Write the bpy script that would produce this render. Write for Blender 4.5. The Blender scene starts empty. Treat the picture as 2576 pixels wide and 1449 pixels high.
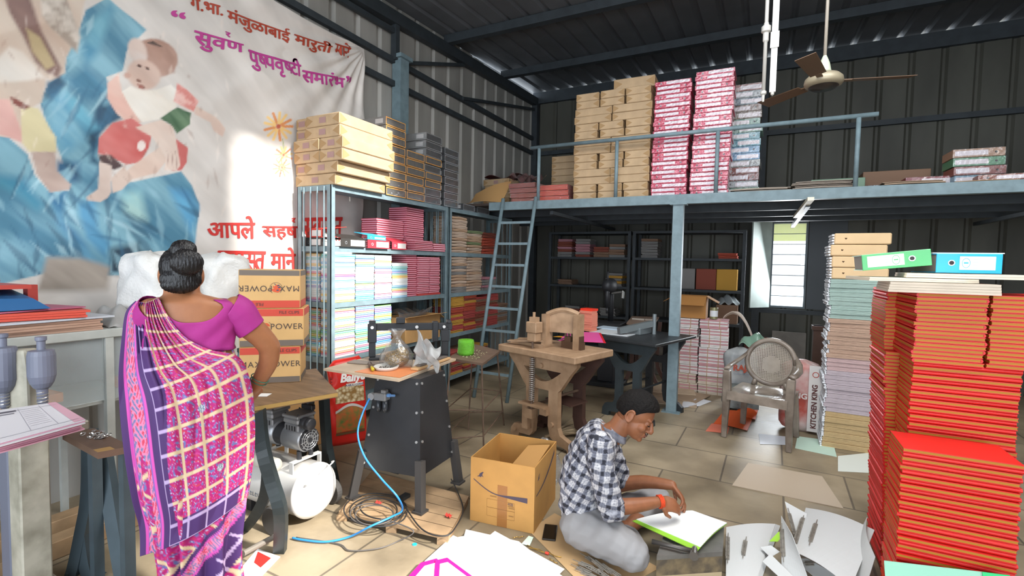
import bpy, math, random
import numpy as np
from mathutils import Vector, Matrix
random.seed(7)
sc = bpy.context.scene
COL = sc.collection
PI = math.pi
# --- camera
FPX, PITCH, ROLL, YAW, CAMZ = 1234.3, 0.05078, -0.019684, 0.470994, 1.5
_fw = Vector((-math.sin(YAW)*math.cos(PITCH), math.cos(YAW)*math.cos(PITCH), -math.sin(PITCH)))
_r0 = Vector((math.cos(YAW), math.sin(YAW), 0))
_d0 = _fw.cross(_r0)
_rt = _r0*math.cos(ROLL) + _d0*math.sin(ROLL)
_dn = -_r0*math.sin(ROLL) + _d0*math.cos(ROLL)
CAM = Vector((0, 0, CAMZ))
cam = bpy.data.cameras.new('camera')
cam.sensor_width = 36.0
cam.lens = FPX/2576*36.0
cam.clip_start = 0.05
camo = bpy.data.objects.new('camera', cam)
camo.matrix_world = Matrix(((_rt.x, -_dn.x, -_fw.x, CAM.x), (_rt.y, -_dn.y, -_fw.y, CAM.y), (_rt.z, -_dn.z, -_fw.z, CAM.z), (0, 0, 0, 1)))
COL.objects.link(camo)
sc.camera = camo
def ray(px, py):
 return _rt*(px-1288) + _dn*(py-724.5) + _fw*FPX
def P(px, py, x=None, y=None, z=None, d=None):
 """world point seen at a photo pixel, on the plane x=, y= or z= or at camera depth d"""
 v = ray(px, py)
 if z is not None: t = (z-CAMZ)/v.z
 elif x is not None: t = x/v.x
 elif y is not None: t = y/v.y
 else: t = d/FPX
 return CAM + v*t
def PIX(p):
 q = Vector(p)-CAM
 w = q.dot(_fw)
 return 1288+FPX*q.dot(_rt)/w, 724.5+FPX*q.dot(_dn)/w
# --- light
sc.view_settings.view_transform = 'Standard'
sc.view_settings.look = 'None'
sc.view_settings.gamma = 1
sc.view_settings.exposure = 0.12
world = bpy.data.worlds.new('sky')
sc.world = world
world.use_nodes = True
_bg = world.node_tree.nodes['Background']
_bg.inputs['Color'].default_value = (0.78, 0.88, 1.0, 1)
_bg.inputs['Strength'].default_value = 5.0
def area(name, loc, aim, sx, sy, power, color=(1, 1, 1), spread=PI):
 l = bpy.data.lights.new(name, 'AREA')
 l.shape = 'RECTANGLE'; l.size = sx; l.size_y = sy; l.energy = power; l.color = color; l.spread = spread
 o = bpy.data.objects.new(name, l)
 o.location = loc
 o.rotation_euler = (Vector(aim)-Vector(loc)).to_track_quat('-Z', 'Y').to_euler()
 COL.objects.link(o)
 return o
# daylight entering through the open shop front behind the camera and a roof light
area('shop_front_daylight', (0.3, -2.4, 1.9), (-0.3, 4, 1.2), 6.0, 3.2, 50, (1.0, 0.98, 0.95))
area('roof_light_daylight', (-0.5, 1.6, 4.15), (-0.6, 1.7, 0), 3.4, 2.2, 165, (1.0, 0.97, 0.92))
area('side_roof_fill', (1.4, 2.1, 4.2), (1.0, 2.3, 0), 2.2, 1.8, 100, (1.0, 0.97, 0.92))  # fill lamp added to brighten the floor, worker and red pile
area('window_daylight', (0.33, 8.0, 1.55), (0.3, 3.0, 0.4), 0.4, 1.1, 38, (0.9, 0.95, 1.0))
_sun = bpy.data.lights.new('sun', 'SUN')
_sun.energy = 11.0; _sun.angle = 0.06; _sun.color = (1.0, 0.965, 0.91)
SUN_DIR = Vector((-0.80, 0.03, -0.60))
_suno = bpy.data.objects.new('sun', _sun)
_suno.rotation_euler = SUN_DIR.to_track_quat('-Z', 'Y').to_euler()
_suno.location = (3, 0, 6)
COL.objects.link(_suno)
# --- materials
def lin(c):
 return tuple((v/12.92 if v <= 0.04045 else ((v+0.055)/1.055)**2.4) for v in c)
def hx(s):
 s = s.lstrip('#')
 return lin(tuple(int(s[i:i+2], 16)/255 for i in (0, 2, 4)))
_M = {}
def mat(name, color='808080', rough=0.6, metal=0.0, var=0.0, scale=8.0, color2=None, alpha=1.0, trans=0.0, bump=0.0, bscale=60.0, emit=0.0, coat=0.0, spec=0.5, ior=1.45, stretch=(1, 1, 1), sss=0.0):
 if name in _M: return _M[name]
 m = bpy.data.materials.new(name); _M[name] = m
 m.use_nodes = True
 nt = m.node_tree; N = nt.nodes; L = nt.links
 b = N['Principled BSDF']
 c = hx(color) if isinstance(color, str) else color
 b.inputs['Base Color'].default_value = (*c, 1)
 b.inputs['Roughness'].default_value = rough
 b.inputs['Metallic'].default_value = metal
 b.inputs['Alpha'].default_value = alpha
 b.inputs['Transmission Weight'].default_value = trans
 b.inputs['IOR'].default_value = ior
 b.inputs['Coat Weight'].default_value = coat
 b.inputs['Specular IOR Level'].default_value = spec
 if sss: b.inputs['Subsurface Weight'].default_value = sss; b.inputs['Subsurface Radius'].default_value = (0.02, 0.008, 0.005)
 if emit:
  b.inputs['Emission Color'].default_value = (*c, 1); b.inputs['Emission Strength'].default_value = emit
 if var or bump:
  tc = N.new('ShaderNodeTexCoord'); mp = N.new('ShaderNodeMapping')
  mp.inputs['Scale'].default_value = stretch
  L.new(tc.outputs['Object'], mp.inputs['Vector'])
 if var:
  nz = N.new('ShaderNodeTexNoise'); nz.inputs['Scale'].default_value = scale; nz.inputs['Detail'].default_value = 5
  L.new(mp.outputs['Vector'], nz.inputs['Vector'])
  mx = N.new('ShaderNodeMix'); mx.data_type = 'RGBA'
  c2 = hx(color2) if color2 else tuple(v*(1-var) for v in c)
  c1 = c if color2 else tuple(min(1, v*(1+var*0.4)) for v in c)
  mx.inputs[6].default_value = (*c1, 1); mx.inputs[7].default_value = (*c2, 1)
  cr = N.new('ShaderNodeMapRange'); cr.inputs[1].default_value = 0.35; cr.inputs[2].default_value = 0.68
  L.new(nz.outputs['Fac'], cr.inputs[0]); L.new(cr.outputs[0], mx.inputs[0]); L.new(mx.outputs[2], b.inputs['Base Color'])
 if bump:
  n2 = N.new('ShaderNodeTexNoise'); n2.inputs['Scale'].default_value = bscale; n2.inputs['Detail'].default_value = 4
  L.new(mp.outputs['Vector'], n2.inputs['Vector'])
  bp = N.new('ShaderNodeBump'); bp.inputs['Strength'].default_value = bump; bp.inputs['Distance'].default_value = 0.01
  L.new(n2.outputs['Fac'], bp.inputs['Height']); L.new(bp.outputs['Normal'], b.inputs['Normal'])
 return m
def wrap_mat(name, tint='f4f6f8', alpha=0.22, rough=0.12, bscale=14.0, bump=1.0):
 """thin clear plastic film: mostly see-through, with crinkled gloss"""
 if name in _M: return _M[name]
 m = mat(name, tint, rough, bump=bump, bscale=bscale)
 nt = m.node_tree; N = nt.nodes; L = nt.links; b = N['Principled BSDF']; bp = [n for n in N if n.type == 'BUMP'][0]
 b.inputs['Specular IOR Level'].default_value = 1.0
 gl = N.new('ShaderNodeBsdfGlossy'); gl.inputs['Roughness'].default_value = rough; L.new(bp.outputs['Normal'], gl.inputs['Normal'])
 tr = N.new('ShaderNodeBsdfTransparent'); tr.inputs['Color'].default_value = (*hx(tint), 1)
 m1 = N.new('ShaderNodeMixShader'); m1.inputs[0].default_value = 0.25; L.new(gl.outputs[0], m1.inputs[1]); L.new(b.outputs[0], m1.inputs[2])
 lw = N.new('ShaderNodeLayerWeight'); lw.inputs['Blend'].default_value = 0.3; L.new(bp.outputs['Normal'], lw.inputs['Normal'])
 mr = N.new('ShaderNodeMapRange'); mr.inputs[3].default_value = alpha*0.35; mr.inputs[4].default_value = min(0.9, alpha*2.6); L.new(lw.outputs['Facing'], mr.inputs[0])
 m2 = N.new('ShaderNodeMixShader'); L.new(mr.outputs[0], m2.inputs[0]); L.new(tr.outputs[0], m2.inputs[1]); L.new(m1.outputs[0], m2.inputs[2])
 L.new(m2.outputs[0], N['Material Output'].inputs['Surface'])
 return m
# --- mesh builder
def rotz(a): return Matrix.Rotation(a, 3, 'Z')
class MB:
 def __init__(s): s.v = []; s.f = []; s.m = []; s.uv = None
 def add(s, vs, fs, mi=0):
  o = len(s.v); s.v += [tuple(p) for p in vs]; s.f += [tuple(i+o for i in f) for f in fs]; s.m += [mi]*len(fs); return s
 def hexa(s, c, mi=0):
  return s.add(c, [(3, 2, 1, 0), (4, 5, 6, 7), (0, 1, 5, 4), (1, 2, 6, 5), (2, 3, 7, 6), (3, 0, 4, 7)], mi)
 def box(s, x0, x1, y0, y1, z0, z1, mi=0, R=None, at=(0, 0, 0)):
  c = [(x0, y0, z0), (x1, y0, z0), (x1, y1, z0), (x0, y1, z0), (x0, y0, z1), (x1, y0, z1), (x1, y1, z1), (x0, y1, z1)]
  if R is not None: c = [R @ Vector(p) for p in c]
  return s.hexa([Vector(p)+Vector(at) for p in c], mi)
 def cbox(s, x0, x1, y0, y1, z0, z1, b=0.004, mi=0, R=None, at=(0, 0, 0)):
  """box with chamfered edges"""
  vs = []; idx = {}
  X = (x0, x1); Y = (y0, y1); Z = (z0, z1)
  for i in (0, 1):
   for j in (0, 1):
    for k in (0, 1):
     sx, sy, sz = (1-2*i)*b, (1-2*j)*b, (1-2*k)*b
     for a, p in enumerate(((X[i], Y[j]+sy, Z[k]+sz), (X[i]+sx, Y[j], Z[k]+sz), (X[i]+sx, Y[j]+sy, Z[k]))):
      idx[(i, j, k, a)] = len(vs); vs.append(p)
  g = lambda i, j, k, a: idx[(i, j, k, a)]
  fs = []
  for i in (0, 1):
   q = [g(i, 0, 0, 0), g(i, 1, 0, 0), g(i, 1, 1, 0), g(i, 0, 1, 0)]; fs.append(q if i else q[::-1])
   q = [g(0, i, 0, 1), g(1, i, 0, 1), g(1, i, 1, 1), g(0, i, 1, 1)]; fs.append(q[::-1] if i else q)
   q = [g(0, 0, i, 2), g(1, 0, i, 2), g(1, 1, i, 2), g(0, 1, i, 2)]; fs.append(q if i else q[::-1])
  for a in (0, 1):
   for c in (0, 1):
    q = [g(a, c, 0, 0), g(a, c, 1, 0), g(a, c, 1, 1), g(a, c, 0, 1)]; fs.append(q if (a == c) else q[::-1])
    q = [g(a, 0, c, 0), g(a, 1, c, 0), g(a, 1, c, 2), g(a, 0, c, 2)]; fs.append(q[::-1] if (a == c) else q)
    q = [g(0, a, c, 1), g(1, a, c, 1), g(1, a, c, 2), g(0, a, c, 2)]; fs.append(q if (a == c) else q[::-1])
  for i in (0, 1):
   for j in (0, 1):
    for k in (0, 1):
     q = [g(i, j, k, 0), g(i, j, k, 1), g(i, j, k, 2)]; fs.append(q if (i+j+k) % 2 else q[::-1])
  if R is not None: vs = [R @ Vector(p) for p in vs]
  return s.add([Vector(p)+Vector(at) for p in vs], fs, mi)
 def bar(s, p0, p1, w, h, mi=0, up=(0, 0, 1)):
  """rectangular bar from p0 to p1: w sideways, h along up"""
  p0 = Vector(p0); p1 = Vector(p1); d = (p1-p0).normalized(); u = Vector(up)
  if abs(d.dot(u)) > 0.98: u = Vector((0, 1, 0))
  sd = d.cross(u).normalized(); u = sd.cross(d).normalized()
  c = []
  for p in (p0, p1):
   c += [p-sd*w/2-u*h/2, p+sd*w/2-u*h/2, p+sd*w/2+u*h/2, p-sd*w/2+u*h/2]
  return s.hexa([c[0], c[1], c[2], c[3], c[4], c[5], c[6], c[7]], mi)
 def tube(s, pts, r, n=10, mi=0, caps=True, squash=1.0):
  pts = [Vector(p) for p in pts]; k = len(pts)
  rs = r if isinstance(r, (list, tuple)) else [r]*k
  ring = []; pu = None
  for i, p in enumerate(pts):
   d = (pts[min(i+1, k-1)]-pts[max(i-1, 0)])
   d = d.normalized() if d.length > 1e-9 else Vector((0, 0, 1))
   if pu is None:
    u = Vector((0, 0, 1)) if abs(d.z) < 0.9 else Vector((1, 0, 0))
   else: u = pu
   u = (u-d*u.dot(d))
   u = u.normalized() if u.length > 1e-6 else d.orthogonal().normalized()
   pu = u; w = d.cross(u)
   ring.append([p+(u*math.cos(2*PI*j/n)*squash+w*math.sin(2*PI*j/n))*rs[i] for j in range(n)])
  vs = [q for rg in ring for q in rg]; fs = []
  for i in range(k-1):
   for j in range(n):
    a = i*n+j; b = i*n+(j+1) % n
    fs.append((a, b, b+n, a+n))
  if caps: fs.append(tuple(range(n))[::-1]); fs.append(tuple((k-1)*n+j for j in range(n)))
  return s.add(vs, fs, mi)
 def cyl(s, p0, p1, r0, r1=None, n=20, mi=0):
  return s.tube([p0, p1], [r0, r0 if r1 is None else r1], n, mi)
 def lathe(s, prof, n=24, mi=0, at=(0, 0, 0), R=None, caps=True):
  vs = []; fs = []
  for (r, z) in prof:
   for j in range(n):
    a = 2*PI*j/n; p = Vector((r*math.cos(a), r*math.sin(a), z))
    vs.append((R @ p if R is not None else p)+Vector(at))
  for i in range(len(prof)-1):
   for j in range(n):
    a = i*n+j; b = i*n+(j+1) % n; fs.append((a, b, b+n, a+n))
  if caps: fs.append(tuple(range(n))[::-1]); fs.append(tuple((len(prof)-1)*n+j for j in range(n)))
  return s.add(vs, fs, mi)
 def ell(s, c, rx, ry, rz, nu=16, nv=10, mi=0, R=None):
  vs = []; fs = []
  for i in range(nv+1):
   t = PI*i/nv
   for j in range(nu):
    a = 2*PI*j/nu; p = Vector((rx*math.sin(t)*math.cos(a), ry*math.sin(t)*math.sin(a), rz*math.cos(t)))
    vs.append((R @ p if R is not None else p)+Vector(c))
  for i in range(nv):
   for j in range(nu):
    a = i*nu+j; b = i*nu+(j+1) % nu; fs.append((a, a+nu, b+nu, b))
  return s.add(vs, fs, mi)
 def prism(s, poly, fn0, fn1, mi=0):
  """extrude a 2D polygon: fn0, fn1 map (a,b) to the two ends"""
  n = len(poly)
  vs = [fn0(a, b) for a, b in poly]+[fn1(a, b) for a, b in poly]
  fs = [tuple(range(n))[::-1], tuple(range(n, 2*n))]+[(i, (i+1) % n, (i+1) % n+n, i+n) for i in range(n)]
  return s.add(vs, fs, mi)
 def grid(s, fn, nu, nv, mi=0, thick=0.0):
  """surface fn(u,v), u,v in 0..1; with thick it becomes a closed slab"""
  vs = [Vector(fn(i/nu, j/nv)) for j in range(nv+1) for i in range(nu+1)]
  W = nu+1
  fs = [(j*W+i, j*W+i+1, (j+1)*W+i+1, (j+1)*W+i) for j in range(nv) for i in range(nu)]
  if thick:
   n = len(vs); nr = []
   for j in range(nv+1):
    for i in range(nu+1):
     a = vs[j*W+min(i+1, nu)]-vs[j*W+max(i-1, 0)]; b = vs[min(j+1, nv)*W+i]-vs[max(j-1, 0)*W+i]
     c = a.cross(b); nr.append(c.normalized() if c.length > 1e-12 else Vector((0, 0, 1)))
   vs = vs+[vs[k]-nr[k]*thick for k in range(n)]
   fs2 = [tuple(k+n for k in f)[::-1] for f in fs]
   bd = [i for i in range(W)]+[j*W+nu for j in range(1, nv+1)]+[nv*W+i for i in range(nu-1, -1, -1)]+[j*W for j in range(nv-1, 0, -1)]
   sd = [(bd[(k+1) % len(bd)], bd[k], bd[k]+n, bd[(k+1) % len(bd)]+n) for k in range(len(bd))]
   fs = fs+fs2+sd
  return s.add(vs, fs, mi)
def lathe_x(prof, n=24): pass
def mesh_of(mb, name, mats, smooth=False):
 me = bpy.data.meshes.new(name)
 me.from_pydata(mb.v, [], mb.f)
 for m in (mats if isinstance(mats, (list, tuple)) else [mats]): me.materials.append(m)
 if any(mb.m): me.polygons.foreach_set('material_index', mb.m)
 if smooth: me.polygons.foreach_set('use_smooth', [True]*len(me.polygons))
 me.update()
 return me
def tag(o, label=None, cat=None, group=None, kind=None):
 if label: o['label'] = label
 if cat: o['category'] = cat
 if group: o['group'] = group
 if kind: o['kind'] = kind
 return o
def obj(name, mb, mats, parent=None, loc=(0, 0, 0), rz=0.0, smooth=False, label=None, cat=None, group=None, kind=None, bevel=0.0, sub=0, rot=None, auto=None):
 me = mb if isinstance(mb, bpy.types.Mesh) else mesh_of(mb, name, mats, smooth)
 o = bpy.data.objects.new(name, me); COL.objects.link(o)
 o.location = loc; o.rotation_euler = rot if rot is not None else (0, 0, rz)
 if parent is not None: o.parent = parent
 if bevel:
  b = o.modifiers.new('bevel', 'BEVEL'); b.width = bevel; b.segments = 2; b.limit_method = 'ANGLE'
 if sub:
  b = o.modifiers.new('sub', 'SUBSURF'); b.levels = sub; b.render_levels = sub
 return tag(o, label, cat, group, kind)
def thing(name, label, cat, loc=(0, 0, 0), rz=0.0, group=None, rot=None):
 o = bpy.data.objects.new(name, None); COL.objects.link(o)
 o.empty_display_size = 0.05
 o.location = loc; o.rotation_euler = rot if rot is not None else (0, 0, rz)
 return tag(o, label, cat, group)
def kids(o): return [c for c in o.children]
def dup(root, loc, rz=0.0, label=None, group=None, rot=None, scale=None):
 r = root.copy(); COL.objects.link(r)
 r.location = loc; r.rotation_euler = rot if rot is not None else (0, 0, rz)
 if scale is not None: r.scale = scale
 if label: r['label'] = label
 if group: r['group'] = group
 for ch in kids(root):
  c = ch.copy(); COL.objects.link(c); c.parent = r
  for g in kids(ch):
   d = g.copy(); COL.objects.link(d); d.parent = c
 return r
def recolor(o, mats):
 """give a copied mesh thing its own materials without touching shared data"""
 for i, m in enumerate(mats if isinstance(mats, (list, tuple)) else [mats]):
  o.material_slots[i].link = 'OBJECT'; o.material_slots[i].material = m
 return o
def struct(name, mb, mats, **k): return obj(name, mb, mats, kind='structure', **k)
ORD = 'first second third fourth fifth sixth seventh eighth ninth tenth eleventh twelfth thirteenth fourteenth fifteenth sixteenth seventeenth eighteenth nineteenth twentieth'.split()
ORD += ['twenty-'+o for o in ORD[:9]]+['thirtieth']+['thirty-'+o for o in ORD[:9]]+['fortieth']
def nth(i, n, w='from the top'):
 """i counts from the top; the lower half of a pile counts from the bottom"""
 if i == 0: return 'topmost'
 if i == n-1: return 'lowest'
 return ORD[i]+' '+w if i <= n/2 or n < 4 else ORD[n-1-i]+' from the bottom'
def text_mesh(s, size=1.0, extrude=0.0, bold=0.0, align='CENTER', shear=0.0, spacing=1.0):
 cu = bpy.data.curves.new('txt', 'FONT')
 cu.body = s; cu.size = size; cu.extrude = extrude; cu.align_x = align; cu.align_y = 'CENTER'; cu.offset = bold; cu.shear = shear; cu.space_character = spacing
 cu.resolution_u = 3
 o = bpy.data.objects.new('txt', cu); COL.objects.link(o)
 dg = bpy.context.evaluated_depsgraph_get(); dg.update()
 me = bpy.data.meshes.new_from_object(o.evaluated_get(dg))
 vs = [tuple(v.co) for v in me.vertices]; fs = [tuple(p.vertices) for p in me.polygons]
 bpy.data.objects.remove(o); bpy.data.curves.remove(cu); bpy.data.meshes.remove(me)
 return vs, fs
def put_text(name, s, size, origin, right, up, m, parent=None, bold=0.0, align='CENTER', lift=0.0015, shear=0.0, spacing=1.0, flip=False):
 """flat lettering on a surface, as a part"""
 vs, fs = text_mesh(s, size, 0, bold, align, shear, spacing)
 right = Vector(right).normalized(); up = Vector(up).normalized(); n = right.cross(up)
 mb = MB(); mb.add([Vector(origin)+right*a+up*b+n*lift for a, b, c in vs], fs)
 return obj(name, mb, m, parent)
# --- the room
XL, XR, YB, YF = -3.75, 5.2, 8.1, -2.6
def roof_z(y): return 4.52-0.055*(YB-y)
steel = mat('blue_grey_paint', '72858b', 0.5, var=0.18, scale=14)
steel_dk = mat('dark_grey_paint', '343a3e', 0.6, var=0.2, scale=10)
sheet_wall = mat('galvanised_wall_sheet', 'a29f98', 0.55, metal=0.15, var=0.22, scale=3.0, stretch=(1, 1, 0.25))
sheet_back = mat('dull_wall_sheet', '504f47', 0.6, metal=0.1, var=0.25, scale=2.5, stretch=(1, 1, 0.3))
sheet_roof = mat('roof_sheet', '63666a', 0.55, metal=0.15, var=0.2, scale=2.0)
def rib_profile(a0, a1, period, flat, h):
 """trapezoid profile: list of (a, depth)"""
 out = []; k = math.floor(a0/period)
 s = (period-flat)/3
 while k*period < a1:
  b = k*period
  out += [(b, 0), (b+flat, 0), (b+flat+s, h), (b+flat+2*s, h)]; k += 1
 out.append((k*period, 0))
 out = [(min(max(a, a0), a1), d) for a, d in out]
 return out
def corr(mb, a0, a1, b0, b1, fn, period=0.32, flat=0.235, h=0.028, thick=0.003):
 """corrugated patch: fn(a, b, depth) -> point"""
 pr = []
 for q in rib_profile(a0, a1, period, flat, h):
  if not pr or q[0] > pr[-1][0]+1e-6: pr.append(q)
 vs = []; fs = []; n = len(pr)
 for t in (0, thick):
  for b in (b0, b1):
   for a, d in pr: vs.append(fn(a, b, d+t))
 for i in range(n-1):
  fs.append((i, i+1, n+i+1, n+i)); fs.append((2*n+i+1, 2*n+i, 3*n+i, 3*n+i+1))
  fs.append((i+1, i, 2*n+i, 2*n+i+1)); fs.append((n+i, n+i+1, 3*n+i+1, 3*n+i))
 mb.add(vs, fs)
# floor of large worn stone slabs
fm = mat('stone_slab_floor', '9a8f7f', 0.42)
nt = fm.node_tree; N = nt.nodes; L = nt.links; b = N['Principled BSDF']
tc = N.new('ShaderNodeTexCoord'); mp = N.new('ShaderNodeMapping'); mp.inputs['Rotation'].default_value = (0, 0, 0.02); mp.inputs['Location'].default_value = (0.28, 0.18, 0)
L.new(tc.outputs['Object'], mp.inputs['Vector'])
bt = N.new('ShaderNodeTexBrick'); bt.inputs['Scale'].default_value = 1.0; bt.inputs['Brick Width'].default_value = 0.78; bt.inputs['Row Height'].default_value = 0.55; bt.inputs['Mortar Size'].default_value = 0.008; bt.inputs['Mortar Smooth'].default_value = 0.4
bt.inputs['Color1'].default_value = (*hx('a4967f'), 1); bt.inputs['Color2'].default_value = (*hx('93866f'), 1); bt.inputs['Mortar'].default_value = (*hx('6b6255'), 1)
L.new(mp.outputs['Vector'], bt.inputs['Vector'])
n1 = N.new('ShaderNodeTexNoise'); n1.inputs['Scale'].default_value = 2.2; n1.inputs['Detail'].default_value = 8; L.new(tc.outputs['Object'], n1.inputs['Vector'])
mx = N.new('ShaderNodeMix'); mx.data_type = 'RGBA'; mx.blend_type = 'MULTIPLY'; mx.inputs[0].default_value = 0.75
rp = N.new('ShaderNodeValToRGB'); rp.color_ramp.elements[0].position = 0.33; rp.color_ramp.elements[0].color = (*hx('a09a90'), 1); rp.color_ramp.elements[1].position = 0.62; rp.color_ramp.elements[1].color = (1, 0.97, 0.92, 1)
L.new(n1.outputs['Fac'], rp.inputs[0]); L.new(bt.outputs['Color'], mx.inputs[6]); L.new(rp.outputs[0], mx.inputs[7]); L.new(mx.outputs[2], b.inputs['Base Color'])
n2 = N.new('ShaderNodeTexNoise'); n2.inputs['Scale'].default_value = 30; n2.inputs['Detail'].default_value = 6; L.new(tc.outputs['Object'], n2.inputs['Vector'])
bp = N.new('ShaderNodeBump'); bp.inputs['Strength'].default_value = 0.15; bp.inputs['Distance'].default_value = 0.01; L.new(n2.outputs['Fac'], bp.inputs['Height']); L.new(bp.outputs['Normal'], b.inputs['Normal'])
mr = N.new('ShaderNodeMapRange'); mr.inputs[3].default_value = 0.3; mr.inputs[4].default_value = 0.6; L.new(n1.outputs['Fac'], mr.inputs[0]); L.new(mr.outputs[0], b.inputs['Roughness'])
mb = MB(); mb.box(XL-0.2, XR+0.2, YF-0.4, YB+0.2, -0.12, 0); struct('floor', mb, fm)
# left wall
mb = MB(); corr(mb, YF, YB, 0, 4.40, lambda a, b, d: (XL-d, a, b)); struct('wall_left', mb, sheet_wall)
# back wall around its window
WX0, WX1, WZ0, WZ1 = 0.10, 0.555, 0.93, 2.17
mb = MB(); bk = lambda a, b, d: (a, YB+d, b)
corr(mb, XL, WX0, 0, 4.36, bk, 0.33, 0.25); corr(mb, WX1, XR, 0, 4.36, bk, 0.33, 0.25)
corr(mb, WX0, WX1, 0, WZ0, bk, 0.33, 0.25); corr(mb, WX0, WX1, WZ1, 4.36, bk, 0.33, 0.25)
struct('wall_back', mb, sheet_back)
mb = MB(); corr(mb, YF, YB, 0, 4.45, lambda a, b, d: (XR+d, a, b)); struct('wall_right', mb, sheet_wall)
mb = MB(); ft = lambda a, b, d: (a, YF-d, b)
corr(mb, XL, -3.0, 0, 3.95, ft); corr(mb, 3.6, XR, 0, 3.95, ft); corr(mb, -3.0, 3.6, 3.4, 3.95, ft); struct('wall_front', mb, sheet_wall)
# roof with added unseen openings, set where the sun patches need them
mb = MB(); rf = lambda a, b, d: (a, b, roof_z(b)+d+0.0)
HOLES = [(-1.25, 1.5, 2.35, 3.62), (2.75, 4.9, 0.95, 1.95)]
ys = sorted({YF-0.3, YB+0.35, *[h[2] for h in HOLES], *[h[3] for h in HOLES]})
for y0, y1 in zip(ys[:-1], ys[1:]):
 cuts = sorted([(h[0], h[1]) for h in HOLES if h[2] <= y0+1e-6 and h[3] >= y1-1e-6]); x = XL-0.2
 for c0, c1 in cuts: corr(mb, x, c0, y0, y1, rf, 0.25, 0.17, 0.03); x = c1
 corr(mb, x, XR+0.2, y0, y1, rf, 0.25, 0.17, 0.03)
struct('ceiling', mb, sheet_roof)
# eave angle on top of the back wall and purlins under the roof
mb = MB(); mb.box(XL, XR, YB-0.06, YB+0.02, 4.32, 4.512); struct('trim_1', mb, steel_dk)
for i, y in enumerate((P(1112, 98, x=XL).y, P(1255, 175, x=XL).y, 2.0, 0.2, -1.4)):
 mb = MB(); z = roof_z(y)-0.012
 mb.box(XL+0.05, XR, y-0.03, y+0.03, z-0.10, z); mb.box(XL+0.05, XR, y+0.03, y+0.06, z-0.10, z-0.085)
 struct('trim_%d' % (i+2), mb, steel_dk)
# rafter, girts, strut and braces on the left wall
mb = MB(); mb.bar((XL+0.06, -2.0, roof_z(-2.0)-0.17), (XL+0.06, YB-0.05, roof_z(YB)-0.17), 0.09, 0.13); struct('trim_7', mb, steel_dk)
gz1, gz2 = P(998, 161, x=XL).z, P(1150, 294, x=XL).z
mb = MB(); mb.bar((XL+0.028, -2.2, gz1), (XL+0.028, YB-0.05, gz1), 0.05, 0.06); struct('trim_8', mb, steel_dk)
mb = MB(); mb.bar((XL+0.028, -2.2, gz2), (XL+0.028, YB-0.05, gz2), 0.05, 0.06); struct('trim_9', mb, steel_dk)
yc = P(1013, 200, x=XL+0.1).y
mb = MB(); mb.box(XL+0.01, XL+0.13, yc-0.07, yc+0.07, 0, gz1+0.02); mb.box(XL+0.005, XL+0.16, yc-0.1, yc+0.1, gz1+0.02, gz1+0.06)
struct('trim_10', mb, steel)
mb = MB(); ys_ = P(985, 100, x=XL).y; mb.box(XL+0.02, XL+0.09, ys_-0.03, ys_+0.03, gz1, roof_z(ys_)-0.2)
mb.bar((XL+0.05, yc, gz1), (XL+0.05, P(1160, 110, x=XL).y, roof_z(6)-0.25), 0.04, 0.04)
mb.bar((XL+0.05, P(1155, 245, x=XL).y, gz1), (XL+0.05, YB-0.1, roof_z(8)-0.3), 0.04, 0.04)
mb.bar((XL+0.05, P(800, 30, x=XL).y, gz1+0.27), (XL+0.05, ys_, gz1+0.3), 0.05, 0.05)
struct('trim_11', mb, steel_dk)
# back wall rails
zr = P(2200, 310, y=YB-0.05).z
mb = MB(); mb.box(XL, XR, YB-0.06, YB-0.005, zr-0.035, zr+0.035); struct('trim_12', mb, steel_dk)
mb = MB(); mb.box(0.62, XR, YB-0.06, YB-0.005, 0.85, 0.91); mb.box(-0.15, 0.62, YB-0.06, YB-0.005, 0.85, 0.91); mb.box(-0.15, 1.0, YB-0.05, YB-0.005, 2.2, 2.26); struct('trim_13', mb, steel_dk)
mb = MB(); xx = P(1920, 330, y=YB-0.06).x; mb.box(xx-0.05, xx+0.05, YB-0.1, YB-0.005, 0, 4.32); struct('trim_14', mb, steel_dk)
mb = MB(); mb.box(XL+0.01, XL+0.11, YB-0.11, YB-0.01, 0, 4.32); struct('trim_15', mb, steel_dk)
# window: frame, louvre panes
win = MB()
fr = 0.025
win.box(WX0, WX0+fr, YB-0.03, YB+0.05, WZ0, WZ1); win.box(WX1-fr, WX1, YB-0.03, YB+0.05, WZ0, WZ1)
win.box(WX0+fr, WX1-fr, YB-0.03, YB+0.05, WZ0, WZ0+fr); win.box(WX0+fr, WX1-fr, YB-0.03, YB+0.05, WZ1-fr, WZ1)
wo = struct('window_1', win, mat('window_frame_paint', '5a6468', 0.5))
glass = mat('louvre_glass', 'eef4f6', 0.08, alpha=0.18, spec=0.6)
mbp = MB(); mbe = MB()
n = 8
for i in range(n):
 z = WZ0+fr+(WZ1-WZ0-2*fr)*(i+0.5)/n; h = (WZ1-WZ0-2*fr)/n*0.5
 mbp.hexa([(WX0+fr, YB-0.012, z-h), (WX1-fr, YB-0.012, z-h), (WX1-fr, YB-0.008, z-h), (WX0+fr, YB-0.008, z-h), (WX0+fr, YB+0.018, z+h), (WX1-fr, YB+0.018, z+h), (WX1-fr, YB+0.022, z+h), (WX0+fr, YB+0.022, z+h)])
 mbe.box(WX0+fr, WX1-fr, YB-0.014, YB-0.006, z-h-0.005, z-h+0.005)
obj('pane', mbp, glass, wo); obj('pane_edge', mbe, mat('louvre_edge', '4f5f64', 0.3), wo)
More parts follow.
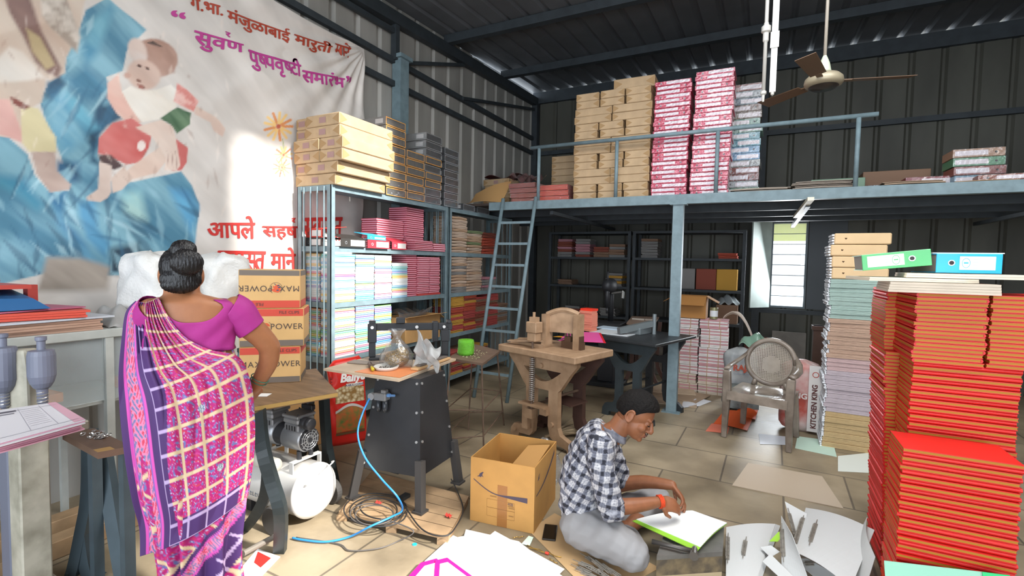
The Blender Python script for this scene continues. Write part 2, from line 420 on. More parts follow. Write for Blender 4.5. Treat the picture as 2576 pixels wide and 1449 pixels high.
# steel shutters of the window: one swung into the room, one shut beside the opening
hx0 = WX0-0.005; fe = P(1890, 665, y=YB-0.30)
sh = MB(); a = Vector((hx0, YB-0.035, 0)); e = Vector((fe.x, YB-0.33, 0)); dr = (e-a); nrm = Vector((-dr.y, dr.x, 0)).normalized()*0.012
sh.hexa([a-nrm+Vector((0, 0, WZ0)), e-nrm+Vector((0, 0, WZ0)), e+nrm+Vector((0, 0, WZ0)), a+nrm+Vector((0, 0, WZ0)), a-nrm+Vector((0, 0, WZ1)), e-nrm+Vector((0, 0, WZ1)), e+nrm+Vector((0, 0, WZ1)), a+nrm+Vector((0, 0, WZ1))])
sho = obj('window_shutter', sh, mat('pale_shutter_paint', 'a9b6b0', 0.5, var=0.1), label='pale grey steel window shutter swung open into the room', cat='shutter')
lb = MB(); q = a+dr*0.88; lb.bar(q-nrm*2+Vector((0, 0, 1.54)), q-nrm*2-dr.normalized()*0.09+Vector((0, 0, 1.54)), 0.012, 0.012); lb.bar(q-nrm*2+Vector((0, 0, 1.50)), q-nrm*2+Vector((0, 0, 1.56)), 0.02, 0.02)
obj('latch', lb, steel_dk, sho)
sh = MB(); sh.box(WX1+0.01, WX1+0.46, YB-0.035, YB-0.015, WZ0, WZ1)
obj('window_shutter', sh, mat('dark_shutter_paint', '3c4145', 0.5), label='dark steel window shutter folded flat beside the bright louvre window', cat='shutter')
# outside the window
mb = MB(); mb.grid(lambda u, v: (-0.6+u*2.2, YB+0.034+v*0.95, WZ1-0.02-v*0.2), 4, 2, thick=0.01)
tag(obj('awning_canopy', mb, mat('awning_sheet', 'c8d27e', 0.6, trans=0.3)), 'yellow-green awning sheet hanging outside the louvre window', 'awning')
mb = MB(); mb.box(-6, 1.6, 15, 19, -0.1, 1.35); mb.box(-5, -1.5, 15.5, 18, 1.35, 2.3); mb.box(0.0, 0.9, 15.2, 17, 1.35, 1.9)
struct('exterior_block', mb, mat('outside_plaster', 'd9dcde', 0.8))
mb = MB(); mb.box(-12, 12, YB+0.3, 30, -0.2, -0.1); struct('exterior_ground', mb, mat('outside_ground', 'b5b0a5', 0.9))
# mezzanine: deck, front channel, cross beams, column, rail
YM = 5.22; ZB, ZT = 2.13, 2.225
mz = MB(); mz.box(XL+0.16, XR-0.01, YM+0.02, YB-0.12, ZT-0.03, ZT-0.001); struct('mezzanine_floor', mz, mat('mezzanine_ply', '3c3029', 0.8, var=0.2))
mx0 = P(1232, 515, y=YM).x
mb = MB(); mb.box(mx0, XR-0.01, YM-0.02, YM+0.02, ZB, ZT); mb.box(mx0, XR-0.01, YM+0.02, YM+0.06, ZB, ZB+0.01); struct('mezzanine_beam', mb, steel)
for k, y in enumerate((5.9, 6.6, 7.3)):
 mb = MB(); mb.box(XL+0.16, XR-0.01, y-0.025, y+0.025, ZB-0.02, ZT-0.031); struct('mezzanine_beam', mb, steel_dk)
for k, x in enumerate((-2.2, 0.35, 2.3)):
 mb = MB(); mb.box(x-0.02, x+0.02, YM+0.07, YB-0.13, ZB-0.06, ZB-0.021); struct('mezzanine_beam', mb, steel_dk)
cx = -0.78
mb = MB(); mb.box(cx-0.05, cx+0.05, YM-0.045, YM+0.045, 0.01, ZB-0.012); mb.box(cx-0.09, cx+0.09, YM-0.08, YM+0.08, 0, 0.01); mb.box(cx-0.08, cx+0.08, YM-0.06, YM+0.06, ZB-0.012, ZB-0.001)
struct('mezzanine_column', mb, steel)
rl = thing('guard_rail', 'grey tube guard rail with four posts along the mezzanine edge', 'railing', (0, YM, ZT))
zr = P(1340, 372, y=YM).z; zr2 = P(2208, 287, y=YM).z
mb = MB(); mb.tube([(P(1336, 372, y=YM).x, 0, zr-ZT), (P(2210, 287, y=YM).x, 0, zr2-ZT)], 0.021, 12); obj('top_rail', mb, steel, rl, smooth=True)
for px in (1355, 1550, 1802, 2153):
 x = P(px, 440, y=YM).x; t = (x-P(1336, 372, y=YM).x)/(P(2210, 287, y=YM).x-P(1336, 372, y=YM).x)
 mb = MB(); mb.cyl((x, 0, 0.0), (x, 0, zr+(zr2-zr)*t-ZT-0.015), 0.019); obj('post', mb, steel, rl, smooth=True)
# diagonal pale strut under the deck
a = P(2040, 500, z=2.11); e = P(2002, 545, z=2.06)
mb = MB(); mb.bar(a, e, 0.05, 0.03); tag(obj('batten', mb, mat('pale_wood', 'd8d2bf', 0.6)), 'pale batten fixed slantwise under the mezzanine deck', 'batten')
# --- generic stock: packets, files, notebooks, bundles
kraft = mat('kraft_paper', 'b59a78', 0.7, var=0.12, scale=9, bump=0.25, bscale=18)
kraft_dk = mat('kraft_fold', '9f8059', 0.75)
ink = mat('violet_stamp_ink', '9d7d78', 0.8)
film = wrap_mat('clear_film', alpha=0.30)
white_paper = mat('white_paper', 'e9e7e3', 0.75)
def packet_mesh(lx, ly, h, stamp=True, name='packet'):
 """parcel wrapped in kraft paper; origin at the middle of its base; folded ends on the -y and +x faces"""
 m = MB(); x, y = lx/2, ly/2
 m.cbox(-x, x, -y, y, 0, h, 0.006)
 for s in (-1, 1):   # folded triangles on the end faces
  m.add([(s*x*0.98, -y-0.0015, h*0.94), (s*x*0.98, -y-0.0015, h*0.06), (s*x*0.98-s*min(h*0.8, lx*0.3), -y-0.0015, h*0.5)], [(0, 1, 2) if s < 0 else (2, 1, 0)], 1)
  m.add([(x+0.0015, s*y*0.98, h*0.94), (x+0.0015, s*y*0.98, h*0.06), (x+0.0015, s*y*0.98-s*min(h*0.8, ly*0.3), h*0.5)], [(0, 1, 2) if s > 0 else (2, 1, 0)], 1)
 if stamp: m.add([(-h*0.4, -y-0.002, h*0.25), (h*0.4, -y-0.002, h*0.25), (h*0.4, -y-0.002, h*0.75), (-h*0.4, -y-0.002, h*0.75)], [(0, 1, 2, 3)], 2)
 return mesh_of(m, name, [kraft, kraft_dk, ink])
def film_mesh(lx, ly, h, g=0.003, amp=0.0022, seed=0):
 """crinkled clear film around a box (open underneath)"""
 rnd = random.Random(seed); m = MB(); nx = 10
 def side(f, n1, n2):
  m.grid(lambda u, v: Vector(f(u, v)), n1, n2)
 x, y = lx/2+g, ly/2+g; z = h+g
 side(lambda u, v: (-x+2*x*u, -y, z*v), nx, 3); side(lambda u, v: (x, -y+2*y*u, z*v), nx, 3)
 side(lambda u, v: (x-2*x*u, y, z*v), nx, 3); side(lambda u, v: (-x, y-2*y*u, z*v), nx, 3)
 side(lambda u, v: (-x+2*x*u, -y+2*y*v, z), nx, nx)
 m.v = [(a+rnd.uniform(-amp, 0), b+rnd.uniform(-amp, 0), c+rnd.uniform(-amp, 0) if c > 0.002 else c) for a, b, c in m.v]
 return mesh_of(m, 'film', film)
def box_file_mesh(lx, ly, h, name='cover'):
 """lever arch file lying flat: spine on -y, open end on +x with the board edges showing; mats: outside, board edge, inside"""
 m = MB(); x, y = lx/2, ly/2; t = 0.004
 m.box(-x, x, -y, y, 0, t, 0); m.box(-x, x, -y, y, h-t, h, 0); m.box(-x, x, -y, -y+t, t, h-t, 0)
 m.box(-x, x-0.008, -y+t, y-0.004, t, h-t, 2)
 f = 0.0008; e = 0.008
 for (a0, a1, b0, b1) in ((-y, y, 0, e), (-y, y, h-e, h), (-y, -y+e, e, h-e), (y-e, y, e, h-e)):
  m.box(x, x+f, a0, a1, b0, b1, 1)
 return mesh_of(m, name, [mat('file_grey_board', '6d6b68', 0.4), mat('file_yellow_edge', 'f0a41c', 0.5), mat('file_dark_inside', '45433f', 0.7)])
def notebook_mesh(lx, ly, h, name='notebook'):
 m = MB(); x, y = lx/2, ly/2; t = min(0.0048, h*0.29)
 m.box(-x, x, -y, y, 0, t, 0); m.box(-x, x, -y, y, h-t, h, 0)
 m.box(-x+0.003, x-0.002, -y+0.002, y-0.002, t, h-t, 1); m.box(-x, -x+0.003, -y, y, t, h-t, 0)
 return mesh_of(m, name, [white_paper, white_paper])
def bundle_mesh(lx, ly, h, amp=0.006, seed=0, name='bundle'):
 """tied bundle of loose folders with wavy edges, split into a few leaves"""
 rnd = random.Random(seed); m = MB(); k = 3
 for q in range(k):
  a, b = rnd.uniform(0, 6), rnd.uniform(0, 6); dx, dy = rnd.uniform(-0.008, 0.008), rnd.uniform(-0.006, 0.006)
  z1 = h*(q+1)/k-0.001
  m.grid(lambda u, v: ((u-0.5)*lx+dx+0.003*math.sin(9*v+a), (v-0.5)*ly+dy+0.003*math.sin(7*u+b), z1-amp*(0.5+0.5*math.sin(2*PI*v*1.0+1.0))*(0.3+0.7*u)), 5, 8, thick=h/k*0.86, mi=q % 2)
 m.v = [(a, b, max(c, 0.0005)) for a, b, c in m.v]
 return mesh_of(m, name, [mat('bundle_paper', 'c9b39d', 0.8), mat('bundle_paper_dark', 'b39880', 0.8)])
def stack_z(i, n, pitch, z0): return z0+(n-1-i)*pitch
# --- the two wall racks
RX0, RX1 = -3.60, -3.20
SH = [2.12, 1.61, 1.135, 0.66, 0.16]
def rack(label, y0, y1, near=True):
 t = thing('storage_rack', label, 'rack', (RX0, y0, 0))
 w = RX1-RX0; l = y1-y0
 for (x, y) in ((0, 0), (w, 0), (0, l), (w, l)):
  m = MB(); sx = 1 if x == 0 else -1; sy = 1 if y == 0 else -1
  m.box(min(x, x+sx*0.045), max(x, x+sx*0.045), min(y, y+sy*0.006), max(y, y+sy*0.006), 0, SH[0])
  m.box(min(x, x+sx*0.006), max(x, x+sx*0.006), min(y, y+sy*0.045), max(y, y+sy*0.045), 0, SH[0])
  obj('post', m, steel, t)
 for k, z in enumerate(SH):
  m = MB(); m.box(0.006, w-0.006, 0.006, l-0.006, z-0.008, z); m.box(w-0.012, w-0.006, 0.006, l-0.006, z-0.045, z-0.008); m.box(0.006, w-0.012, 0.006, 0.012, z-0.045, z-0.008); m.box(0.006, w-0.012, l-0.012, l-0.006, z-0.045, z-0.008)
  obj('shelf', m, steel, t)
 for k in range(4):
  for y in ((0.012, l-0.012) if near else (l-0.012,)):
   m = MB(); x = w*(k+1)/5; m.cyl((x, y-0.012 if y < 1 else y+0.012, 0.02), (x, y-0.012 if y < 1 else y+0.012, SH[0]-0.01), 0.0065, n=8); obj('guard_bar', m, steel, t)
 return t
RY0, RY1 = 2.955, 4.655
rack('blue-grey steel rack full of notebooks beside the printed banner', RY0, RY1)
rack('blue-grey steel rack of paper bundles behind the ladder', RY1+0.03, 6.25)
# --- on top of the first rack: kraft packets
def kpack(lx, ly, h, cx_, cy_, z, label, group, rz=0.0, name='kraft_packet'):
 return obj(name, packet_mesh(lx, ly, h), None, loc=(cx_, cy_, z), rz=rz, label=label, cat='packet', group=group)
KG = 'kraft packets on top of the notebook rack'
hh = 0.097; z0 = SH[0]+0.001
rows = [  # from the bottom: (x0, x1, y0, y1, words)
 [(-3.64, -3.165, 2.97, 3.57, 'long kraft paper packet lying lowest, directly on the rack top')],
 [(-3.64, -3.51, 2.975, 3.57, 'narrow-ended kraft packet in the second layer, against the banner'), (-3.505, -3.13, 2.96, 3.60, 'broad kraft packet in the second layer above the rack top')],
 [(-3.64, -3.335, 2.955, 3.57, 'kraft packet of the third layer, on the banner side'), (-3.33, -3.075, 2.955, 3.585, 'sunlit stamped kraft packet of the third layer above the rack')],
 [(-3.64, -3.335, 2.95, 3.57, 'kraft packet of the fourth layer, on the banner side'), (-3.33, -3.07, 2.955, 3.59, 'sunlit stamped kraft packet of the fourth layer above the rack')],
 [(-3.64, -3.515, 2.98, 3.5, 'stamped end of a kraft packet in the fifth layer, near the banner flower'), (-3.50, -3.10, 2.955, 3.595, 'big kraft packet just under the topmost packet on the rack')],
 [(-3.64, -3.505, 2.98, 3.5, 'small-ended kraft packet in the top layer beside the banner flower'), (-3.49, -3.105, 2.955, 3.60, 'big topmost kraft packet of the pile on the notebook rack')]]
for k, r in enumerate(rows):
 for x0, x1, y0, y1, w in r:
  kpack(x1-x0, y1-y0, hh-0.002, (x0+x1)/2, (y0+y1)/2, z0+k*hh, w, KG)
# --- film-wrapped files on top of the racks
FL, FW, FH, FP = 0.34, 0.283, 0.074, 0.082
fc_y = box_file_mesh(FL, FW, FH); ff = [film_mesh(FL, FW, FH, seed=s) for s in range(3)]
lab_m = mat('spine_label', 'd9d4cf', 0.6); ring_m = mat('ring_chrome', 'c9c9c9', 0.25, metal=0.9)
m = MB(); m.add([(0.04, -FW/2-0.0006, 0.018), (0.135, -FW/2-0.0006, 0.018), (0.135, -FW/2-0.0006, 0.06), (0.04, -FW/2-0.0006, 0.06)], [(0, 1, 2, 3)])
lab_me = mesh_of(m, 'label', lab_m)
grey_edge = mat('file_grey_edge', '8f8d8a', 0.5); blk_out = mat('file_black_board', '2a2b2e', 0.35); blk_in = mat('file_black_inside', '1c1c20', 0.6)
def wrapped_file(label, group, loc, kind, s=0, rz=0.0, rx=0.0):
 t = thing('lever_arch_file', label, 'file', loc, group=group, rot=(rx, 0, rz))
 c = obj('cover', fc_y, None, t)
 if kind == 'grey': recolor(c, [grey_edge, grey_edge, blk_in])
 if kind == 'black': recolor(c, [blk_out, mat('file_steel_edge', '9a9da0', 0.4), blk_in])
 obj('spine_label', lab_me, None, t); obj('film', ff[s % 3], None, t)
 return t
FG = 'film-wrapped files on top of the racks'
rr = random.Random(3)
for c, (yc_, n, kinds, word) in enumerate(((3.755, 9, 'yyyyyyyyy', 'column next to the kraft packets'), (4.055, 6, 'yyyyyy', 'short middle column on the rack'), (4.36, 9, 'ggyygyggg', 'column in front of the wall post'), (4.70, 8, 'bbbbbbbb', 'black column at the rack junction'))):
 for i in range(n):
  kd = kinds[n-1-i]
  w = {'y': 'film-wrapped file with yellow edges, ', 'g': 'film-wrapped grey file, ', 'b': 'film-wrapped black file, '}[kd]
  wrapped_file(w+nth(i, n)+', '+word, FG, (-3.37+rr.uniform(-0.006, 0.012), yc_+rr.uniform(-0.005, 0.005), SH[0]+0.002+(n-1-i)*FP), {'y': 'yellow', 'g': 'grey', 'b': 'black'}[kd], i)
for k, (px, py, rz, w) in enumerate(((1185, 518, 0.2, 'film-wrapped black file lying flat at the rack end, nearer the black column'), (1212, 524, -0.1, 'film-wrapped black file lying flat at the rack end, nearer the ladder'))):
 y = 5.10+k*0.36
 wrapped_file(w, FG, (-3.38, y, SH[0]+0.002), 'black', k, rz*0.3)
# --- notebooks on the first rack
nbm = notebook_mesh(0.16, 0.232, 0.0166)
pages_w = mat('notebook_pages', 'cfccc6', 0.7)
NC = {'blue': mat('cover_blue', '4f9fd0', 0.5), 'pink': mat('cover_pink', 'd2557f', 0.5), 'yellow': mat('cover_yellow', 'e3b53f', 0.5), 'green': mat('cover_green', '78b565', 0.5), 'white': mat('cover_white', 'd9dee0', 0.5), 'violet': mat('cover_violet', '7d6fb8', 0.5), 'orange': mat('cover_orange', 'e58a4b', 0.5), 'teal': mat('cover_teal', '5db9b5', 0.5)}
rr = random.Random(11)
def nb_stack(yc_, n, zs, xs, word, group, palette):
 for i in range(n):
  cname = rr.choice(palette)
  o = obj('notebook', nbm, None, loc=(xs+rr.uniform(-0.004, 0.004), yc_+rr.uniform(-0.003, 0.003), zs+0.001+(n-1-i)*0.0172), label='%s-covered notebook, %s, %s' % (cname, nth(i, n), word), cat='notebook', group=group)
  recolor(o, [NC[cname], pages_w])
pal1 = ['white']*4+['blue', 'pink', 'yellow', 'teal', 'violet', 'white']; pal2 = ['white']*2+['blue', 'blue', 'pink', 'yellow', 'green', 'orange', 'violet', 'teal']
for c, (yc_, n) in enumerate(((3.125, 24), (3.367, 24), (3.608, 24), (3.848, 20))):
 nb_stack(yc_, n, SH[2], RX1-0.094, ORD[c]+' stack from the barred end, middle shelf', 'notebooks on the middle shelf', pal1)
for c, (yc_, n) in enumerate(((3.125, 25), (3.367, 25), (3.608, 24))):
 nb_stack(yc_, n, SH[3], RX1-0.094, ORD[c]+' stack from the barred end, lower shelf', 'notebooks on the lower shelf', pal2)
nb_stack(3.125, 24, SH[2], RX0+0.125, 'wall-side stack behind the bars, middle shelf', 'notebooks behind the rack bars', pal1)
nb_stack(3.125, 24, SH[3], RX0+0.125, 'wall-side stack behind the bars, lower shelf', 'notebooks behind the rack bars', pal2)
# pink notebooks
pk_c = mat('pink_book_cover', '9a2f3c', 0.5); pk_p = mat('pink_book_pages', 'e59fb0', 0.7); pk_l = mat('light_pink_pages', 'efb6c4', 0.7)
pkm = {}
def pink_stack(y0, y1, x1, d, n, zs, pitch, word, group, pages=None):
 key = (round(y1-y0, 3), d, pitch)
 if key not in pkm: pkm[key] = notebook_mesh(d, y1-y0, pitch-0.001)
 for i in range(n):
  o = obj('pink_notebook', pkm[key], None, loc=(x1-d/2+rr.uniform(-0.008, 0.004), (y0+y1)/2+rr.uniform(-0.004, 0.004), zs+0.001+(n-1-i)*pitch), label='pink notebook, %s, %s' % (nth(i, n), word), cat='notebook', group=group)
  recolor(o, [pk_c, pages or pk_p])
pink_stack(3.66, 4.055, -3.345, 0.2, 14, SH[1], 0.0215, 'shorter stack on the top shelf', 'pink notebooks on the top shelf')
pink_stack(4.07, 4.36, -3.315, 0.24, 21, SH[1], 0.0215, 'tall stack on the top shelf', 'pink notebooks on the top shelf')
pink_stack(4.05, 4.36, -3.19, 0.11, 6, SH[1], 0.018, 'low front pile on the top shelf', 'pink notebooks on the top shelf', pk_l)
pink_stack(4.375, 4.595, -3.19, 0.2, 4, SH[1], 0.022, 'pale pile by the rack post', 'pink notebooks on the top shelf', pk_l)
pink_stack(3.97, 4.14, -3.235, 0.2, 21, SH[2], 0.0205, 'dark stack beside the white notebooks', 'pink notebooks on the middle shelf')
pink_stack(4.145, 4.335, -3.215, 0.2, 20, SH[2]+0.02, 0.0196, 'middle pink stack, middle shelf', 'pink notebooks on the middle shelf', pk_l)
pink_stack(4.345, 4.53, -3.215, 0.2, 20, SH[2]+0.02, 0.0196, 'pink stack by the post, middle shelf', 'pink notebooks on the middle shelf', pk_l)
m = MB(); m.box(-0.1, 0.1, -0.2, 0.2, 0, 0.0185); obj('flat_folder', m, mat('red_folder', 'b5433f', 0.5), loc=(-3.315, 4.34, SH[2]+0.001), label='flat red folder lying under the pale pink notebooks', cat='folder')
# --- lever arch files lying loose on the first rack's upper shelf
def arch_file(label, loc, rz, col, inner='2f2c2a', l=0.33, w=0.285, h=0.072, ang=0.0, tilt=0.0, group='loose files on the upper shelf', name='lever_arch_file'):
 """file lying on one board, spine on -y, its upper board lifted by ang"""
 t = thing(name, label, 'file', loc, group=group, rot=(tilt, 0, rz))
 oc = mat('file_'+col, col, 0.4); ic = mat('inside_'+inner, inner, 0.6)
 m = MB(); m.box(-l/2, l/2, 0, w, 0, 0.004, 0); m.box(-l/2, l/2, 0, 0.004, 0.004, h, 0); m.box(-l/2+0.002, l/2-0.002, 0.0045, w-0.002, 0.0041, 0.005, 1)
 obj('cover', m, [oc, ic], t)
 m = MB(); m.box(-l/2, l/2, 0, w, 0, 0.004, 0); m.box(-l/2+0.002, l/2-0.002, 0.005, w-0.002, -0.001, 0.0, 1)
 obj('top_board', m, [oc, ic], t, loc=(0, 0.001, h), rot=(ang, 0, 0))
 m = MB(); m.tube([(-0.03, w*0.45, 0.005), (-0.03, w*0.45, h*0.6), (-0.03, w*0.45+0.03, h*0.75), (-0.03, w*0.45+0.06, h*0.6), (-0.03, w*0.45+0.06, 0.005)], 0.002, 6)
 m.tube([(0.05, w*0.45, 0.005), (0.05, w*0.45, h*0.6), (0.05, w*0.45+0.03, h*0.75), (0.05, w*0.45+0.06, h*0.6), (0.05, w*0.45+0.06, 0.005)], 0.002, 6)
 m.box(-0.06, 0.08, w*0.43, w*0.68, 0.005, 0.009)
 obj('arch_mechanism', m, ring_m, t)
 m = MB(); m.add([(-l*0.12, -0.0006, 0.01), (l*0.46, -0.0006, 0.01), (l*0.46, -0.0006, h-0.01), (-l*0.12, -0.0006, h-0.01)], [(0, 1, 2, 3)]); obj('spine_label', m, lab_m, t)
 m = MB(); m.lathe([(0.008, 0), (0.013, 0), (0.013, 0.0015), (0.008, 0.0015)], 16, R=Matrix.Rotation(PI/2, 3, 'X'), at=(-l*0.3, 0, h/2), caps=False); obj('finger_ring', m, ring_m, t)
 return t
R90 = PI/2
zsh = SH[1]+0.001
arch_file('red file with white label lying behind the rack bars', (-3.475, 3.02, zsh+0.078), 0.0, 'c0392f', l=0.19, ang=0.12)
arch_file('dark file lying flat under the red one behind the bars', (-3.475, 3.015, zsh), 0.0, '3a3533', l=0.19, ang=0.0)
arch_file('black file with orange edge, its spine facing the room', (-3.185, 3.195, zsh), R90, '35322f', w=0.17, l=0.29, ang=0.24)
arch_file('red file with large white label standing next to the black one', (-3.178, 3.505, zsh), R90, 'c52f3a', w=0.16, l=0.29, ang=0.0, inner='d8d3cc')
arch_file('blue file lying open on top of the red one', (-3.19, 3.49, zsh+0.078), R90+0.12, '2fa3c4', w=0.15, l=0.28, h=0.035, ang=0.18, inner='cfd8d2')
arch_file('red and green file propped open beside the pink notebooks', (-3.185, 3.80, zsh), R90-0.05, 'd23b4a', l=0.2, w=0.14, h=0.07, ang=0.30, inner='a9d3b3')
# --- open carton on the lower shelf
def open_carton(name, label, loc, rz, lx, ly, h, m_out, flaps=True, parent=None, t=0.005, angs=(0.6, 0.5, 0.7, 0.4), fl=0.14):
 r = thing(name, label, 'carton', loc, rz)
 m = MB(); x, y = lx/2, ly/2
 m.box(-x, x, -y, y, 0, t); m.box(-x, x, -y, -y+t, t, h); m.box(-x, x, y-t, y, t, h); m.box(-x, -x+t, -y+t, y-t, t, h); m.box(x-t, x, -y+t, y-t, t, h)
 obj('body', m, m_out, r)
 if flaps:
  for k, (dx, dy, ln) in enumerate(((0, -1, lx), (1, 0, ly), (0, 1, lx), (-1, 0, ly))):
   a = angs[k]; o = Vector((dx*x, dy*y, h)); d = Vector((dx*math.cos(a), dy*math.cos(a), -math.sin(a))); s = Vector((-dy, dx, 0))
   n = Vector((dx*math.sin(a), dy*math.sin(a), math.cos(a)))
   m = MB(); c = []
   for q in (0, 0.004):
    c += [o-s*ln/2+n*q, o+s*ln/2+n*q, o+s*ln/2*0.94+d*fl+n*q, o-s*ln/2*0.94+d*fl+n*q]
   m.hexa(c); obj('flap', m, m_out, r)
 return r
card = mat('brown_cardboard', 'c69a63', 0.75, var=0.1, scale=12)
open_carton('open_carton', 'open brown carton with film inside on the lower shelf of the rack', (-3.32, 4.19, SH[3]+0.001), R90, 0.60, 0.28, 0.26, card, angs=(-0.2, 0.5, 0.3, 1.2), fl=0.11)
rc = random.Random(5)
m = MB(); m.grid(lambda u, v: (-3.43+0.20*u, 3.93+0.50*v, SH[3]+0.288+0.03*math.sin(5*u+3*v)+0.025*math.sin(17*v-9*u)), 16, 24)
obj('plastic_film', m, wrap_mat('loose_film', alpha=0.35, bscale=20), label='crumpled clear film lying in the open carton on the rack', cat='film', smooth=True)
for k, (y, w) in enumerate(((4.25, 'small kraft packet on the bottom shelf behind the black press stand'), (4.5, 'small kraft packet on the bottom shelf by the rack post'))):
 kpack(0.25, 0.2, 0.2, -3.36, y, SH[4]+0.001, w, 'packets on the bottom shelf', name='kraft_packet')
# --- bundles in the second rack
bun = [bundle_mesh(0.26, 0.33, 0.034, seed=s) for s in range(3)]
bunn = [bundle_mesh(0.26, 0.27, 0.029, amp=0.002, seed=s+5) for s in range(3)]
B = {'beige': ('bundle_beige', 'cdb5a0'), 'tan': ('bundle_tan', 'c2a184'), 'red': ('bundle_red', 'b44f4a'), 'yellow': ('bundle_yellow', 'c8983f'), 'rust': ('bundle_rust', '8f4a3a'), 'orange': ('bundle_orange', 'b8503a'), 'brown': ('bundle_brown', '8d6e58'), 'green': ('bundle_green', '7c8a63'), 'grey': ('bundle_grey', '8b8885'), 'pink': ('bundle_pink', 'b9808a')}
BM = {k: (mat(v[0], v[1], 0.8), mat(v[0]+'_dark', tuple(c*0.72 for c in hx(v[1])), 0.8)) for k, v in B.items()}
def bundle_stack(x, y, n, zs, pitch, colors, word, group, meshes=bun, rz=0.0, cat='bundle', what='bundle', jit=0.008):
 for i in range(n):
  cn = colors[(n-1-i) % len(colors)] if len(colors) > 4 else rr.choice(colors)
  o = obj('paper_bundle', meshes[rr.randrange(len(meshes))], None, loc=(x+rr.uniform(-jit, jit), y+rr.uniform(-jit/2, jit/2), zs+0.001+(n-1-i)*pitch), rz=rz+rr.uniform(-0.02, 0.02)*(jit > 0.004), label='%s %s, %s, %s' % (cn, what, nth(i, n), word), cat=cat, group=group)
  recolor(o, BM[cn])
G2 = 'bundles in the rack behind the ladder'
xb = RX1-0.15
bundle_stack(xb, 4.925, 12, SH[1], 0.0355, ['beige', 'tan'], 'tall stack on the upper shelf', G2)
bundle_stack(xb, 5.28, 8, SH[1], 0.0355, ['beige', 'tan', 'green'], 'shorter stack on the upper shelf', G2)
bundle_stack(xb, 5.66, 8, SH[1], 0.0355, ['orange', 'rust'], 'filmed pile on the upper shelf', G2)
bundle_stack(xb, 4.925, 12, SH[2], 0.0355, ['tan', 'beige', 'grey'], 'first stack on the middle shelf', G2)
bundle_stack(xb, 5.28, 12, SH[2], 0.0355, ['tan', 'beige'], 'second stack on the middle shelf', G2)
bundle_stack(xb, 5.66, 5, SH[2], 0.0355, ['pink', 'grey'], 'low stack on the middle shelf', G2)
bundle_stack(xb, 4.90, 14, SH[3], 0.0305, ['red', 'yellow', 'red', 'orange'], 'first stack on the lower shelf', G2, bunn)
bundle_stack(xb, 5.19, 14, SH[3], 0.0305, ['rust', 'orange', 'yellow', 'red'], 'second stack on the lower shelf', G2, bunn)
bundle_stack(xb, 5.48, 13, SH[3], 0.0305, ['rust', 'red', 'brown'], 'third stack on the lower shelf', G2, bunn)
bundle_stack(xb, 5.77, 14, SH[3], 0.0305, ['rust', 'red', 'brown'], 'fourth stack on the lower shelf', G2, bunn)
bundle_stack(xb, 6.055, 9, SH[3], 0.0305, ['brown', 'grey'], 'last stack on the lower shelf', G2, bunn)
for k, y in enumerate((4.90, 5.20, 5.50)):
 bundle_stack(xb, y, 9, SH[4], 0.0305, ['rust', 'brown', 'yellow', 'red'], ORD[k]+' stack on the bottom shelf', G2, bunn)
# --- racks under the mezzanine
BY0, BY1 = 7.5, 7.95
SB = [2.02, 1.62, 1.17, 0.70, 0.22]
def back_rack(label, x0, x1):
 t = thing('storage_rack', label, 'rack', (x0, BY0, 0)); w = x1-x0; d = BY1-BY0
 for x in (0, w):
  for y in (0, d):
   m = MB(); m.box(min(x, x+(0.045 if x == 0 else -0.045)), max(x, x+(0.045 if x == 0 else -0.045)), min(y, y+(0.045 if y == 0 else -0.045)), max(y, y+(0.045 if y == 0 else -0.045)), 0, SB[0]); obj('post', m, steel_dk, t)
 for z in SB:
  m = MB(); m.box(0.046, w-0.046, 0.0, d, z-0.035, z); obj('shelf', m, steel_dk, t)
 return t
x1, x2, x3 = P(1380, 650, y=BY0).x, P(1588, 650, y=BY0).x, P(1876, 650, y=BY0).x
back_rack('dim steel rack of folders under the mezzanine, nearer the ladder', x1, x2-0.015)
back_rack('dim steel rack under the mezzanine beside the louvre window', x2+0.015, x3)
G3 = 'bundles in the dim back racks'
dx = 0.36
yb_ = BY0+0.2
big = [bundle_mesh(0.245, 0.3, 0.04, seed=s+11) for s in range(2)]
def bs(px, n, k, cols, w): bundle_stack(P(px, 640, y=BY0).x, yb_, n, SB[k], 0.0415, cols, w, G3, big)
bs(1418, 7, 1, ['grey', 'pink', 'rust'], 'first pile on the top shelf, ladder-side rack')
bs(1464, 7, 1, ['pink', 'grey', 'rust'], 'second pile on the top shelf, ladder-side rack')
bs(1511, 4, 1, ['brown', 'rust'], 'third pile on the top shelf, ladder-side rack')
bs(1549, 5, 1, ['brown', 'grey'], 'fourth pile on the top shelf, ladder-side rack')
bs(1632, 7, 1, ['grey', 'brown'], 'pile on the upper shelf of the window-side rack')
bs(1420, 2, 2, ['grey', 'brown'], 'low pile on the middle shelf of the ladder-side rack')
bs(1545, 5, 2, ['brown', 'yellow', 'grey'], 'pile on the middle shelf of the ladder-side rack')
bs(1440, 3, 3, ['rust', 'grey'], 'pile on the lower shelf of the ladder-side rack')
bs(1530, 3, 3, ['grey', 'brown'], 'second pile on the lower shelf of the ladder-side rack')
bs(1830, 2, 1, ['rust', 'orange'], 'red pile on the upper shelf by the window')
for k, (px, c, w) in enumerate(((1722, 'bundle_grey', 'grey box on the middle shelf of the window-side rack'), (1775, 'bundle_rust', 'rust-red box on the middle shelf of the window-side rack'), (1828, 'bundle_yellow', 'yellowish box on the middle shelf by the window'))):
 m = MB(); m.cbox(-0.135, 0.135, -0.15, 0.15, 0, 0.3, 0.005); obj('storage_box', m, _M[c], loc=(P(px, 690, y=BY0).x, yb_+0.02, SB[2]+0.001), label=w, cat='box')
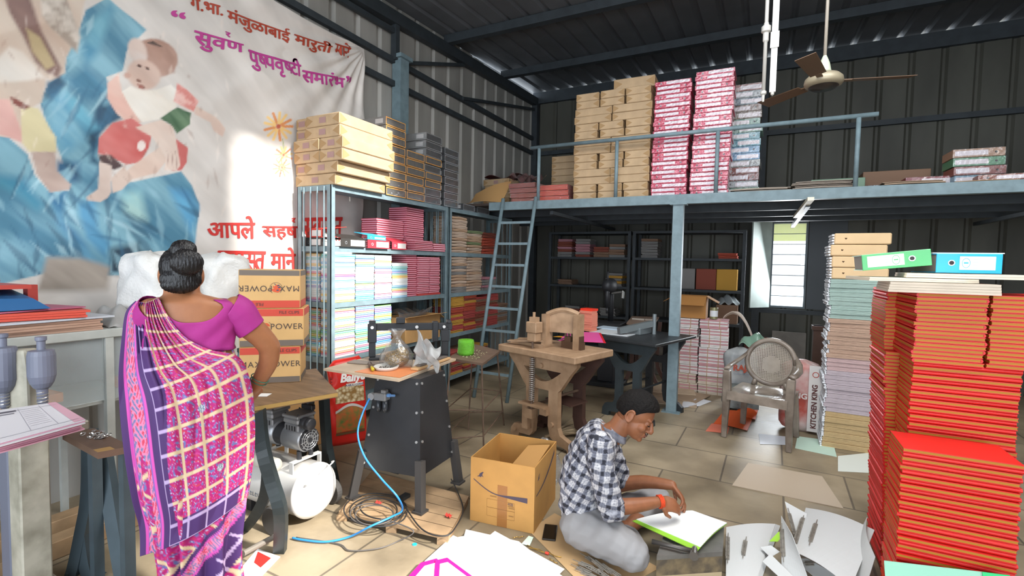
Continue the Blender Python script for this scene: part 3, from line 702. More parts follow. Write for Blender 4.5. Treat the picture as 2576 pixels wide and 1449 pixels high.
m = MB(); m.grid(lambda u, v: (-0.16+0.32*u, -0.2+0.4*v, 0.02+0.11*math.sin(PI*u)*math.sin(PI*v)+0.02*math.sin(19*u+11*v)), 18, 18, thick=0.004)
obj('plastic_bag', m, mat('pale_bag_film', 'c5cccd', 0.25, alpha=0.7, bump=0.6, bscale=25), loc=(P(1830, 720, y=BY0).x, BY0+0.22, SB[3]+0.269), label='crumpled clear plastic bag on the lower shelf by the window', cat='bag', smooth=True)
m = MB(); m.box(-0.14, 0.14, -0.15, 0.19, 0, 0.265); obj('storage_box', m, _M['bundle_brown'], loc=(P(1830, 720, y=BY0).x, yb_, SB[3]+0.001), label='brown box under the plastic bag on the back rack', cat='box')
# --- goods on the mezzanine
zm = ZT
YK = YM+0.10
xk0, xk1 = P(1440, 498, y=YK).x, P(1632, 492, y=YK).x
Wk = xk1-xk0
kp = 0.0843
p3 = packet_mesh(Wk/3-0.022, 0.40, kp-0.002, stamp=False); p2 = packet_mesh(Wk/2-0.006, 0.27, kp-0.002, stamp=False)
MG = 'kraft packets in the tall mezzanine block'
rk = random.Random(21)
pat = '33223322332233'   # from the floor up
for k, c in enumerate(pat):
 n = int(c)
 for j in range(n):
  sh_ = -0.00065*k if False else 0.0
  xc = xk0+Wk*(j+0.5)/n
  where = {3: ('on the ladder side', 'in the middle', 'beside the red files'), 2: ('on the ladder side', 'beside the red files')}[n][j]
  obj('kraft_packet', p3 if n == 3 else p2, None, loc=(xc+rk.uniform(-0.006, 0.006), YK+(0.20 if n == 3 else 0.135)+rk.uniform(-0.006, 0.006), zm+0.001+k*kp), rz=rk.uniform(-0.012, 0.012), label='kraft packet in the mezzanine block, %s layer, %s' % (nth(14-k, 15)+('' if 14-k == 0 else ''), where), cat='packet', group=MG)
obj('kraft_packet', packet_mesh(0.44, 0.3, kp+0.03, stamp=False), None, loc=(P(1597, 200, y=YK+0.1).x, YK+0.2, zm+0.001+14*kp), rz=0.03, label='single kraft packet crowning the tall mezzanine block', cat='packet', group=MG)
for k in range(8):
 obj('kraft_packet', p2, None, loc=(P(1432, 400, y=6.1).x, 6.15, zm+0.001+k*kp), label='kraft packet in the half-hidden stack behind the tall block, %s' % nth(7-k, 8), cat='packet', group='packets behind the tall mezzanine block')
# red lever arch files in film, spines to the room
red_sp = mat('red_file_spine', 'cf2350', 0.35, var=0.1); lab_w = mat('red_file_label', 'e2d5d6', 0.5); hole_m = mat('file_hole', '2b2022', 0.5)
fw = 0.355; fh = 0.0455
m = MB(); m.cbox(-fw/2, fw/2, 0, 0.29, 0, fh-0.004, 0.002); m.box(-fw/2+0.004, fw/2-0.004, 0.29, 0.291, 0.004, fh-0.008); red_me = mesh_of(m, 'cover', red_sp)
def lab_ring(flip, l, h):
 s = -1 if flip else 1
 m = MB(); a0, a1 = sorted((s*(-l*0.18), s*(l*0.46))); m.add([(a0, -0.0008, h*0.2), (a1, -0.0008, h*0.2), (a1, -0.0008, h*0.78), (a0, -0.0008, h*0.78)], [(0, 1, 2, 3)])
 r = MB(); r.lathe([(0.0, 0.0), (0.0095, 0.0), (0.0095, 0.0014), (0.0, 0.0014)], 12, R=Matrix.Rotation(PI/2, 3, 'X'), at=(-s*l*0.33, 0, h*0.48), caps=False)
 return mesh_of(m, 'spine_label', lab_w), mesh_of(r, 'finger_hole', hole_m)
lr = [lab_ring(False, fw, fh), lab_ring(True, fw, fh)]
def spine_film(l, h, seed):
 rnd = random.Random(seed); m = MB()
 m.grid(lambda u, v: (-l/2-0.001+(l+0.002)*u, -0.002-rnd.uniform(0, 0.004), h*v), 16, 3); m.grid(lambda u, v: (l/2+0.001+rnd.uniform(0, 0.003), 0.28*u, h*v), 8, 2)
 return mesh_of(m, 'film', wrap_mat('spine_film', alpha=0.3, rough=0.14, bscale=22))
sf = [spine_film(fw, fh-0.005, s) for s in range(4)]
def red_file(loc, k, label, group, flip, rz):
 t = thing('lever_arch_file', label, 'file', loc, rz, group)
 obj('cover', red_me, None, t); obj('spine_label', lr[flip][0], None, t); obj('finger_hole', lr[flip][1], None, t); obj('film', sf[k % 4], None, t)
 return t
for c, (px, n, w) in enumerate(((1680, 26, 'column touching the kraft packets'), (1782, 27, 'column at the open end of the block'))):
 xc = P(px, 485, y=YK).x
 for i in range(n):
  z = zm+0.001+(n-1-i)*fh
  red_file((xc+rk.uniform(-0.008, 0.008)+(n-1-i)*0.0008, YK-0.01+rk.uniform(-0.008, 0.008), z), i, 'film-wrapped red file, %s, %s' % (nth(i, n), w), 'red files on the mezzanine', rk.randrange(2), rk.uniform(-0.015, 0.015))
# mixed files behind them
MX = [('rust', '8c4a3f'), ('clear-wrapped grey', '9a9c9c'), ('slate blue', '62707a'), ('brown', '8a7468'), ('brown', '80695c'), ('green', '6f9683'), ('pale green', '8fae9e'), ('teal', '5b95a0'), ('teal', '5f9aa8'), ('blue', '5c8fb0'), ('blue', '578ab0'), ('grey', '8d8d88'), ('rust', '8a4436'), ('rust', '7f3d31'), ('grey', '8c8a88'), ('green', '5f9070'), ('blue', '44708c')]
def small_file(name, l, d, h, color, loc, rz, label, group, k, flip=0, label_w=True):
 t = thing('lever_arch_file', label, 'file', loc, rz, group)
 m = MB(); m.cbox(-l/2, l/2, 0, d, 0, h, 0.002); obj('cover', m, mat('filecol_'+color, color, 0.4), t)
 a, b = lab_ring(flip, l, h); obj('spine_label', a, None, t); obj('finger_hole', b, None, t); obj('film', spine_film(l, h, k), None, t)
 return t
n = len(MX); xm = P(1868, 460, y=5.95).x; pm = (P(1868, 212, y=5.95).z-zm)/n
for i, (cn, hc) in enumerate(MX):
 small_file('f', 0.33, 0.28, pm-0.004, hc, (xm+rk.uniform(-0.02, 0.02), 5.95, zm+0.001+(n-1-i)*pm), rk.uniform(-0.05, 0.05), '%s file, %s in the mixed stack behind the red files' % (cn, nth(i, n)), 'mixed files behind the red files', i, i % 2)
# ladder end: orange folders, film, brown sheet, packets
orange = mat('orange_folder', 'd0472f', 0.45, var=0.1); og = 'orange folder packs on the mezzanine'
def pack(name, lx, ly, h, m_, loc, rz, label, cat, group=None, fs=1):
 t = thing(name, label, cat, loc, rz, group)
 m = MB()
 for q in range(4): m.box(-lx/2+0.004*(q % 2), lx/2-0.003*((q+1) % 2), -ly/2, ly/2, h*q/4, h*(q+0.86)/4)
 obj('folders', m, m_, t); obj('film', film_mesh(lx, ly, h, seed=fs), None, t)
 return t
xo = P(1400, 490, y=YM+0.2).x
for i in range(3):
 pack('folder_pack', 0.36, 0.26, 0.058, orange, (xo+0.004*i, YM+0.22, zm+0.001+(2-i)*0.064), 0.02*i, 'film-wrapped orange folder pack behind the rail, %s' % nth(i, 3), 'folder pack', og)
xo2 = P(1312, 490, y=YM+0.25).x
for i in range(4):
 pack('folder_pack', 0.36, 0.3, 0.054, mat('rust_folder', '9c3a26', 0.5, var=0.1), (xo2+0.07+0.008*i, YM+0.28, zm+0.001+(3-i)*0.061), 0.06*(i-1), 'film-wrapped rust folder pack beside the bent brown sheet, %s' % nth(i, 4), 'folder pack', 'rust folder packs at the ladder head', i)
m = MB(); m.grid(lambda u, v: (-0.2+0.42*u, -0.12+0.26*v, 0.05*math.sin(7*u+4*v)*math.sin(5*v)+0.03*math.sin(13*u)+0.10*u*(1-u)), 22, 14)
obj('plastic_film', m, wrap_mat('pinkish_film', 'e8c7c7', alpha=0.4), loc=(xo2+0.05, YM+0.25, zm+0.30), label='crumpled clear film heaped over the rust folder packs', cat='film', smooth=True)
xs0 = P(1168, 505, y=YM+0.05); xs1 = P(1275, 500, y=YM+0.05)
m = MB(); m.grid(lambda u, v: (xs0.x+(xs1.x-xs0.x)*u*0.86+0.02*v, YM+0.05+0.24*v, zm+0.003+0.20*v*u+0.03*math.sin(PI*u)+0.16*v*v*(1-0.4*u)), 12, 10, thick=0.002)
obj('cardboard_sheet', m, mat('tan_sheet', 'b28a58', 0.7), label='bent tan sheet hanging over the mezzanine end above the rack', cat='sheet')
xp = P(1265, 420, y=6.3).x
for i in range(5):
 kpack(0.42, 0.3, 0.09, xp+0.02*((i*7) % 3-1), 6.3, zm+0.001+(4-i)*0.093, 'dusty kraft packet in the corner stack on the mezzanine, %s' % nth(i, 5), 'dusty packets in the mezzanine corner', rz=0.05*(i % 3-1))
m = MB(); m.grid(lambda u, v: (xp-0.25+0.6*u, 6.2+0.3*v, zm+0.505+0.03*math.sin(9*u)-0.0*u), 14, 6, thick=0.003)
obj('plastic_film', m, mat('dark_red_film', '5a2a2a', 0.3, bump=0.5, bscale=18), label='dark red film draped on the corner packets of the mezzanine', cat='film')
# window end: flat sheets, boxes and files
def flat_sheets(px0, px1, y0, y1, n, hc, label, z0=0.0, cat='sheet', name='cardboard_sheet', group='loose sheets on the mezzanine', t=0.006):
 a, b = P(px0, 470, y=y0).x, P(px1, 470, y=y0).x
 for i in range(n):
  m = MB(); ox, oy = rk.uniform(-0.03, 0.03), rk.uniform(0, 0.06)
  zb_ = zm+0.001+z0+i*(t+0.006)
  m.grid(lambda u, v: (a+(b-a)*u+ox, y0+oy+(y1-y0)*v, zb_+t+0.004*math.sin(PI*u)), 6, 4, thick=t)
  obj(name, m, mat('sheet_'+hc, hc, 0.8), label='%s, %s' % (label, nth(n-1-i, n)) if n > 1 else label, cat=cat, group=group if n > 1 else None)
flat_sheets(1845, 1990, YM+0.06, YM+0.5, 4, 'a89a8c', 'greyish board lying by the red files')
flat_sheets(1998, 2150, YM+0.06, YM+0.33, 7, '9d9083', 'brown board in the slanting pile near the rail end')
flat_sheets(2230, 2385, YM+0.05, YM+0.5, 4, '8f7a66', 'brown board at the edge past the rail')
flat_sheets(2410, 2576, YM+0.05, YM+0.36, 2, '94795a', 'tan board near the small file stack')
bx = P(2105, 440, y=6.3); m = MB(); m.cbox(-0.24, 0.24, 0, 0.3, 0, 0.23, 0.004); obj('storage_box', m, mat('dull_green_box', '7f9a83', 0.6), loc=(bx.x, 6.2, zm+0.001), label='dull green box lying behind the rail end', cat='box')
bx = P(2255, 430, y=6.3); m = MB(); m.cbox(-0.28, 0.28, 0, 0.3, 0, 0.30, 0.004); obj('storage_box', m, mat('dull_brown_box', '7b5f4b', 0.7), loc=(bx.x, 6.3, zm+0.001), label='dull brown box behind the black file on the mezzanine', cat='box')
for k, (px, hc, w) in enumerate(((2112, '8f959b', 'grey file lying askew on the boards by the rail end'), (2225, '2e3138', 'black file lying askew on the boards by the rail end'))):
 small_file('f', 0.30, 0.22, 0.085, hc, (P(px, 445, y=5.40).x+0.06*k, 5.72+0.05*k, zm+0.001), 0.3-0.5*k, w, None, 40+k)
for i, (hc, w) in enumerate((('8e3238', 'film-wrapped red file on top of the blue one, past the rail'), ('b9c4d4', 'film-wrapped pale blue file under the red one, past the rail'))):
 small_file('f', 0.38, 0.26, 0.08, hc, (P(2358, 440, y=5.75).x+0.02*i, 5.94, zm+0.001+(1-i)*0.085), 0.02, w, None, 50+i)
st = [('b08a70', 'tan'), ('5f8f6a', 'green'), ('8e5048', 'maroon'), ('6d8ea0', 'blue-grey')]
for i, (hc, w) in enumerate(st):
 small_file('f', 0.36, 0.27, 0.074, hc, (P(2480, 400, y=5.7).x+rk.uniform(-0.015, 0.015), 5.85, zm+0.072+(3-i)*0.079), 0.03, 'film-wrapped %s file, %s in the small stack far along the mezzanine' % (w, nth(i, 4)), 'small file stack on the mezzanine', 60+i, 1)
m = MB(); m.cbox(-0.2, 0.2, 0, 0.28, 0, 0.069, 0.003); obj('storage_box', m, mat('dull_tan_box', '8a6b52', 0.7), loc=(P(2480, 430, y=5.7).x, 5.85, zm+0.001), label='flat tan box under the small file stack', cat='box')
small_file('f', 0.36, 0.15, 0.05, '8a4a34', (P(2510, 438, y=5.6).x, 5.40, zm+0.028), -0.05, 'rust file lying in front of the small stack', None, 70)
# hanging conduit and batten
pp = P(1920, 240, y=4.4); pt = P(1920, 0, y=4.4)
t = thing('hanging_conduit', 'pale conduit pipe with couplings hanging from the roof', 'pipe', (pp.x, 4.4, pp.z))
top = roof_z(4.4)-0.01-pp.z
cm = mat('conduit_plastic', 'b5b2ab', 0.5)
m = MB(); m.cyl((0, 0, 0.02), (0, 0, top), 0.014); obj('pipe', m, cm, t, smooth=True)
zc = P(1920, 75, y=4.4).z-pp.z
m = MB(); m.lathe([(0.015, zc-0.10), (0.021, zc-0.09), (0.021, zc-0.03), (0.034, zc-0.02), (0.034, zc+0.02), (0.02, zc+0.03), (0.016, zc+0.05)], 16); obj('coupling', m, cm, t, smooth=False)
m = MB(); m.lathe([(0.008, -0.05), (0.012, 0.0), (0.022, 0.01), (0.022, 0.03), (0.012, 0.035)], 12); obj('end_socket', m, cm, t)
pb = P(1943, 232, y=4.4)
t = thing('hanging_batten', 'flat white batten strip hanging beside the conduit', 'batten', (pb.x, 4.4, pb.z))
m = MB(); m.box(-0.022, 0.022, -0.012, 0.012, 0.0, roof_z(4.4)-0.01-pb.z); m.box(-0.03, 0.03, -0.02, -0.012, P(1938, 110, y=4.4).z-pb.z-0.04, P(1938, 90, y=4.4).z-pb.z+0.02); obj('strip', m, mat('batten_white', 'd2d0cb', 0.5), t)
m = MB(); m.lathe([(0.0, -0.03), (0.012, -0.02), (0.014, 0.0)], 12); obj('cap', m, cm, t)
# ceiling fan
fp = P(2072, 205, y=4.4)
t = thing('ceiling_fan', 'ceiling fan with brown blades hanging on a long rod', 'fan', (fp.x, fp.y, fp.z))
fmet = mat('fan_cream', '9a8f78', 0.4, metal=0.2); fbr = mat('fan_brown', '5e4632', 0.45)
m = MB(); m.cyl((0, 0, 0.12), (0, 0, roof_z(4.4)-0.01-fp.z), 0.0115, n=12); obj('rod', m, mat('fan_rod', 'a59c8f', 0.4), t, smooth=True)
m = MB(); m.lathe([(0.012, 0.19), (0.02, 0.17), (0.035, 0.13), (0.045, 0.08), (0.05, 0.06)], 20); obj('canopy', m, mat('fan_canopy', 'b9c0ab', 0.4), t, smooth=True)
m = MB(); m.lathe([(0.04, 0.055), (0.10, 0.045), (0.125, 0.02), (0.13, -0.01), (0.12, -0.03), (0.09, -0.04)], 28); obj('motor', m, fmet, t, smooth=True)
m = MB(); m.lathe([(0.10, -0.041), (0.08, -0.055), (0.0, -0.06)], 24, caps=False); obj('bottom_plate', m, mat('fan_dark_plate', '2c2521', 0.3), t, smooth=True)
for k in range(3):
 a = 0.25+2*PI*k/3; m = MB()
 m.box(0.10, 0.20, -0.02, 0.02, -0.004, 0.004); m.hexa([(0.18, -0.05, -0.010), (0.58, -0.062, -0.014), (0.58, 0.062, 0.010), (0.18, 0.05, 0.006), (0.18, -0.05, -0.006), (0.58, -0.062, -0.010), (0.58, 0.062, 0.014), (0.18, 0.05, 0.010)])
 obj('blade', m, fbr, t, rz=a)
# --- printed cloth banner on the wall
BX = XL+0.062
by0, by1 = 0.05, P(912, 125, x=BX).y
bz0, bz1 = 1.12, P(912, 125, x=BX).z
def bwave(y, z):
 """distance of the cloth from its flat plane: pulls from the hung corner, swags and small creases (numpy arrays)"""
 dy = by1-y; dz = bz1-z
 r = np.sqrt(dy*dy+dz*dz)+1e-3; a = np.arctan2(dz, dy)
 w = 0.016*np.exp(-r/1.3)*np.sin(a*26)*np.clip(r*4, 0, 1)+0.012*np.sin(a*9+r*1.5)*np.clip(r-0.3, 0, 1)
 w = w+0.016*np.sin((dz*1.0-dy*0.75)*8.5+1.2*np.sin(dy*1.6))*np.clip((y*-1+2.1)*0.8, 0, 1)
 w = w+0.008*np.sin(z*9+2*np.sin(y*2.3))+0.0035*np.sin(y*17+z*11)+0.005*np.abs(np.sin(dz*6.1-dy*4.2+np.sin(dy*3)))**8
 w = w+0.003*np.sin((y*3.1+z*5.3)*4)
 return np.clip(w+0.022, 0.003, 0.042)
def sag(y): return 0.03*np.sin(np.clip((by1-y)/1.35, 0, 9)*PI)**2
ny, nz = 400, 264
Yg, Zg = np.meshgrid(np.linspace(by0, by1, ny+1), np.linspace(bz0, bz1, nz+1))
Zt = np.where(Zg > bz1-0.4, Zg-sag(Yg)*(Zg-bz1+0.4)/0.4, Zg)
Wg = bwave(Yg, Zt)
V = np.stack([BX+Wg, Yg, Zt], -1).reshape(-1, 3)
# colours of the print, traced as patches (zoomed picture coordinates, 2.587 px per photo px)
def hxl(s): return np.array(hx(s))
q = V-np.array(CAM); R_ = np.array(_rt); D_ = np.array(_dn); F_ = np.array(_fw)
w_ = q@F_; PXs = (1288+FPX*(q@R_)/w_)*2.587; PYs = (724.5+FPX*(q@D_)/w_)*2.587
rng = np.random.RandomState(4)
def fbm(y, z, seed, f0=2.0, oct_=5):
 """cheap smooth noise from sums of rotated sines"""
 r = np.random.RandomState(seed); out = 0; amp = 1; f = f0
 for o in range(oct_):
  for k in range(3):
   a = r.uniform(0, 2*PI); out = out+amp*np.sin(f*(y*math.cos(a)+z*math.sin(a))*6.28+r.uniform(0, 6.28))/3
  amp *= 0.6; f *= 1.9
 return out
yy, zz = V[:, 1], V[:, 2]
nA, nB, nC = fbm(yy, zz, 1, 0.5), fbm(yy, zz, 2, 1.2), fbm(yy*1.0+zz*1.2, zz*0.25-yy*0.2, 3, 1.6)
Cc = np.tile(hxl('cfc7bf'), (len(V), 1))*(1+0.03*nA)[:, None]
def patch(poly, col, col2=None, feather=11.0, nz_=None, k=0.5, wob=6.0, al=1.0, only=None):
 p = np.array(poly, float); px = PXs+wob*nB; py = PYs+wob*nA
 x0, y0 = p.min(0)-feather*2; x1, y1 = p.max(0)+feather*2
 s = np.where((px > x0) & (px < x1) & (py > y0) & (py < y1))[0]
 if not len(s): return
 X, Y = px[s], py[s]; ins = np.zeros(len(s), bool); dist = np.full(len(s), 1e9)
 for (ax, ay), (bx_, by_) in zip(p, np.roll(p, -1, 0)):
  c = ((ay > Y) != (by_ > Y)) & (X < (bx_-ax)*(Y-ay)/(by_-ay+1e-9)+ax); ins ^= c
  dx, dy = bx_-ax, by_-ay; t = np.clip(((X-ax)*dx+(Y-ay)*dy)/(dx*dx+dy*dy+1e-9), 0, 1)
  dist = np.minimum(dist, np.hypot(X-ax-t*dx, Y-ay-t*dy))
 sd = np.where(ins, dist, -dist); a = np.clip(sd/feather+0.5, 0, 1)[:, None]*al
 if only is not None: a = a*only[s][:, None]
 c = hxl(col)[None]
 if col2: m_ = np.clip(0.5+k*(nz_ if nz_ is not None else nB)[s], 0, 1)[:, None]; c = c*(1-m_)+hxl(col2)[None]*m_
 Cc[s] = Cc[s]*(1-a)+c*a
def ellp(cx_, cy_, rx, ry, rot=0, n=22): return [(cx_+rx*math.cos(t)*math.cos(rot)-ry*math.sin(t)*math.sin(rot), cy_+rx*math.cos(t)*math.sin(rot)+ry*math.sin(t)*math.cos(rot)) for t in [2*PI*i/n for i in range(n)]]
# blue shawl and lap
patch([(560, 60), (700, -20), (960, 190), (890, 260), (830, 330), (800, 460), (690, 500), (740, 720), (650, 860), (640, 1010), (660, 1180), (860, 1190), (1180, 1120), (1255, 1210), (1300, 1330), (1290, 1449), (1270, 1600), (1215, 1700), (1090, 1790), (700, 1800), (300, 1780), (0, 1850), (-60, 1600), (-60, 880), (60, 890), (180, 1000), (230, 1140), (330, 1250), (450, 1240), (400, 1010), (300, 780), (250, 640), (330, 520), (420, 470), (430, 370)], '437f99', '74a6b6', 10, nC, 0.9)
for pl, c, c2, f in (
 ([(600, 120), (720, 20), (740, 60), (640, 330), (560, 420), (520, 300)], '6fb0c3', '3f86a3', 40),
 ([(430, 500), (560, 420), (700, 560), (720, 640), (560, 660), (470, 600)], '2f6480', '3e7f9c', 45), ([(640, 690), (740, 680), (800, 770), (700, 820), (640, 900), (610, 1020), (650, 1090), (585, 1060), (590, 960), (540, 880), (600, 800)], '1d3344', '2d5f7c', 22),
 ([(300, 520), (390, 480), (420, 540), (330, 640), (280, 640)], '22303f', '2d5f7c', 22), ([(290, 640), (420, 600), (520, 760), (560, 900), (420, 1000), (360, 900)], '8cc0cc', '4a90b0', 45), ([(420, 600), (520, 640), (640, 830), (560, 880), (480, 770)], '2f6f90', '5aa3ba', 30),
 ([(380, 1040), (520, 1060), (520, 1180), (420, 1200), (370, 1110)], '20405c', '35739a', 30), ([(330, 1250), (440, 1250), (430, 1440), (560, 1600), (640, 1740), (500, 1700), (380, 1500)], '6fb2cb', '2f6f96', 26), ([(520, 1330), (620, 1300), (640, 1500), (720, 1600), (680, 1700), (560, 1560)], '2c6588', '4a90b4', 26),
 ([(-20, 1130), (160, 1150), (290, 1330), (250, 1370), (120, 1260), (-20, 1190)], '3f93ac', '2f7b9b', 40), ([(780, 1270), (900, 1260), (940, 1449), (880, 1449), (800, 1400)], 'a6cfca', '74b6c4', 40), ([(1100, 1230), (1240, 1250), (1290, 1340), (1270, 1560), (1180, 1400)], '3a81ad', '4f9bc0', 30),
 ([(900, 1640), (1080, 1700), (1090, 1800), (840, 1800)], '2a4f66', '1d3344', 30), ([(300, 1680), (520, 1690), (720, 1760), (700, 1900), (260, 1900)], 'b7a99b', '8f8377', 25), ([(720, 1640), (900, 1600), (900, 1820), (720, 1800)], '1e2a36', '2a4152', 30)):
 patch(pl, c, c2, f*1.7, nC, 0.8, 16)
blue_m = (Cc[:, 2] > Cc[:, 0]*1.6).astype(float); rs_ = np.random.RandomState(5)
for k in range(150):
 x0, y0 = rs_.uniform(-40, 1280), rs_.uniform(40, 1800); L_ = rs_.uniform(120, 420); w0 = rs_.uniform(6, 26)
 ang = 2.2+rs_.normal(0, 0.22) if y0 < 1150 else 0.9+rs_.normal(0, 0.35)
 dx_, dy_ = math.cos(ang)*L_, math.sin(ang)*L_; nx2, ny2 = -math.sin(ang)*w0, math.cos(ang)*w0
 patch([(x0, y0), (x0+dx_*0.5+nx2, y0+dy_*0.5+ny2), (x0+dx_, y0+dy_), (x0+dx_*0.5-nx2, y0+dy_*0.5-ny2)], ('1f4a66', 'a8cdd6', '2c6484', '8ab9c8')[k % 4], None, 16, None, 0.5, 14, 0.55, blue_m)
# seated figures at the left edge
patch([(-60, -60), (560, -40), (500, 240), (430, 370), (420, 470), (330, 520), (300, 500), (270, 660), (200, 700), (150, 900), (60, 890), (-60, 870)], 'd3c1ae', 'b9a08d', 18, nC, 0.5)
patch([(-60, 420), (60, 300), (150, 330), (290, 500), (180, 520), (-60, 540)], 'ddd6cc', 'cbb9a6', 25, nB)
patch([(20, -40), (180, -40), (270, 200), (400, 440), (380, 500), (310, 470), (230, 400), (150, 230), (60, 80)], '6d4f4a', '8d6c60', 25, nB)
patch([(250, -40), (420, -40), (520, 240), (500, 340), (430, 270), (330, 180), (270, 100)], 'c9bcae', '9c8c7d', 20, fbm(yy, zz, 9, 5), 0.9)
patch([(170, 180), (260, 240), (360, 420), (300, 450), (210, 330)], 'c2ad7c', 'a58c66', 20, nB)
patch([(-60, 640), (60, 640), (140, 830), (155, 930), (60, 890), (-60, 860)], 'dcb1a3', 'c9948a', 14, nB)
patch([(140, 680), (250, 700), (300, 780), (365, 890), (370, 990), (190, 985), (150, 930)], 'dccf9f', 'c7ba8d', 12, nB)
patch([(60, 620), (110, 640), (200, 690), (160, 710), (90, 670)], '8c3f34', '6d3a30', 10, nB)
patch([(205, 985), (360, 985), (370, 1110), (460, 1200), (455, 1235), (400, 1240), (330, 1252), (240, 1130)], 'd0b8aa', 'a58c80', 10, nB)
# the baby
patch(ellp(1010, 375, 150, 125, 0.3), 'c39d8b', 'a37c6a', 14, nB)
patch(ellp(900, 330, 60, 90, -0.3), 'd9d4cf', 'c9b2a5', 20, nB); patch(ellp(935, 485, 112, 98, 0.5), 'd8bcab', 'c9a796', 22, nB)
patch([(960, 275), (1000, 265), (1060, 300), (1040, 302)], '4a3a34', None, 8)
patch([(1080, 300), (1130, 380), (1135, 470), (1090, 480), (1050, 400)], '96705f', 'b08a79', 25, nB)
for e in ((910, 425, 16, 7, .5), (960, 440, 15, 6, .5), (905, 525, 18, 10, .4), (930, 565, 22, 9, .5)): patch(ellp(*e), '8a5f50', None, 9)
patch(ellp(830, 490, 24, 20), 'c49a88', None, 10)
patch([(785, 600), (850, 560), (930, 592), (1020, 585), (1110, 550), (1165, 610), (1150, 700), (1040, 775), (930, 795), (850, 720)], 'ece6dc', 'd9cfc0', 10, nB)
patch([(700, 540), (770, 480), (790, 590), (850, 700), (920, 800), (850, 810), (760, 740), (700, 640)], 'e2bfae', 'd39c8c', 10, nB)
patch([(1150, 540), (1215, 585), (1290, 660), (1260, 730), (1180, 690), (1130, 660)], 'd77f74', 'e6b3a8', 9, fbm(yy, zz, 10, 6), 0.8)
patch([(1270, 690), (1400, 765), (1425, 790), (1465, 840), (1450, 893), (1395, 860), (1365, 800), (1265, 745)], 'dcc3b2', 'cda999', 8, nB)
patch([(1040, 772), (1160, 700), (1245, 740), (1240, 815), (1150, 872), (1110, 810)], '3f6244', '7d9a76', 8, nC, 0.8)
patch([(645, 900), (730, 800), (860, 770), (990, 865), (965, 960), (910, 1060), (820, 1075), (700, 1015), (636, 1000)], 'c8544f', 'd8827c', 8, nB, 0.5)
patch([(1140, 905), (1222, 965), (1215, 1060), (1180, 1112), (1120, 1115), (1150, 1000)], 'd5706a', 'c04a45', 8, nB)
patch(ellp(915, 950, 26, 36, .2), 'e8d9d0', 'd7a79f', 8, nB)
patch([(640, 1010), (720, 1010), (800, 1085), (740, 1110), (650, 1070)], '4a3a3c', '6a4b48', 14, nB)
patch([(905, 1050), (1040, 955), (1085, 1045), (1020, 1130), (860, 1172), (830, 1110)], 'ddc5b4', 'cbaa98', 9, nB)
patch([(640, 1050), (720, 1080), (725, 1250), (700, 1290), (655, 1318), (570, 1305), (565, 1285), (640, 1230)], 'd6c0b2', 'b99d8e', 9, nB)
patch([(725, 1160), (800, 1090), (870, 1160), (790, 1240), (730, 1260)], 'd3bbab', 'bfa392', 9, nB)
patch([(880, 830), (1050, 780), (1125, 830), (1150, 950), (1172, 1080), (1150, 1112), (1070, 1110), (1080, 1030), (985, 890)], 'e4cfc0', 'd2b6a5', 9, nB)
for x in (1085, 1115, 1140): patch([(x-2, 985), (x+3, 985), (x+14, 1100), (x+8, 1100)], 'b8988a', None, 5)
skin_mk = ((Cc[:, 0] > Cc[:, 2]*1.15) & (PXs < 1500) & (PYs < 1400)).astype(float)
for k in range(90):
 x0, y0 = rs_.uniform(-40, 1480), rs_.uniform(40, 1350); L_ = rs_.uniform(30, 120); w0 = rs_.uniform(4, 14); ang = rs_.uniform(0.6, 2.4); dx_, dy_ = math.cos(ang)*L_, math.sin(ang)*L_
 patch([(x0, y0), (x0+dx_*0.5-dy_*w0/L_, y0+dy_*0.5+dx_*w0/L_), (x0+dx_, y0+dy_), (x0+dx_*0.5+dy_*w0/L_, y0+dy_*0.5-dx_*w0/L_)], ('8a6253', 'f0e2d6', '9c7767', 'e6d3c4')[k % 4], None, 12, None, 0.5, 6, 0.35, skin_mk)
for x, y, r in ((905, 428, 15), (962, 446, 15)): patch(ellp(x, y, r, r*0.4, .5), '4a332c', None, 7)
patch([(895, 545), (935, 560), (938, 578), (905, 572)], '9c5a4e', None, 7)
# flowers
def flower(cx_, cy_, r, c1, c2, n=13, ph=0.0):
 for k in range(n):
  a = 2*PI*k/n+ph; patch([(cx_+r*0.2*math.cos(a-0.5), cy_+r*0.2*math.sin(a-0.5)), (cx_+r*math.cos(a-0.09), cy_+r*math.sin(a-0.09)), (cx_+r*1.05*math.cos(a), cy_+r*1.05*math.sin(a)), (cx_+r*math.cos(a+0.09), cy_+r*math.sin(a+0.09)), (cx_+r*0.2*math.cos(a+0.5), cy_+r*0.2*math.sin(a+0.5))], c1 if (k % 3) else c2, None, 5, wob=2)
 patch(ellp(cx_, cy_, r*0.16, r*0.16), 'c25a3a', None, 5, wob=1)
flower(1812, 822, 95, 'e8bf72', 'd98a4a'); flower(1845, 1010, 60, 'e8bf72', 'd9723f', 11, 0.4); flower(1835, 1090, 62, 'd97a4a', 'c9573a', 11, 0.1)
patch([(1832, 900), (1838, 900), (1850, 1000), (1843, 1000)], '9aa86a', None, 5)
patch([(1832, 1150), (1840, 1150), (1838, 1280), (1830, 1280)], 'b3bd80', None, 5)
ban = bpy.data.meshes.new('banner'); W = ny+1
idx = (np.arange(nz)[:, None]*W+np.arange(ny)[None]).reshape(-1)
F = np.stack([idx, idx+1, idx+W+1, idx+W], -1)
ban.from_pydata(V.tolist(), [], F.tolist())
Cc = Cc*(1+0.10*np.clip(nC, -1, 1)+0.05*nB)[:, None]; Cc = Cc*0.88+Cc.mean(1, keepdims=True)*0.12
ca = ban.color_attributes.new('print', 'FLOAT_COLOR', 'POINT')
ca.data.foreach_set('color', np.concatenate([np.clip(Cc, 0, 1), np.ones((len(V), 1))], 1).astype(np.float32).ravel())
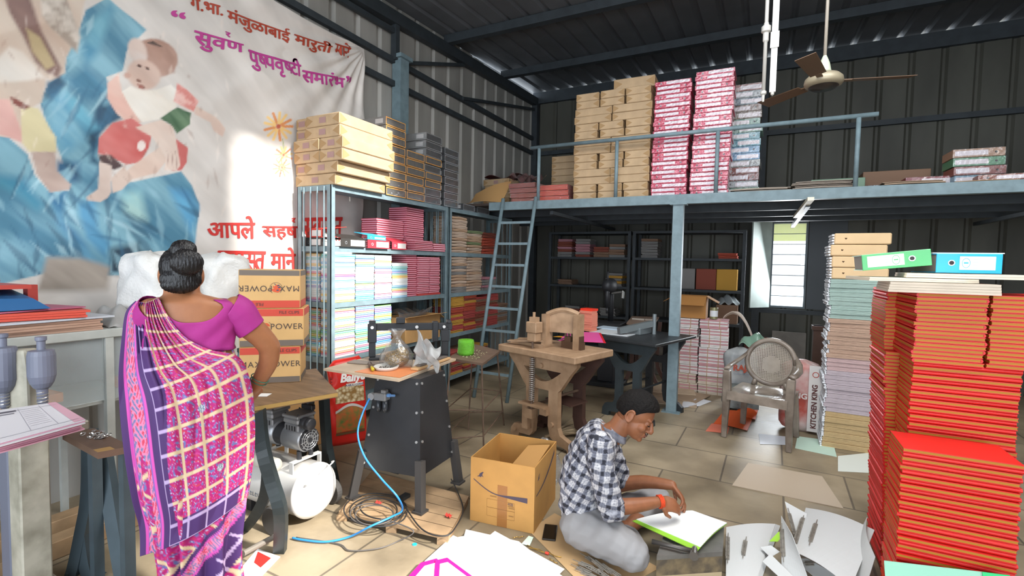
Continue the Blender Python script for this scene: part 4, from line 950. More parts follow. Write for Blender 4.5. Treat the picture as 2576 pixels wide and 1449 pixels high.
ban.polygons.foreach_set('use_smooth', [True]*len(ban.polygons))
bm_ = mat('banner_print', 'ffffff', 0.55); ntb = bm_.node_tree
at = ntb.nodes.new('ShaderNodeVertexColor'); at.layer_name = 'print'; ntb.links.new(at.outputs['Color'], ntb.nodes['Principled BSDF'].inputs['Base Color'])
ban.materials.append(bm_)
bano = obj('banner', ban, None, label='large cloth banner printed with a baby and red and magenta lettering on the wall', cat='banner')
# lettering that follows the cloth
def on_banner(px, py):
 p = P(px, py, x=BX+0.02); return p.y, p.z
def banner_text(s, quad, m_, bold=0.012, clip=None):
 """quad: photo pixels of top-left, top-right, bottom-left, bottom-right of the lettering's box"""
 vs, fs = text_mesh(s, 1.0, 0, bold, 'LEFT'); v = np.array(vs)[:, :2]
 if clip:   # keep only part of a glyph (half forms)
  f2 = [f for f in fs if all(clip[0] <= v[i, 0] <= clip[1] for i in f)]; fs = f2
 return place_letters(v, fs, quad, m_)
def place_letters(v, fs, quad, m_, name='lettering'):
 lo, hi = v.min(0), v.max(0); uv = (v-lo)/(hi-lo)
 c = [np.array(on_banner(*p)) for p in quad]
 pts = [((1-a)*b)*c[0]+(a*b)*c[1]+((1-a)*(1-b))*c[2]+(a*(1-b))*c[3] for a, b in uv]
 mb = MB(); mb.add([(BX+float(bwave(np.array(p[0]), np.array(p[1])))+0.006, p[0], p[1]) for p in pts], fs)
 return obj(name, mb, m_, bano)
mag = mat('banner_magenta_ink', 'b23a86', 0.6); redi = mat('banner_red_ink', 'bf2f2a', 0.6); brn = mat('banner_brown_ink', 'a8402c', 0.6)
def word(parts, quad, m_, bold=0.008):
 """parts: list of (text, cut_right, dx, dy, scale) laid side by side; cut_right trims a stem to make a half letter"""
 V_, F_2, x = [], [], 0.0
 for it in parts:
  s, cut, dx, dy, sc_ = (list(it)+[None, 0, 0, 1][len(it)-1:])[:5] if isinstance(it, tuple) else (it, None, 0, 0, 1)
  vs, fs = text_mesh(s, 1.0, 0, bold, 'LEFT'); v = np.array(vs)[:, :2]*sc_
  if cut is not None:
   lim = v[:, 0].max()-cut; fs = [f for f in fs if max(v[i, 0] for i in f) <= lim+1e-6 or True]; v[:, 0] = np.minimum(v[:, 0], lim)
  lo_ = v[:, 0].min()
  for sx_, sy_ in ((0, 0), (0.022, 0.008), (-0.018, -0.006), (0.01, -0.012)):
   o = len(V_); V_ += [(a-lo_+x+dx+sx_, b+dy+sy_) for a, b in v]; F_2 += [tuple(i+o for i in f) for f in fs]
  if dy == 0 and sc_ == 1: x += v[:, 0].max()-lo_-0.02
 return place_letters(np.array(V_), F_2, quad, m_)
word(['गं.भा.'], ((478, -20), (562, 8), (478, 22), (562, 40)), brn)
word(['मंजुळाबाई'], ((572, 14), (728, 74), (572, 62), (728, 116)), brn)
word(['मारुती'], ((737, 76), (832, 110), (737, 118), (832, 142)), brn)
word(['माने'], ((840, 96), (880, 112), (840, 138), (880, 146)), brn)
word(['“'], ((430, 22), (466, 32), (430, 40), (466, 50)), mag)
word(['सु', 'व', ('र', None, -0.03, 0.66, 0.45), 'ण'], ((486, 50), (612, 96), (486, 126), (612, 142)), mag)
word(['पु', ('ष', 0.17), 'प', 'वृ', ('ष', 0.17), 'टी'], ((624, 108), (758, 150), (624, 176), (758, 206)), mag)
word(['समारंभ'], ((760, 166), (866, 190), (760, 206), (866, 222)), mag)
word(['”'], ((868, 190), (884, 196), (868, 206), (884, 210)), mag)
word(['आपले'], ((520, 545), (640, 543), (520, 598), (640, 602)), redi)
word(['सह', 'ष', ('र', None, -0.3, 0.66, 0.4)], ((656, 550), (748, 548), (656, 600), (748, 606)), redi)
word([('स', 0.17), 'वागत'], ((760, 548), (860, 546), (760, 604), (860, 606)), redi)
word(['सम', ('स', 0.17), 'त'], ((548, 630), (664, 632), (548, 680), (664, 682)), redi)
word(['माने'], ((676, 622), (740, 622), (676, 676), (740, 678)), redi)
# --- the red folder piles
red_c = mat('red_folder_board', 'cf1f1a', 0.45, var=0.06); yel_c = mat('folder_inside', 'b0761c', 0.6)
RH = 0.0178
def red_folder_mesh(l=0.352, d=0.238, h=0.0168):
 m = MB(); x = l/2; y = d/2; t = 0.0034
 m.box(-x, x, -y+h/2, y, 0, t, 0); m.box(-x, x, -y+h/2, y, h-t, h, 0)
 n = 8; vs = []
 for s in (-x, x):
  for k in range(n+1):
   a = PI/2+PI*k/n; vs.append((s, -y+h/2+h/2*math.cos(a), h/2+h/2*math.sin(a)))
 fs = [(k+1, k, n+1+k, n+2+k) for k in range(n)]+[tuple(range(n+1)), tuple(range(n+1, 2*n+2))[::-1]]
 m.add(vs, fs, 0); m.box(-x+0.0015, x-0.0015, -y+h/2, y-0.002, t, h-t, 1)
 return mesh_of(m, 'folder', [red_c, yel_c])
rfm = red_folder_mesh()
rf_ = random.Random(77)
def red_col(x0, y0, n, z0, rots, word, group, jx=0.004, lean=0.0):
 for i in range(n):
  k = n-1-i; rz = rots(k); wx, wy = (0.355, 0.24) if abs(math.sin(rz)) < 0.5 else (0.24, 0.355)
  obj('folder', rfm, None, loc=(x0+wx/2+rf_.uniform(-jx, jx)+lean*k, y0+wy/2+rf_.uniform(-jx, jx), z0+k*RH), rz=rz+rf_.uniform(-0.008, 0.008), label='red folder, %s, %s' % (nth(i, n), word), cat='folder', group=group)
alt = lambda k: 0.0 if k % 2 else PI
red_col(0.522, 2.41, 45, 0.001, alt, 'low front stack', 'red folders in the low front stack')
RG = 'red folders in the tall pile'
nL = 62; zU = 0.001+nL*RH
red_col(0.60, 2.695, nL, 0.001, alt, 'front column of the tall pile', RG)
red_col(0.585, 2.965, nL, 0.001, lambda k: -PI/2 if k < 48 else (PI/2 if k % 2 else -PI/2), 'rear column of the tall pile', RG, 0.005, -0.0006)
red_col(0.595, 2.682, 17, zU, lambda k: -PI/2 if k % 2 == 0 else PI/2, 'corner stack of the upper tier', RG)
red_col(0.845, 2.69, 17, zU, lambda k: PI/2 if k % 3 else PI/2, 'second stack of the upper tier', RG)
red_col(0.555, 3.03, 17, zU, lambda k: PI/2 if k < 14 else -PI/2, 'rear stack of the upper tier', RG)
zp = zU+17*RH
# boards and two lever arch files on top
bc = mat('grey_board', 'c9bba8', 0.75, var=0.1); bc2 = mat('grey_board_pale', 'd8cdb9', 0.75)
for i, (x0, x1, y0, y1, dz, rz, h, w) in enumerate(((0.50, 0.86, 2.62, 3.02, 0.0, -0.06, 0.044, 'thick greyish board stack lying directly on the red pile'), (0.40, 0.78, 2.66, 3.05, 0.0455, 0.10, 0.016, 'pale board with its corner jutting out over the paper pillar side'), (0.58, 1.02, 2.67, 3.1, 0.0635, -0.10, 0.020, 'pale board lying uppermost under the green and blue files'))):
 m = MB(); k = 4 if i == 0 else 2
 for q in range(k): m.box(-(x1-x0)/2+0.002*q, (x1-x0)/2-0.001*q, -(y1-y0)/2, (y1-y0)/2, h*q/k, h*(q+0.93)/k)
 obj('board', m, bc if i == 0 else bc2, loc=((x0+x1)/2, (y0+y1)/2, zp+0.001+dz), rz=rz, label=w, cat='board')
ztop = zp+0.0855
def spine_file(label, a, b, h, col, flip, tiltx=0.0, d=0.27):
 """file whose spine runs from a to b"""
 a, b = Vector(a), Vector(b); l = (b-a).length; rz = math.atan2(b.y-a.y, b.x-a.x); ry = -math.asin((b.z-a.z)/l)
 t = thing('lever_arch_file', label, 'file', a, 0.0); t.rotation_euler = (0, ry, rz)
 oc = mat('big_file_'+col, col, 0.3, coat=0.2); inn = mat('file_inner_grey', '8d847c', 0.6)
 m = MB(); m.cbox(0, l, 0, 0.004, 0.0, h, 0.0015, 0); m.box(0.001, l-0.001, 0.004, d, 0, 0.004, 0); m.box(0.001, l-0.001, 0.004, d, h-0.004, h, 0); m.box(0.004, l-0.004, 0.004, d-0.03, 0.0042, h-0.0042, 1)
 obj('cover', m, [oc, inn], t, bevel=0)
 s0, s1 = (0.08*l, 0.62*l) if flip else (0.36*l, 0.9*l)
 m = MB(); m.cbox(s0, s1, -0.0012, 0.0, h*0.17, h*0.86, 0.0005); lb = obj('spine_label', m, mat('label_white', 'e6e6e0', 0.4), t)
 cxl = s1-0.03 if flip else s0+0.022
 m = MB(); m.lathe([(0.013, 0), (0.0145, 0), (0.0145, 0.0006), (0.013, 0.0006)], 20, R=Matrix.Rotation(PI/2, 3, 'X') @ Matrix.Scale(1.45, 3, Vector((0, 1, 0))), at=(cxl, -0.0013, h*0.52), caps=False)
 m.box(cxl-0.008, cxl+0.008, -0.0018, -0.0013, h*0.49, h*0.56); obj('printed_emblem', m, oc, lb)
 m = MB()
 for q in range(4): m.box(cxl+(-1 if flip else 1)*(0.032)-0.008, cxl+(-1 if flip else 1)*0.032+0.008, -0.0018, -0.0013, h*(0.25+0.15*q), h*(0.29+0.15*q))
 obj('printed_lines', m, mat('label_grey_print', 'b4bcbc', 0.5), lb)
 hc = 0.73*l if flip else 0.235*l
 m = MB(); m.lathe([(0.009, 0), (0.0125, 0.0), (0.0125, 0.002), (0.009, 0.002)], 20, R=R90x, at=(hc, 0, h*0.52), caps=False); obj('finger_ring', m, ring_m, t)
 m = MB(); m.lathe([(0, 0.0006), (0.0092, 0.0006), (0.0092, 0), (0, 0)], 18, R=R90x, at=(hc, 0, h*0.52), caps=False); obj('finger_hole', m, hole_m, t)
 return t
R90x = Matrix.Rotation(PI/2, 3, 'X')
yg = 2.76
ga, gb = P(2170, 690, y=yg), P(2345, 672, y=yg)
gh = P(2342, 628, y=yg).z-gb.z-0.004
spine_file('green lever arch file with white label leaning over the boards on the red pile', (ga.x, yg, ztop+0.004), (gb.x, yg, ztop+0.034), gh, '3fa85c', True)
ba, bb = P(2349, 676, y=yg+0.01), P(2529, 679, y=yg)
spine_file('bright blue lever arch file with white label on top of the red pile', (ba.x+0.006, yg+0.005, ztop+0.002), (bb.x, yg+0.03, ztop+0.002), P(2440, 628, y=yg).z-ba.z, '1ea7dd', False)
m = MB(); m.box(0, 0.24, 0, 0.18, 0, 0.004); obj('card', m, mat('white_card', 'e5e3e6', 0.6), loc=(ba.x, yg+0.04, ztop+0.002+P(2440, 628, y=yg).z-ba.z+0.001), rz=0.02, label='thin white card lying on top of the blue file', cat='card')
# --- pillar of cut paper with kraft packets on top
px0, py0 = 0.515, 4.86
pg = [('green', '9db3aa', 9, 0.034), ('brown', 'b49682', 9, 0.034), ('pinkish', 'bfa3a2', 3, 0.034), ('lilac', 'b3a6ac', 9, 0.036), ('tan', 'b79d72', 7, 0.04)]
tot = sum(n*h for _, _, n, h in pg); sc_h = 1.42/tot
z = 1.421; k = 0; ntot = sum(n for _, _, n, _ in pg)
white_edge = mat('ragged_white_edge', 'd6d8dc', 0.8)
rp_ = random.Random(8)
for cn, hc, n, h in pg:
 for j in range(n):
  hh_ = h*sc_h; z -= hh_; m = MB(); a = rp_.uniform(-0.012, 0.012); w = 0.34+rp_.uniform(-0.006, 0.006)
  [m.box(0.003*(q % 2), w-0.002*(q % 3), 0.002*((q+j) % 2), 0.26, (hh_-0.002)*q/4, (hh_-0.002)*(q+0.86)/4, 0) for q in range(4)]
  for q in range(3):
   e = 0.008+rp_.uniform(0, 0.012); m.box(-e, 0, 0.006*q, 0.25, (hh_-0.003)*q/3, (hh_-0.003)*(q+0.8)/3, 1)
  obj('paper_ream', m, [mat('cut_paper_'+cn, hc, 0.8, var=0.08, scale=20), white_edge], loc=(px0+a+0.03*max(0, (0.75-z))*0, py0+rp_.uniform(-0.01, 0.01), z+0.001), rz=rp_.uniform(-0.02, 0.02), label='%s paper ream in the tall pillar, %s' % (cn, nth(k, ntot)), cat='paper', group='paper reams in the tall pillar')
  k += 1
zt = 1.4225; ph = (1.803-1.4225)/4
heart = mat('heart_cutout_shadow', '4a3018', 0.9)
m0 = MB(); lx, ly = 0.385, 0.28
m0.cbox(0, lx, 0, ly, 0, ph-0.004, 0.008)
hp = [(0.008*(16*math.sin(t)**3)/16*1.1, 0.008*(13*math.cos(t)-5*math.cos(2*t)-2*math.cos(3*t)-math.cos(4*t))/16*1.1) for t in [2*PI*i/20 for i in range(20)]]
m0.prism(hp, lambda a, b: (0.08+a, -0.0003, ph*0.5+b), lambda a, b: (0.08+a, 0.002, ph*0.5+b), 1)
for q in range(4): m0.box(-0.012-0.004*(q % 2), 0.004, 0.01, ly-0.01, (ph-0.006)*(q+0.1)/4, (ph-0.006)*(q+0.75)/4, 2)
hm = mesh_of(m0, 'heart_packet', [mat('kraft_box_tan', 'd3b48a', 0.7, var=0.06, scale=6), heart, white_edge])
for i in range(4):
 obj('kraft_packet', hm, None, loc=(px0+(0.01, -0.012, 0.0, 0.004)[i]-0.004, py0-0.005, zt+(3-i)*ph), rz=(0.0, 0.01, -0.01, 0.0)[i], label='kraft packet with a heart-shaped hole on the paper pillar, %s' % nth(i, 4), cat='packet', group='heart-hole packets on the paper pillar')
# --- plastic armchair
ch = thing('plastic_armchair', 'worn grey-brown plastic armchair with a round perforated back', 'chair', (0.05, 4.80, 0), -0.24)
chm = mat('worn_chair_plastic', '8b8074', 0.28, var=0.35, scale=7, color2='5d5148')
def leg_path(pts, ws, name):
 m = MB(); vs = []; n = len(pts)
 for i, (p, w) in enumerate(zip(pts, ws)):
  for dx_, dy_ in ((-w, -w*0.8), (w, -w*0.8), (w, w*0.8), (-w, w*0.8)): vs.append((p[0]+dx_, p[1]+dy_, p[2]))
 fs = [(i*4+j, i*4+(j+1) % 4, i*4+4+(j+1) % 4, i*4+4+j) for i in range(n-1) for j in range(4)]+[(3, 2, 1, 0), (n*4-4, n*4-3, n*4-2, n*4-1)]
 m.add(vs, fs); return obj(name, m, chm, ch, bevel=0.008)
leg_path([(-0.255, -0.20, 0), (-0.25, -0.20, 0.2), (-0.245, -0.195, 0.42), (-0.25, -0.20, 0.60)], [0.022, 0.026, 0.034, 0.03], 'leg')
leg_path([(0.255, -0.20, 0), (0.25, -0.20, 0.2), (0.245, -0.195, 0.42), (0.25, -0.20, 0.60)], [0.022, 0.026, 0.034, 0.03], 'leg')
leg_path([(-0.225, 0.25, 0), (-0.215, 0.23, 0.2), (-0.20, 0.20, 0.42)], [0.022, 0.026, 0.03], 'leg')
leg_path([(0.225, 0.25, 0), (0.215, 0.23, 0.2), (0.20, 0.20, 0.42)], [0.022, 0.026, 0.03], 'leg')
m = MB(); m.grid(lambda u, v: (-0.235+0.47*u, -0.235+0.46*v, 0.425-0.03*math.sin(PI*u)*math.sin(PI*v*0.9)-0.03*max(0, 0.25-v)*4*max(0, 0.25-v)), 16, 16, thick=0.008)
m.box(-0.235, 0.235, -0.236, -0.226, 0.35, 0.425)
obj('seat', m, mat('shiny_seat_plastic', '988c80', 0.12, var=0.3, scale=6, color2='6a5f55'), ch, smooth=False)
# back: round disc with a perforated field (real holes), inside a hoop that runs into the arms
m = MB(); cz, cyb = 0.645, 0.21; rr_, ny_ = 0.185, 26
def bk(a, b): return Vector((a, cyb+0.06*(b-0.645)+0.04*(1-(a/0.2)**2)*0.6, b))
cell = 2*rr_/ny_
for i in range(ny_):
 for j in range(ny_):
  a0 = -rr_+i*cell; b0 = cz-rr_+j*cell; ac, bc_ = a0+cell/2, b0+cell/2
  r2 = (ac*ac+(bc_-cz)**2)**0.5
  if r2 > rr_: continue
  lotus = ((ac/0.09)**2+((bc_-cz+0.02)/0.075)**2 < 1) and abs(math.sin(ac*38)) > 0.25
  c = [bk(a0, b0), bk(a0+cell, b0), bk(a0+cell, b0+cell), bk(a0, b0+cell)]
  if lotus or r2 > rr_-cell*1.1: m.add(c+[p+Vector((0, 0.006, 0)) for p in c], [(0, 1, 2, 3), (7, 6, 5, 4)]); continue
  q = [bk(a0+cell*(0.26 if k in (0, 3) else 0.74), b0+cell*(0.26 if k < 2 else 0.74)) for k in range(4)]
  off = Vector((0, 0.006, 0))
  for s in (0, 1):
   for k in range(4):
    f = [c[k]+off*s, c[(k+1) % 4]+off*s, q[(k+1) % 4]+off*s, q[k]+off*s]; m.add(f, [(0, 1, 2, 3) if s == 0 else (3, 2, 1, 0)])
obj('backrest_lattice', m, mat('back_lattice_plastic', '9a9083', 0.35, var=0.2), ch)
m = MB(); m.tube([bk(0.20*math.cos(t), cz+0.20*math.sin(t)) for t in [2*PI*i/36 for i in range(37)]], 0.022, 10, squash=1.0); m.tube([bk(-0.12, cz-0.17), Vector((-0.14, 0.21, 0.42))], 0.02, 8); m.tube([bk(0.12, cz-0.17), Vector((0.14, 0.21, 0.42))], 0.02, 8)
obj('back_hoop', m, chm, ch, smooth=True)
for s in (-1, 1):
 m = MB(); pts = [(s*0.19, 0.235, 0.72), (s*0.235, 0.17, 0.665), (s*0.262, 0.03, 0.63), (s*0.262, -0.12, 0.62), (s*0.252, -0.205, 0.615)]
 m.tube(pts, [0.02, 0.026, 0.03, 0.03, 0.028], 10, squash=0.5); obj('armrest', m, chm, ch, smooth=True)
# sacks beside the chair
def sack_mesh(w, d, h, amp=0.02, seed=0, taper=0.2, nu=28, nv=18, flat=0.75):
 rnd = random.Random(seed); ph = [rnd.uniform(0, 6) for _ in range(6)]; m = MB(); vs = []; fs = []
 for j in range(nv+1):
  v = j/nv
  prof = (1-(2*max(0, 0.12-v)/0.24)**2*0.5)*(1-taper*v*v)*(1 if v < 0.9 else 1-((v-0.9)/0.1)**2*0.8)
  for i in range(nu):
   a = 2*PI*i/nu; ca, sa = math.cos(a), math.sin(a); e = flat
   x = w/2*prof*math.copysign(abs(ca)**e, ca); y = d/2*prof*math.copysign(abs(sa)**e, sa)
   k = amp*(math.sin(3*a+5*v+ph[0])*0.5+math.sin(7*a-9*v+ph[1])*0.3+math.sin(5*a+13*v+ph[2])*0.35)*(0.3+v)
   vs.append((x+k*ca, y+k*sa, h*v+0.3*amp*math.sin(4*a+ph[3])*v))
 for j in range(nv):
  for i in range(nu): fs.append((j*nu+i, j*nu+(i+1) % nu, (j+1)*nu+(i+1) % nu, (j+1)*nu+i))
 fs += [tuple(range(nu))[::-1], tuple(nv*nu+i for i in range(nu))]
 m.add(vs, fs); return m
rs = P(1853, 965, z=0.0)
sk = thing('rice_sack', 'white and grey printed rice bag lettered RAJA standing behind the chair', 'sack', (-0.17, 5.68, 0), 0.25)
obj('bag', sack_mesh(0.34, 0.22, 0.66, 0.018, 2, 0.15), mat('grey_rice_bag', '787c7f', 0.4, var=0.2, scale=5, color2='a9aaa8'), sk, smooth=True)
put_text('lettering', 'RAJA', 0.085, (0.0, -0.115, 0.46), (1, 0, 0), (0, 0.05, 1), mat('raja_red', 'a0432e', 0.6), sk, bold=0.003)
put_text('lettering', 'Golden Kolam', 0.03, (0.0, -0.117, 0.40), (1, 0, 0), (0, 0.05, 1), mat('print_grey_blue', '6d7a88', 0.6), sk)
m = MB(); m.grid(lambda u, v: (-0.17+0.34*u, -0.121-0.008*math.sin(PI*u), 0.04+0.26*v), 6, 6); obj('printed_panel', m, mat('dark_print_panel', '4a5250', 0.5, var=0.4, scale=14, color2='7e8684'), sk)
m = MB(); m.grid(lambda u, v: (-0.19+0.32*u, 5.62+0.22*v, 0.69+0.12*math.sin(PI*u)*math.sin(PI*v)+0.02*math.sin(15*u)+0.015*math.sin(13*v+9*u)), 16, 16, thick=0.003)
obj('plastic_bag', m, mat('green_film_bag', '86a894', 0.2, alpha=0.75, bump=0.6, bscale=25), label='crumpled green-tinted plastic bag on top of the rice bag', cat='bag', smooth=True)
ks = thing('rice_sack', 'red and white printed sack lettered KITCHEN KING beside the paper pillar', 'sack', (0.36, 5.25, 0), -0.05)
obj('bag', sack_mesh(0.34, 0.2, 0.66, 0.012, 4, 0.1, flat=0.5), mat('red_sack', 'b34a3c', 0.45, var=0.45, scale=4.5, color2='d8cfca'), ks, smooth=True)
m = MB(); m.grid(lambda u, v: (0.06+0.10*u, -0.113, 0.03+0.6*v), 2, 6); obj('printed_stripe', m, mat('sack_white_band', 'd8d2ce', 0.5), ks)
put_text('lettering', 'KITCHEN KING', 0.058, (0.11, -0.114, 0.26), (0, 0, 1), (-1, 0, 0), mat('sack_black_print', '5a2e2a', 0.6), ks, bold=0.002)
put_text('lettering', 'KING', 0.07, (-0.03, -0.114, 0.34), (1, 0, 0), (0, 0, 1), mat('sack_white_print', 'ded6d2', 0.6), ks, bold=0.002)
m = MB(); m.lathe([(0.02, 0), (0.026, 0), (0.026, 0.001), (0.02, 0.001)], 18, R=R90x, at=(0.11, -0.114, 0.55), caps=False); obj('printed_emblem', m, mat('sack_red_emblem', 'b5493c', 0.6), ks)
# dark pole and rag by the window
m = MB(); m.box(-0.06, 0.06, -0.05, 0.05, 0, 0.92); m.box(-0.075, 0.075, -0.065, 0.065, 0.88, 0.92); pj = P(2062, 850, y=5.9); obj('wooden_post', m, mat('dark_brown_wood', '4a3328', 0.7, var=0.3), loc=(pj.x, 5.9, 0), label='dark brown wooden post standing behind the paper pillar', cat='post')
# boards leaning on the back wall under the window
for k, (px, w, h, hc, lb) in enumerate(((1902, 0.30, 0.5, '5e342a', 'rust-brown board leaning on the back wall under the window'), (1985, 0.42, 0.6, '6b6660', 'grey-brown board leaning on the back wall under the window'))):
 a = P(px, 850, y=7.85).x; m = MB(); m.hexa([(-w/2, 0, 0), (w/2, 0, 0), (w/2, 0.015, 0), (-w/2, 0.015, 0), (-w/2, 0.12, h), (w/2, 0.12, h), (w/2, 0.135, h), (-w/2, 0.135, h)])
 obj('board', m, mat('lean_board_'+hc, hc, 0.75, var=0.2), loc=(a, 7.84, 0), label=lb, cat='board')
# --- bundles, open carton, tin by the column
zb_ = [0.0]
pb_m = {c: mat('press_bundle_'+c, h_, 0.8, var=0.1, scale=14) for c, h_ in {'white': 'd8d2cf', 'pink': 'c08f93', 'cream': 'cdbfae', 'kraft': 'ad8f70'}.items()}
def pressed_bundle(lx, ly, h, seed):
 rnd = random.Random(seed); m = MB(); k = 6
 for q in range(k):
  dx_, dy_ = rnd.uniform(-0.004, 0.004), rnd.uniform(-0.004, 0.004)
  m.box(-lx/2+dx_, lx/2+dx_, -ly/2+dy_, ly/2+dy_, h*q/k, h*(q+0.9)/k, 1 if q in (2, 4) else 0)
 for s in (-0.18, 0.22): m.box(lx*s-0.004, lx*s+0.004, -ly/2-0.006, ly/2+0.006, -0.0, h+0.0, 2)
 return mesh_of(m, 'bundle', [pb_m['white'], pb_m['pink'], pb_m['kraft']])
pbm = [pressed_bundle(0.30, 0.24, 0.108, s) for s in range(3)]
for c, (x, n, w) in enumerate(((-0.80, 8, 'column nearer the steel post'), (-0.485, 8, 'column nearer the rice bag'))):
 for i in range(n):
  k = n-1-i
  o = obj('paper_bundle', pbm[(i+c) % 3], None, loc=(x+rp_.uniform(-0.012, 0.012), 6.28+rp_.uniform(-0.015, 0.015), 0.001+k*0.1105), rz=rp_.uniform(-0.05, 0.05), label='tied bundle of printed sheets, %s, %s' % (nth(i, n), w), cat='bundle', group='tied bundles by the steel post')
  if (i*3+c) % 4 == 1: recolor(o, [pb_m['pink'], pb_m['white'], pb_m['kraft']])
  if k < 2: recolor(o, [pb_m['cream'], pb_m['pink'], pb_m['kraft']])
open_carton('open_carton', 'open brown carton with spread flaps on the tied bundles by the post', (-0.755, 6.30, 0.887), 0.0, 0.36, 0.25, 0.26, mat('dark_cardboard', 'a8763f', 0.75), angs=(0.75, 0.5, 0.3, 0.55), fl=0.15)
m = MB(); m.lathe([(0.001, 0), (0.042, 0), (0.044, 0.003), (0.044, 0.13), (0.042, 0.135), (0.001, 0.135)], 20); tn = obj('tin_can', m, mat('tin_olive', '8b8765', 0.35, metal=0.4), loc=(-0.49, 6.22, 0.889), label='small tin can with pale label on the tied bundles', cat='can', smooth=False)
m = MB(); m.lathe([(0.0446, 0.03), (0.0446, 0.10)], 20, caps=False); obj('label', m, white_edge, tn)
m = MB(); m.grid(lambda u, v: (-0.385+0.36*u, 6.14+0.2*v, 0.91+0.08*math.sin(PI*u*0.9)*(1-u)+0.12*(1-u)*u*4*0.35-0.34*u*u*u+0.015*math.sin(11*v+6*u)), 18, 10, thick=0.003)
obj('torn_wrapper', m, mat('torn_paper', 'c4b3a4', 0.8), label='torn wrapping paper drooping off the tied bundles', cat='paper', smooth=True)
# loose sheets of board on the floor by the post
for i, (px, py, w, d, rz, hc, lb) in enumerate(((1668, 985, 0.6, 0.4, 0.1, 'b09a82', 'brown board lowest in the heap on the floor by the steel post'), (1690, 975, 0.6, 0.45, -0.25, 'a38c74', 'tan board on the heap by the steel post'), (1672, 965, 0.55, 0.42, 0.22, 'c0aa90', 'pale tan board on top of the heap by the steel post'))):
 p = P(px, py, z=0); m = MB(); m.grid(lambda u, v: (-w/2+w*u, -d/2+d*v, 0.010+0.012*math.sin(PI*u)*0), 4, 4, thick=0.009)
 obj('cardboard_sheet', m, mat('floor_board_'+hc, hc, 0.8, var=0.12), loc=(p.x+0.12, p.y-0.36, 0.001+0.0115*i), rz=rz, label=lb, cat='sheet')
# sheets on the open floor
def floor_sheet(pix, hc, label, z=0.0, t=0.002, name='paper_sheet', cat='sheet', bend=0.0, mrough=0.6):
 c = [P(x, y, z=0.0) for x, y in pix]; m = MB()
 def f(u, v):
  a = c[0].lerp(c[1], u); b_ = c[3].lerp(c[2], u); p = a.lerp(b_, v); return (p.x, p.y, z+t+0.001+bend*math.sin(PI*u)*math.sin(PI*v*0.5+0.3))
 m.grid(f, 8, 8, thick=t)
 return obj(name, m, mat('sheet_%s_%s' % (hc, mrough), hc, mrough), label=label, cat=cat)
floor_sheet([(1842, 1222), (2122, 1281), (2068, 1200), (1882, 1166)], 'b5a48f', 'large tan cardboard sheet lying on the open floor before the chair', t=0.005, name='cardboard_sheet')
floor_sheet([(2000, 1128), (2105, 1150), (2095, 1110), (2006, 1098)], 'b9d2c2', 'pale mint sheet under the paper pillar')
floor_sheet([(2108, 1186), (2185, 1190), (2185, 1140), (2108, 1148)], 'd5d9d0', 'off-white sheet on the floor beside the red pile')
floor_sheet([(1908, 1092), (1990, 1100), (1985, 1120), (1912, 1118)], 'd3d7df', 'small white sheet on the floor between the chair legs', t=0.001)
floor_sheet([(1698, 1030), (1760, 1022), (1790, 1010), (1715, 1003)], 'cfd0d4', 'white sheet on the floor behind the steel post', bend=0.02)
floor_sheet([(1775, 1085), (1830, 1092), (1835, 1075), (1790, 1066)], 'e0795f', 'salmon sheet on the floor by the chair', bend=0.01)
floor_sheet([(1795, 1068), (1880, 1086), (1895, 1052), (1822, 1035)], 'dd5a1f', 'crumpled orange sheet on the floor by the chair', bend=0.03, z=0.008)
floor_sheet([(1845, 1052), (1900, 1060), (1908, 1030), (1862, 1022)], 'd9541a', 'orange folder leaning under the chair', bend=0.04, z=0.016)
# --- white sheets with lever clips beside the seated worker
clip_m = mat('clip_steel', '9a948a', 0.3, metal=0.4, var=0.3, scale=40)
def clip_obj(parent, a, b, up, name='clip'):
 """perforated steel lever clip lying from a to b on a sheet"""
 a, b, up = Vector(a), Vector(b), Vector(up).normalized(); d = (b-a).normalized(); l = (b-a).length; s = d.cross(up).normalized(); m = MB()
 w = 0.009
 def q(x, y, z): return a+d*x+s*y+up*z
 m.hexa([q(0, -w, 0), q(l, -w, 0), q(l, w, 0), q(0, w, 0), q(0, -w, 0.005), q(l, -w, 0.005), q(l, w, 0.005), q(0, w, 0.005)])
 m.hexa([q(l*0.1, -w*1.25, 0.005), q(l*0.9, -w*1.25, 0.005), q(l*0.9, -w*0.6, 0.005), q(l*0.1, -w*0.6, 0.005), q(l*0.1, -w*1.25, 0.010), q(l*0.9, -w*1.25, 0.010), q(l*0.9, -w*0.6, 0.010), q(l*0.1, -w*0.6, 0.010)])
 m.tube([q(-0.035, 0, 0.006), q(l*0.5, 0, 0.008), q(l+0.035, 0, 0.006)], 0.0022, 6)
 for k in range(5): m.cyl(q(l*(0.15+0.17*k), w*0.4, 0.004), q(l*(0.15+0.17*k), w*0.4, 0.0065), 0.0026, n=8)
 return obj(name, m, clip_m, parent)
wsm = mat('white_board_sheet', 'c6c7c5', 0.55)
def clip_sheet(corners, label, clips=(), bend=0.0, group='white sheets with lever clips', name='file_sheet'):
 c = [Vector(p) for p in corners]; n = (c[1]-c[0]).cross(c[3]-c[0]).normalized()
 if n.z < 0: n = -n
 def f(u, v): return c[0].lerp(c[1], u).lerp(c[3].lerp(c[2], u), v)+n*bend*math.sin(PI*u)
 m = MB(); m.grid(f, 10, 6, thick=0.0018)
 o = obj(name, m, wsm, label=label, cat='sheet', group=group)
 for (u0, v0, u1, v1) in clips: clip_obj(o, f(u0, v0)+n*0.002, f(u1, v1)+n*0.002, n)
 return o
Pz = lambda x, y, z: tuple(P(x, y, z=z))
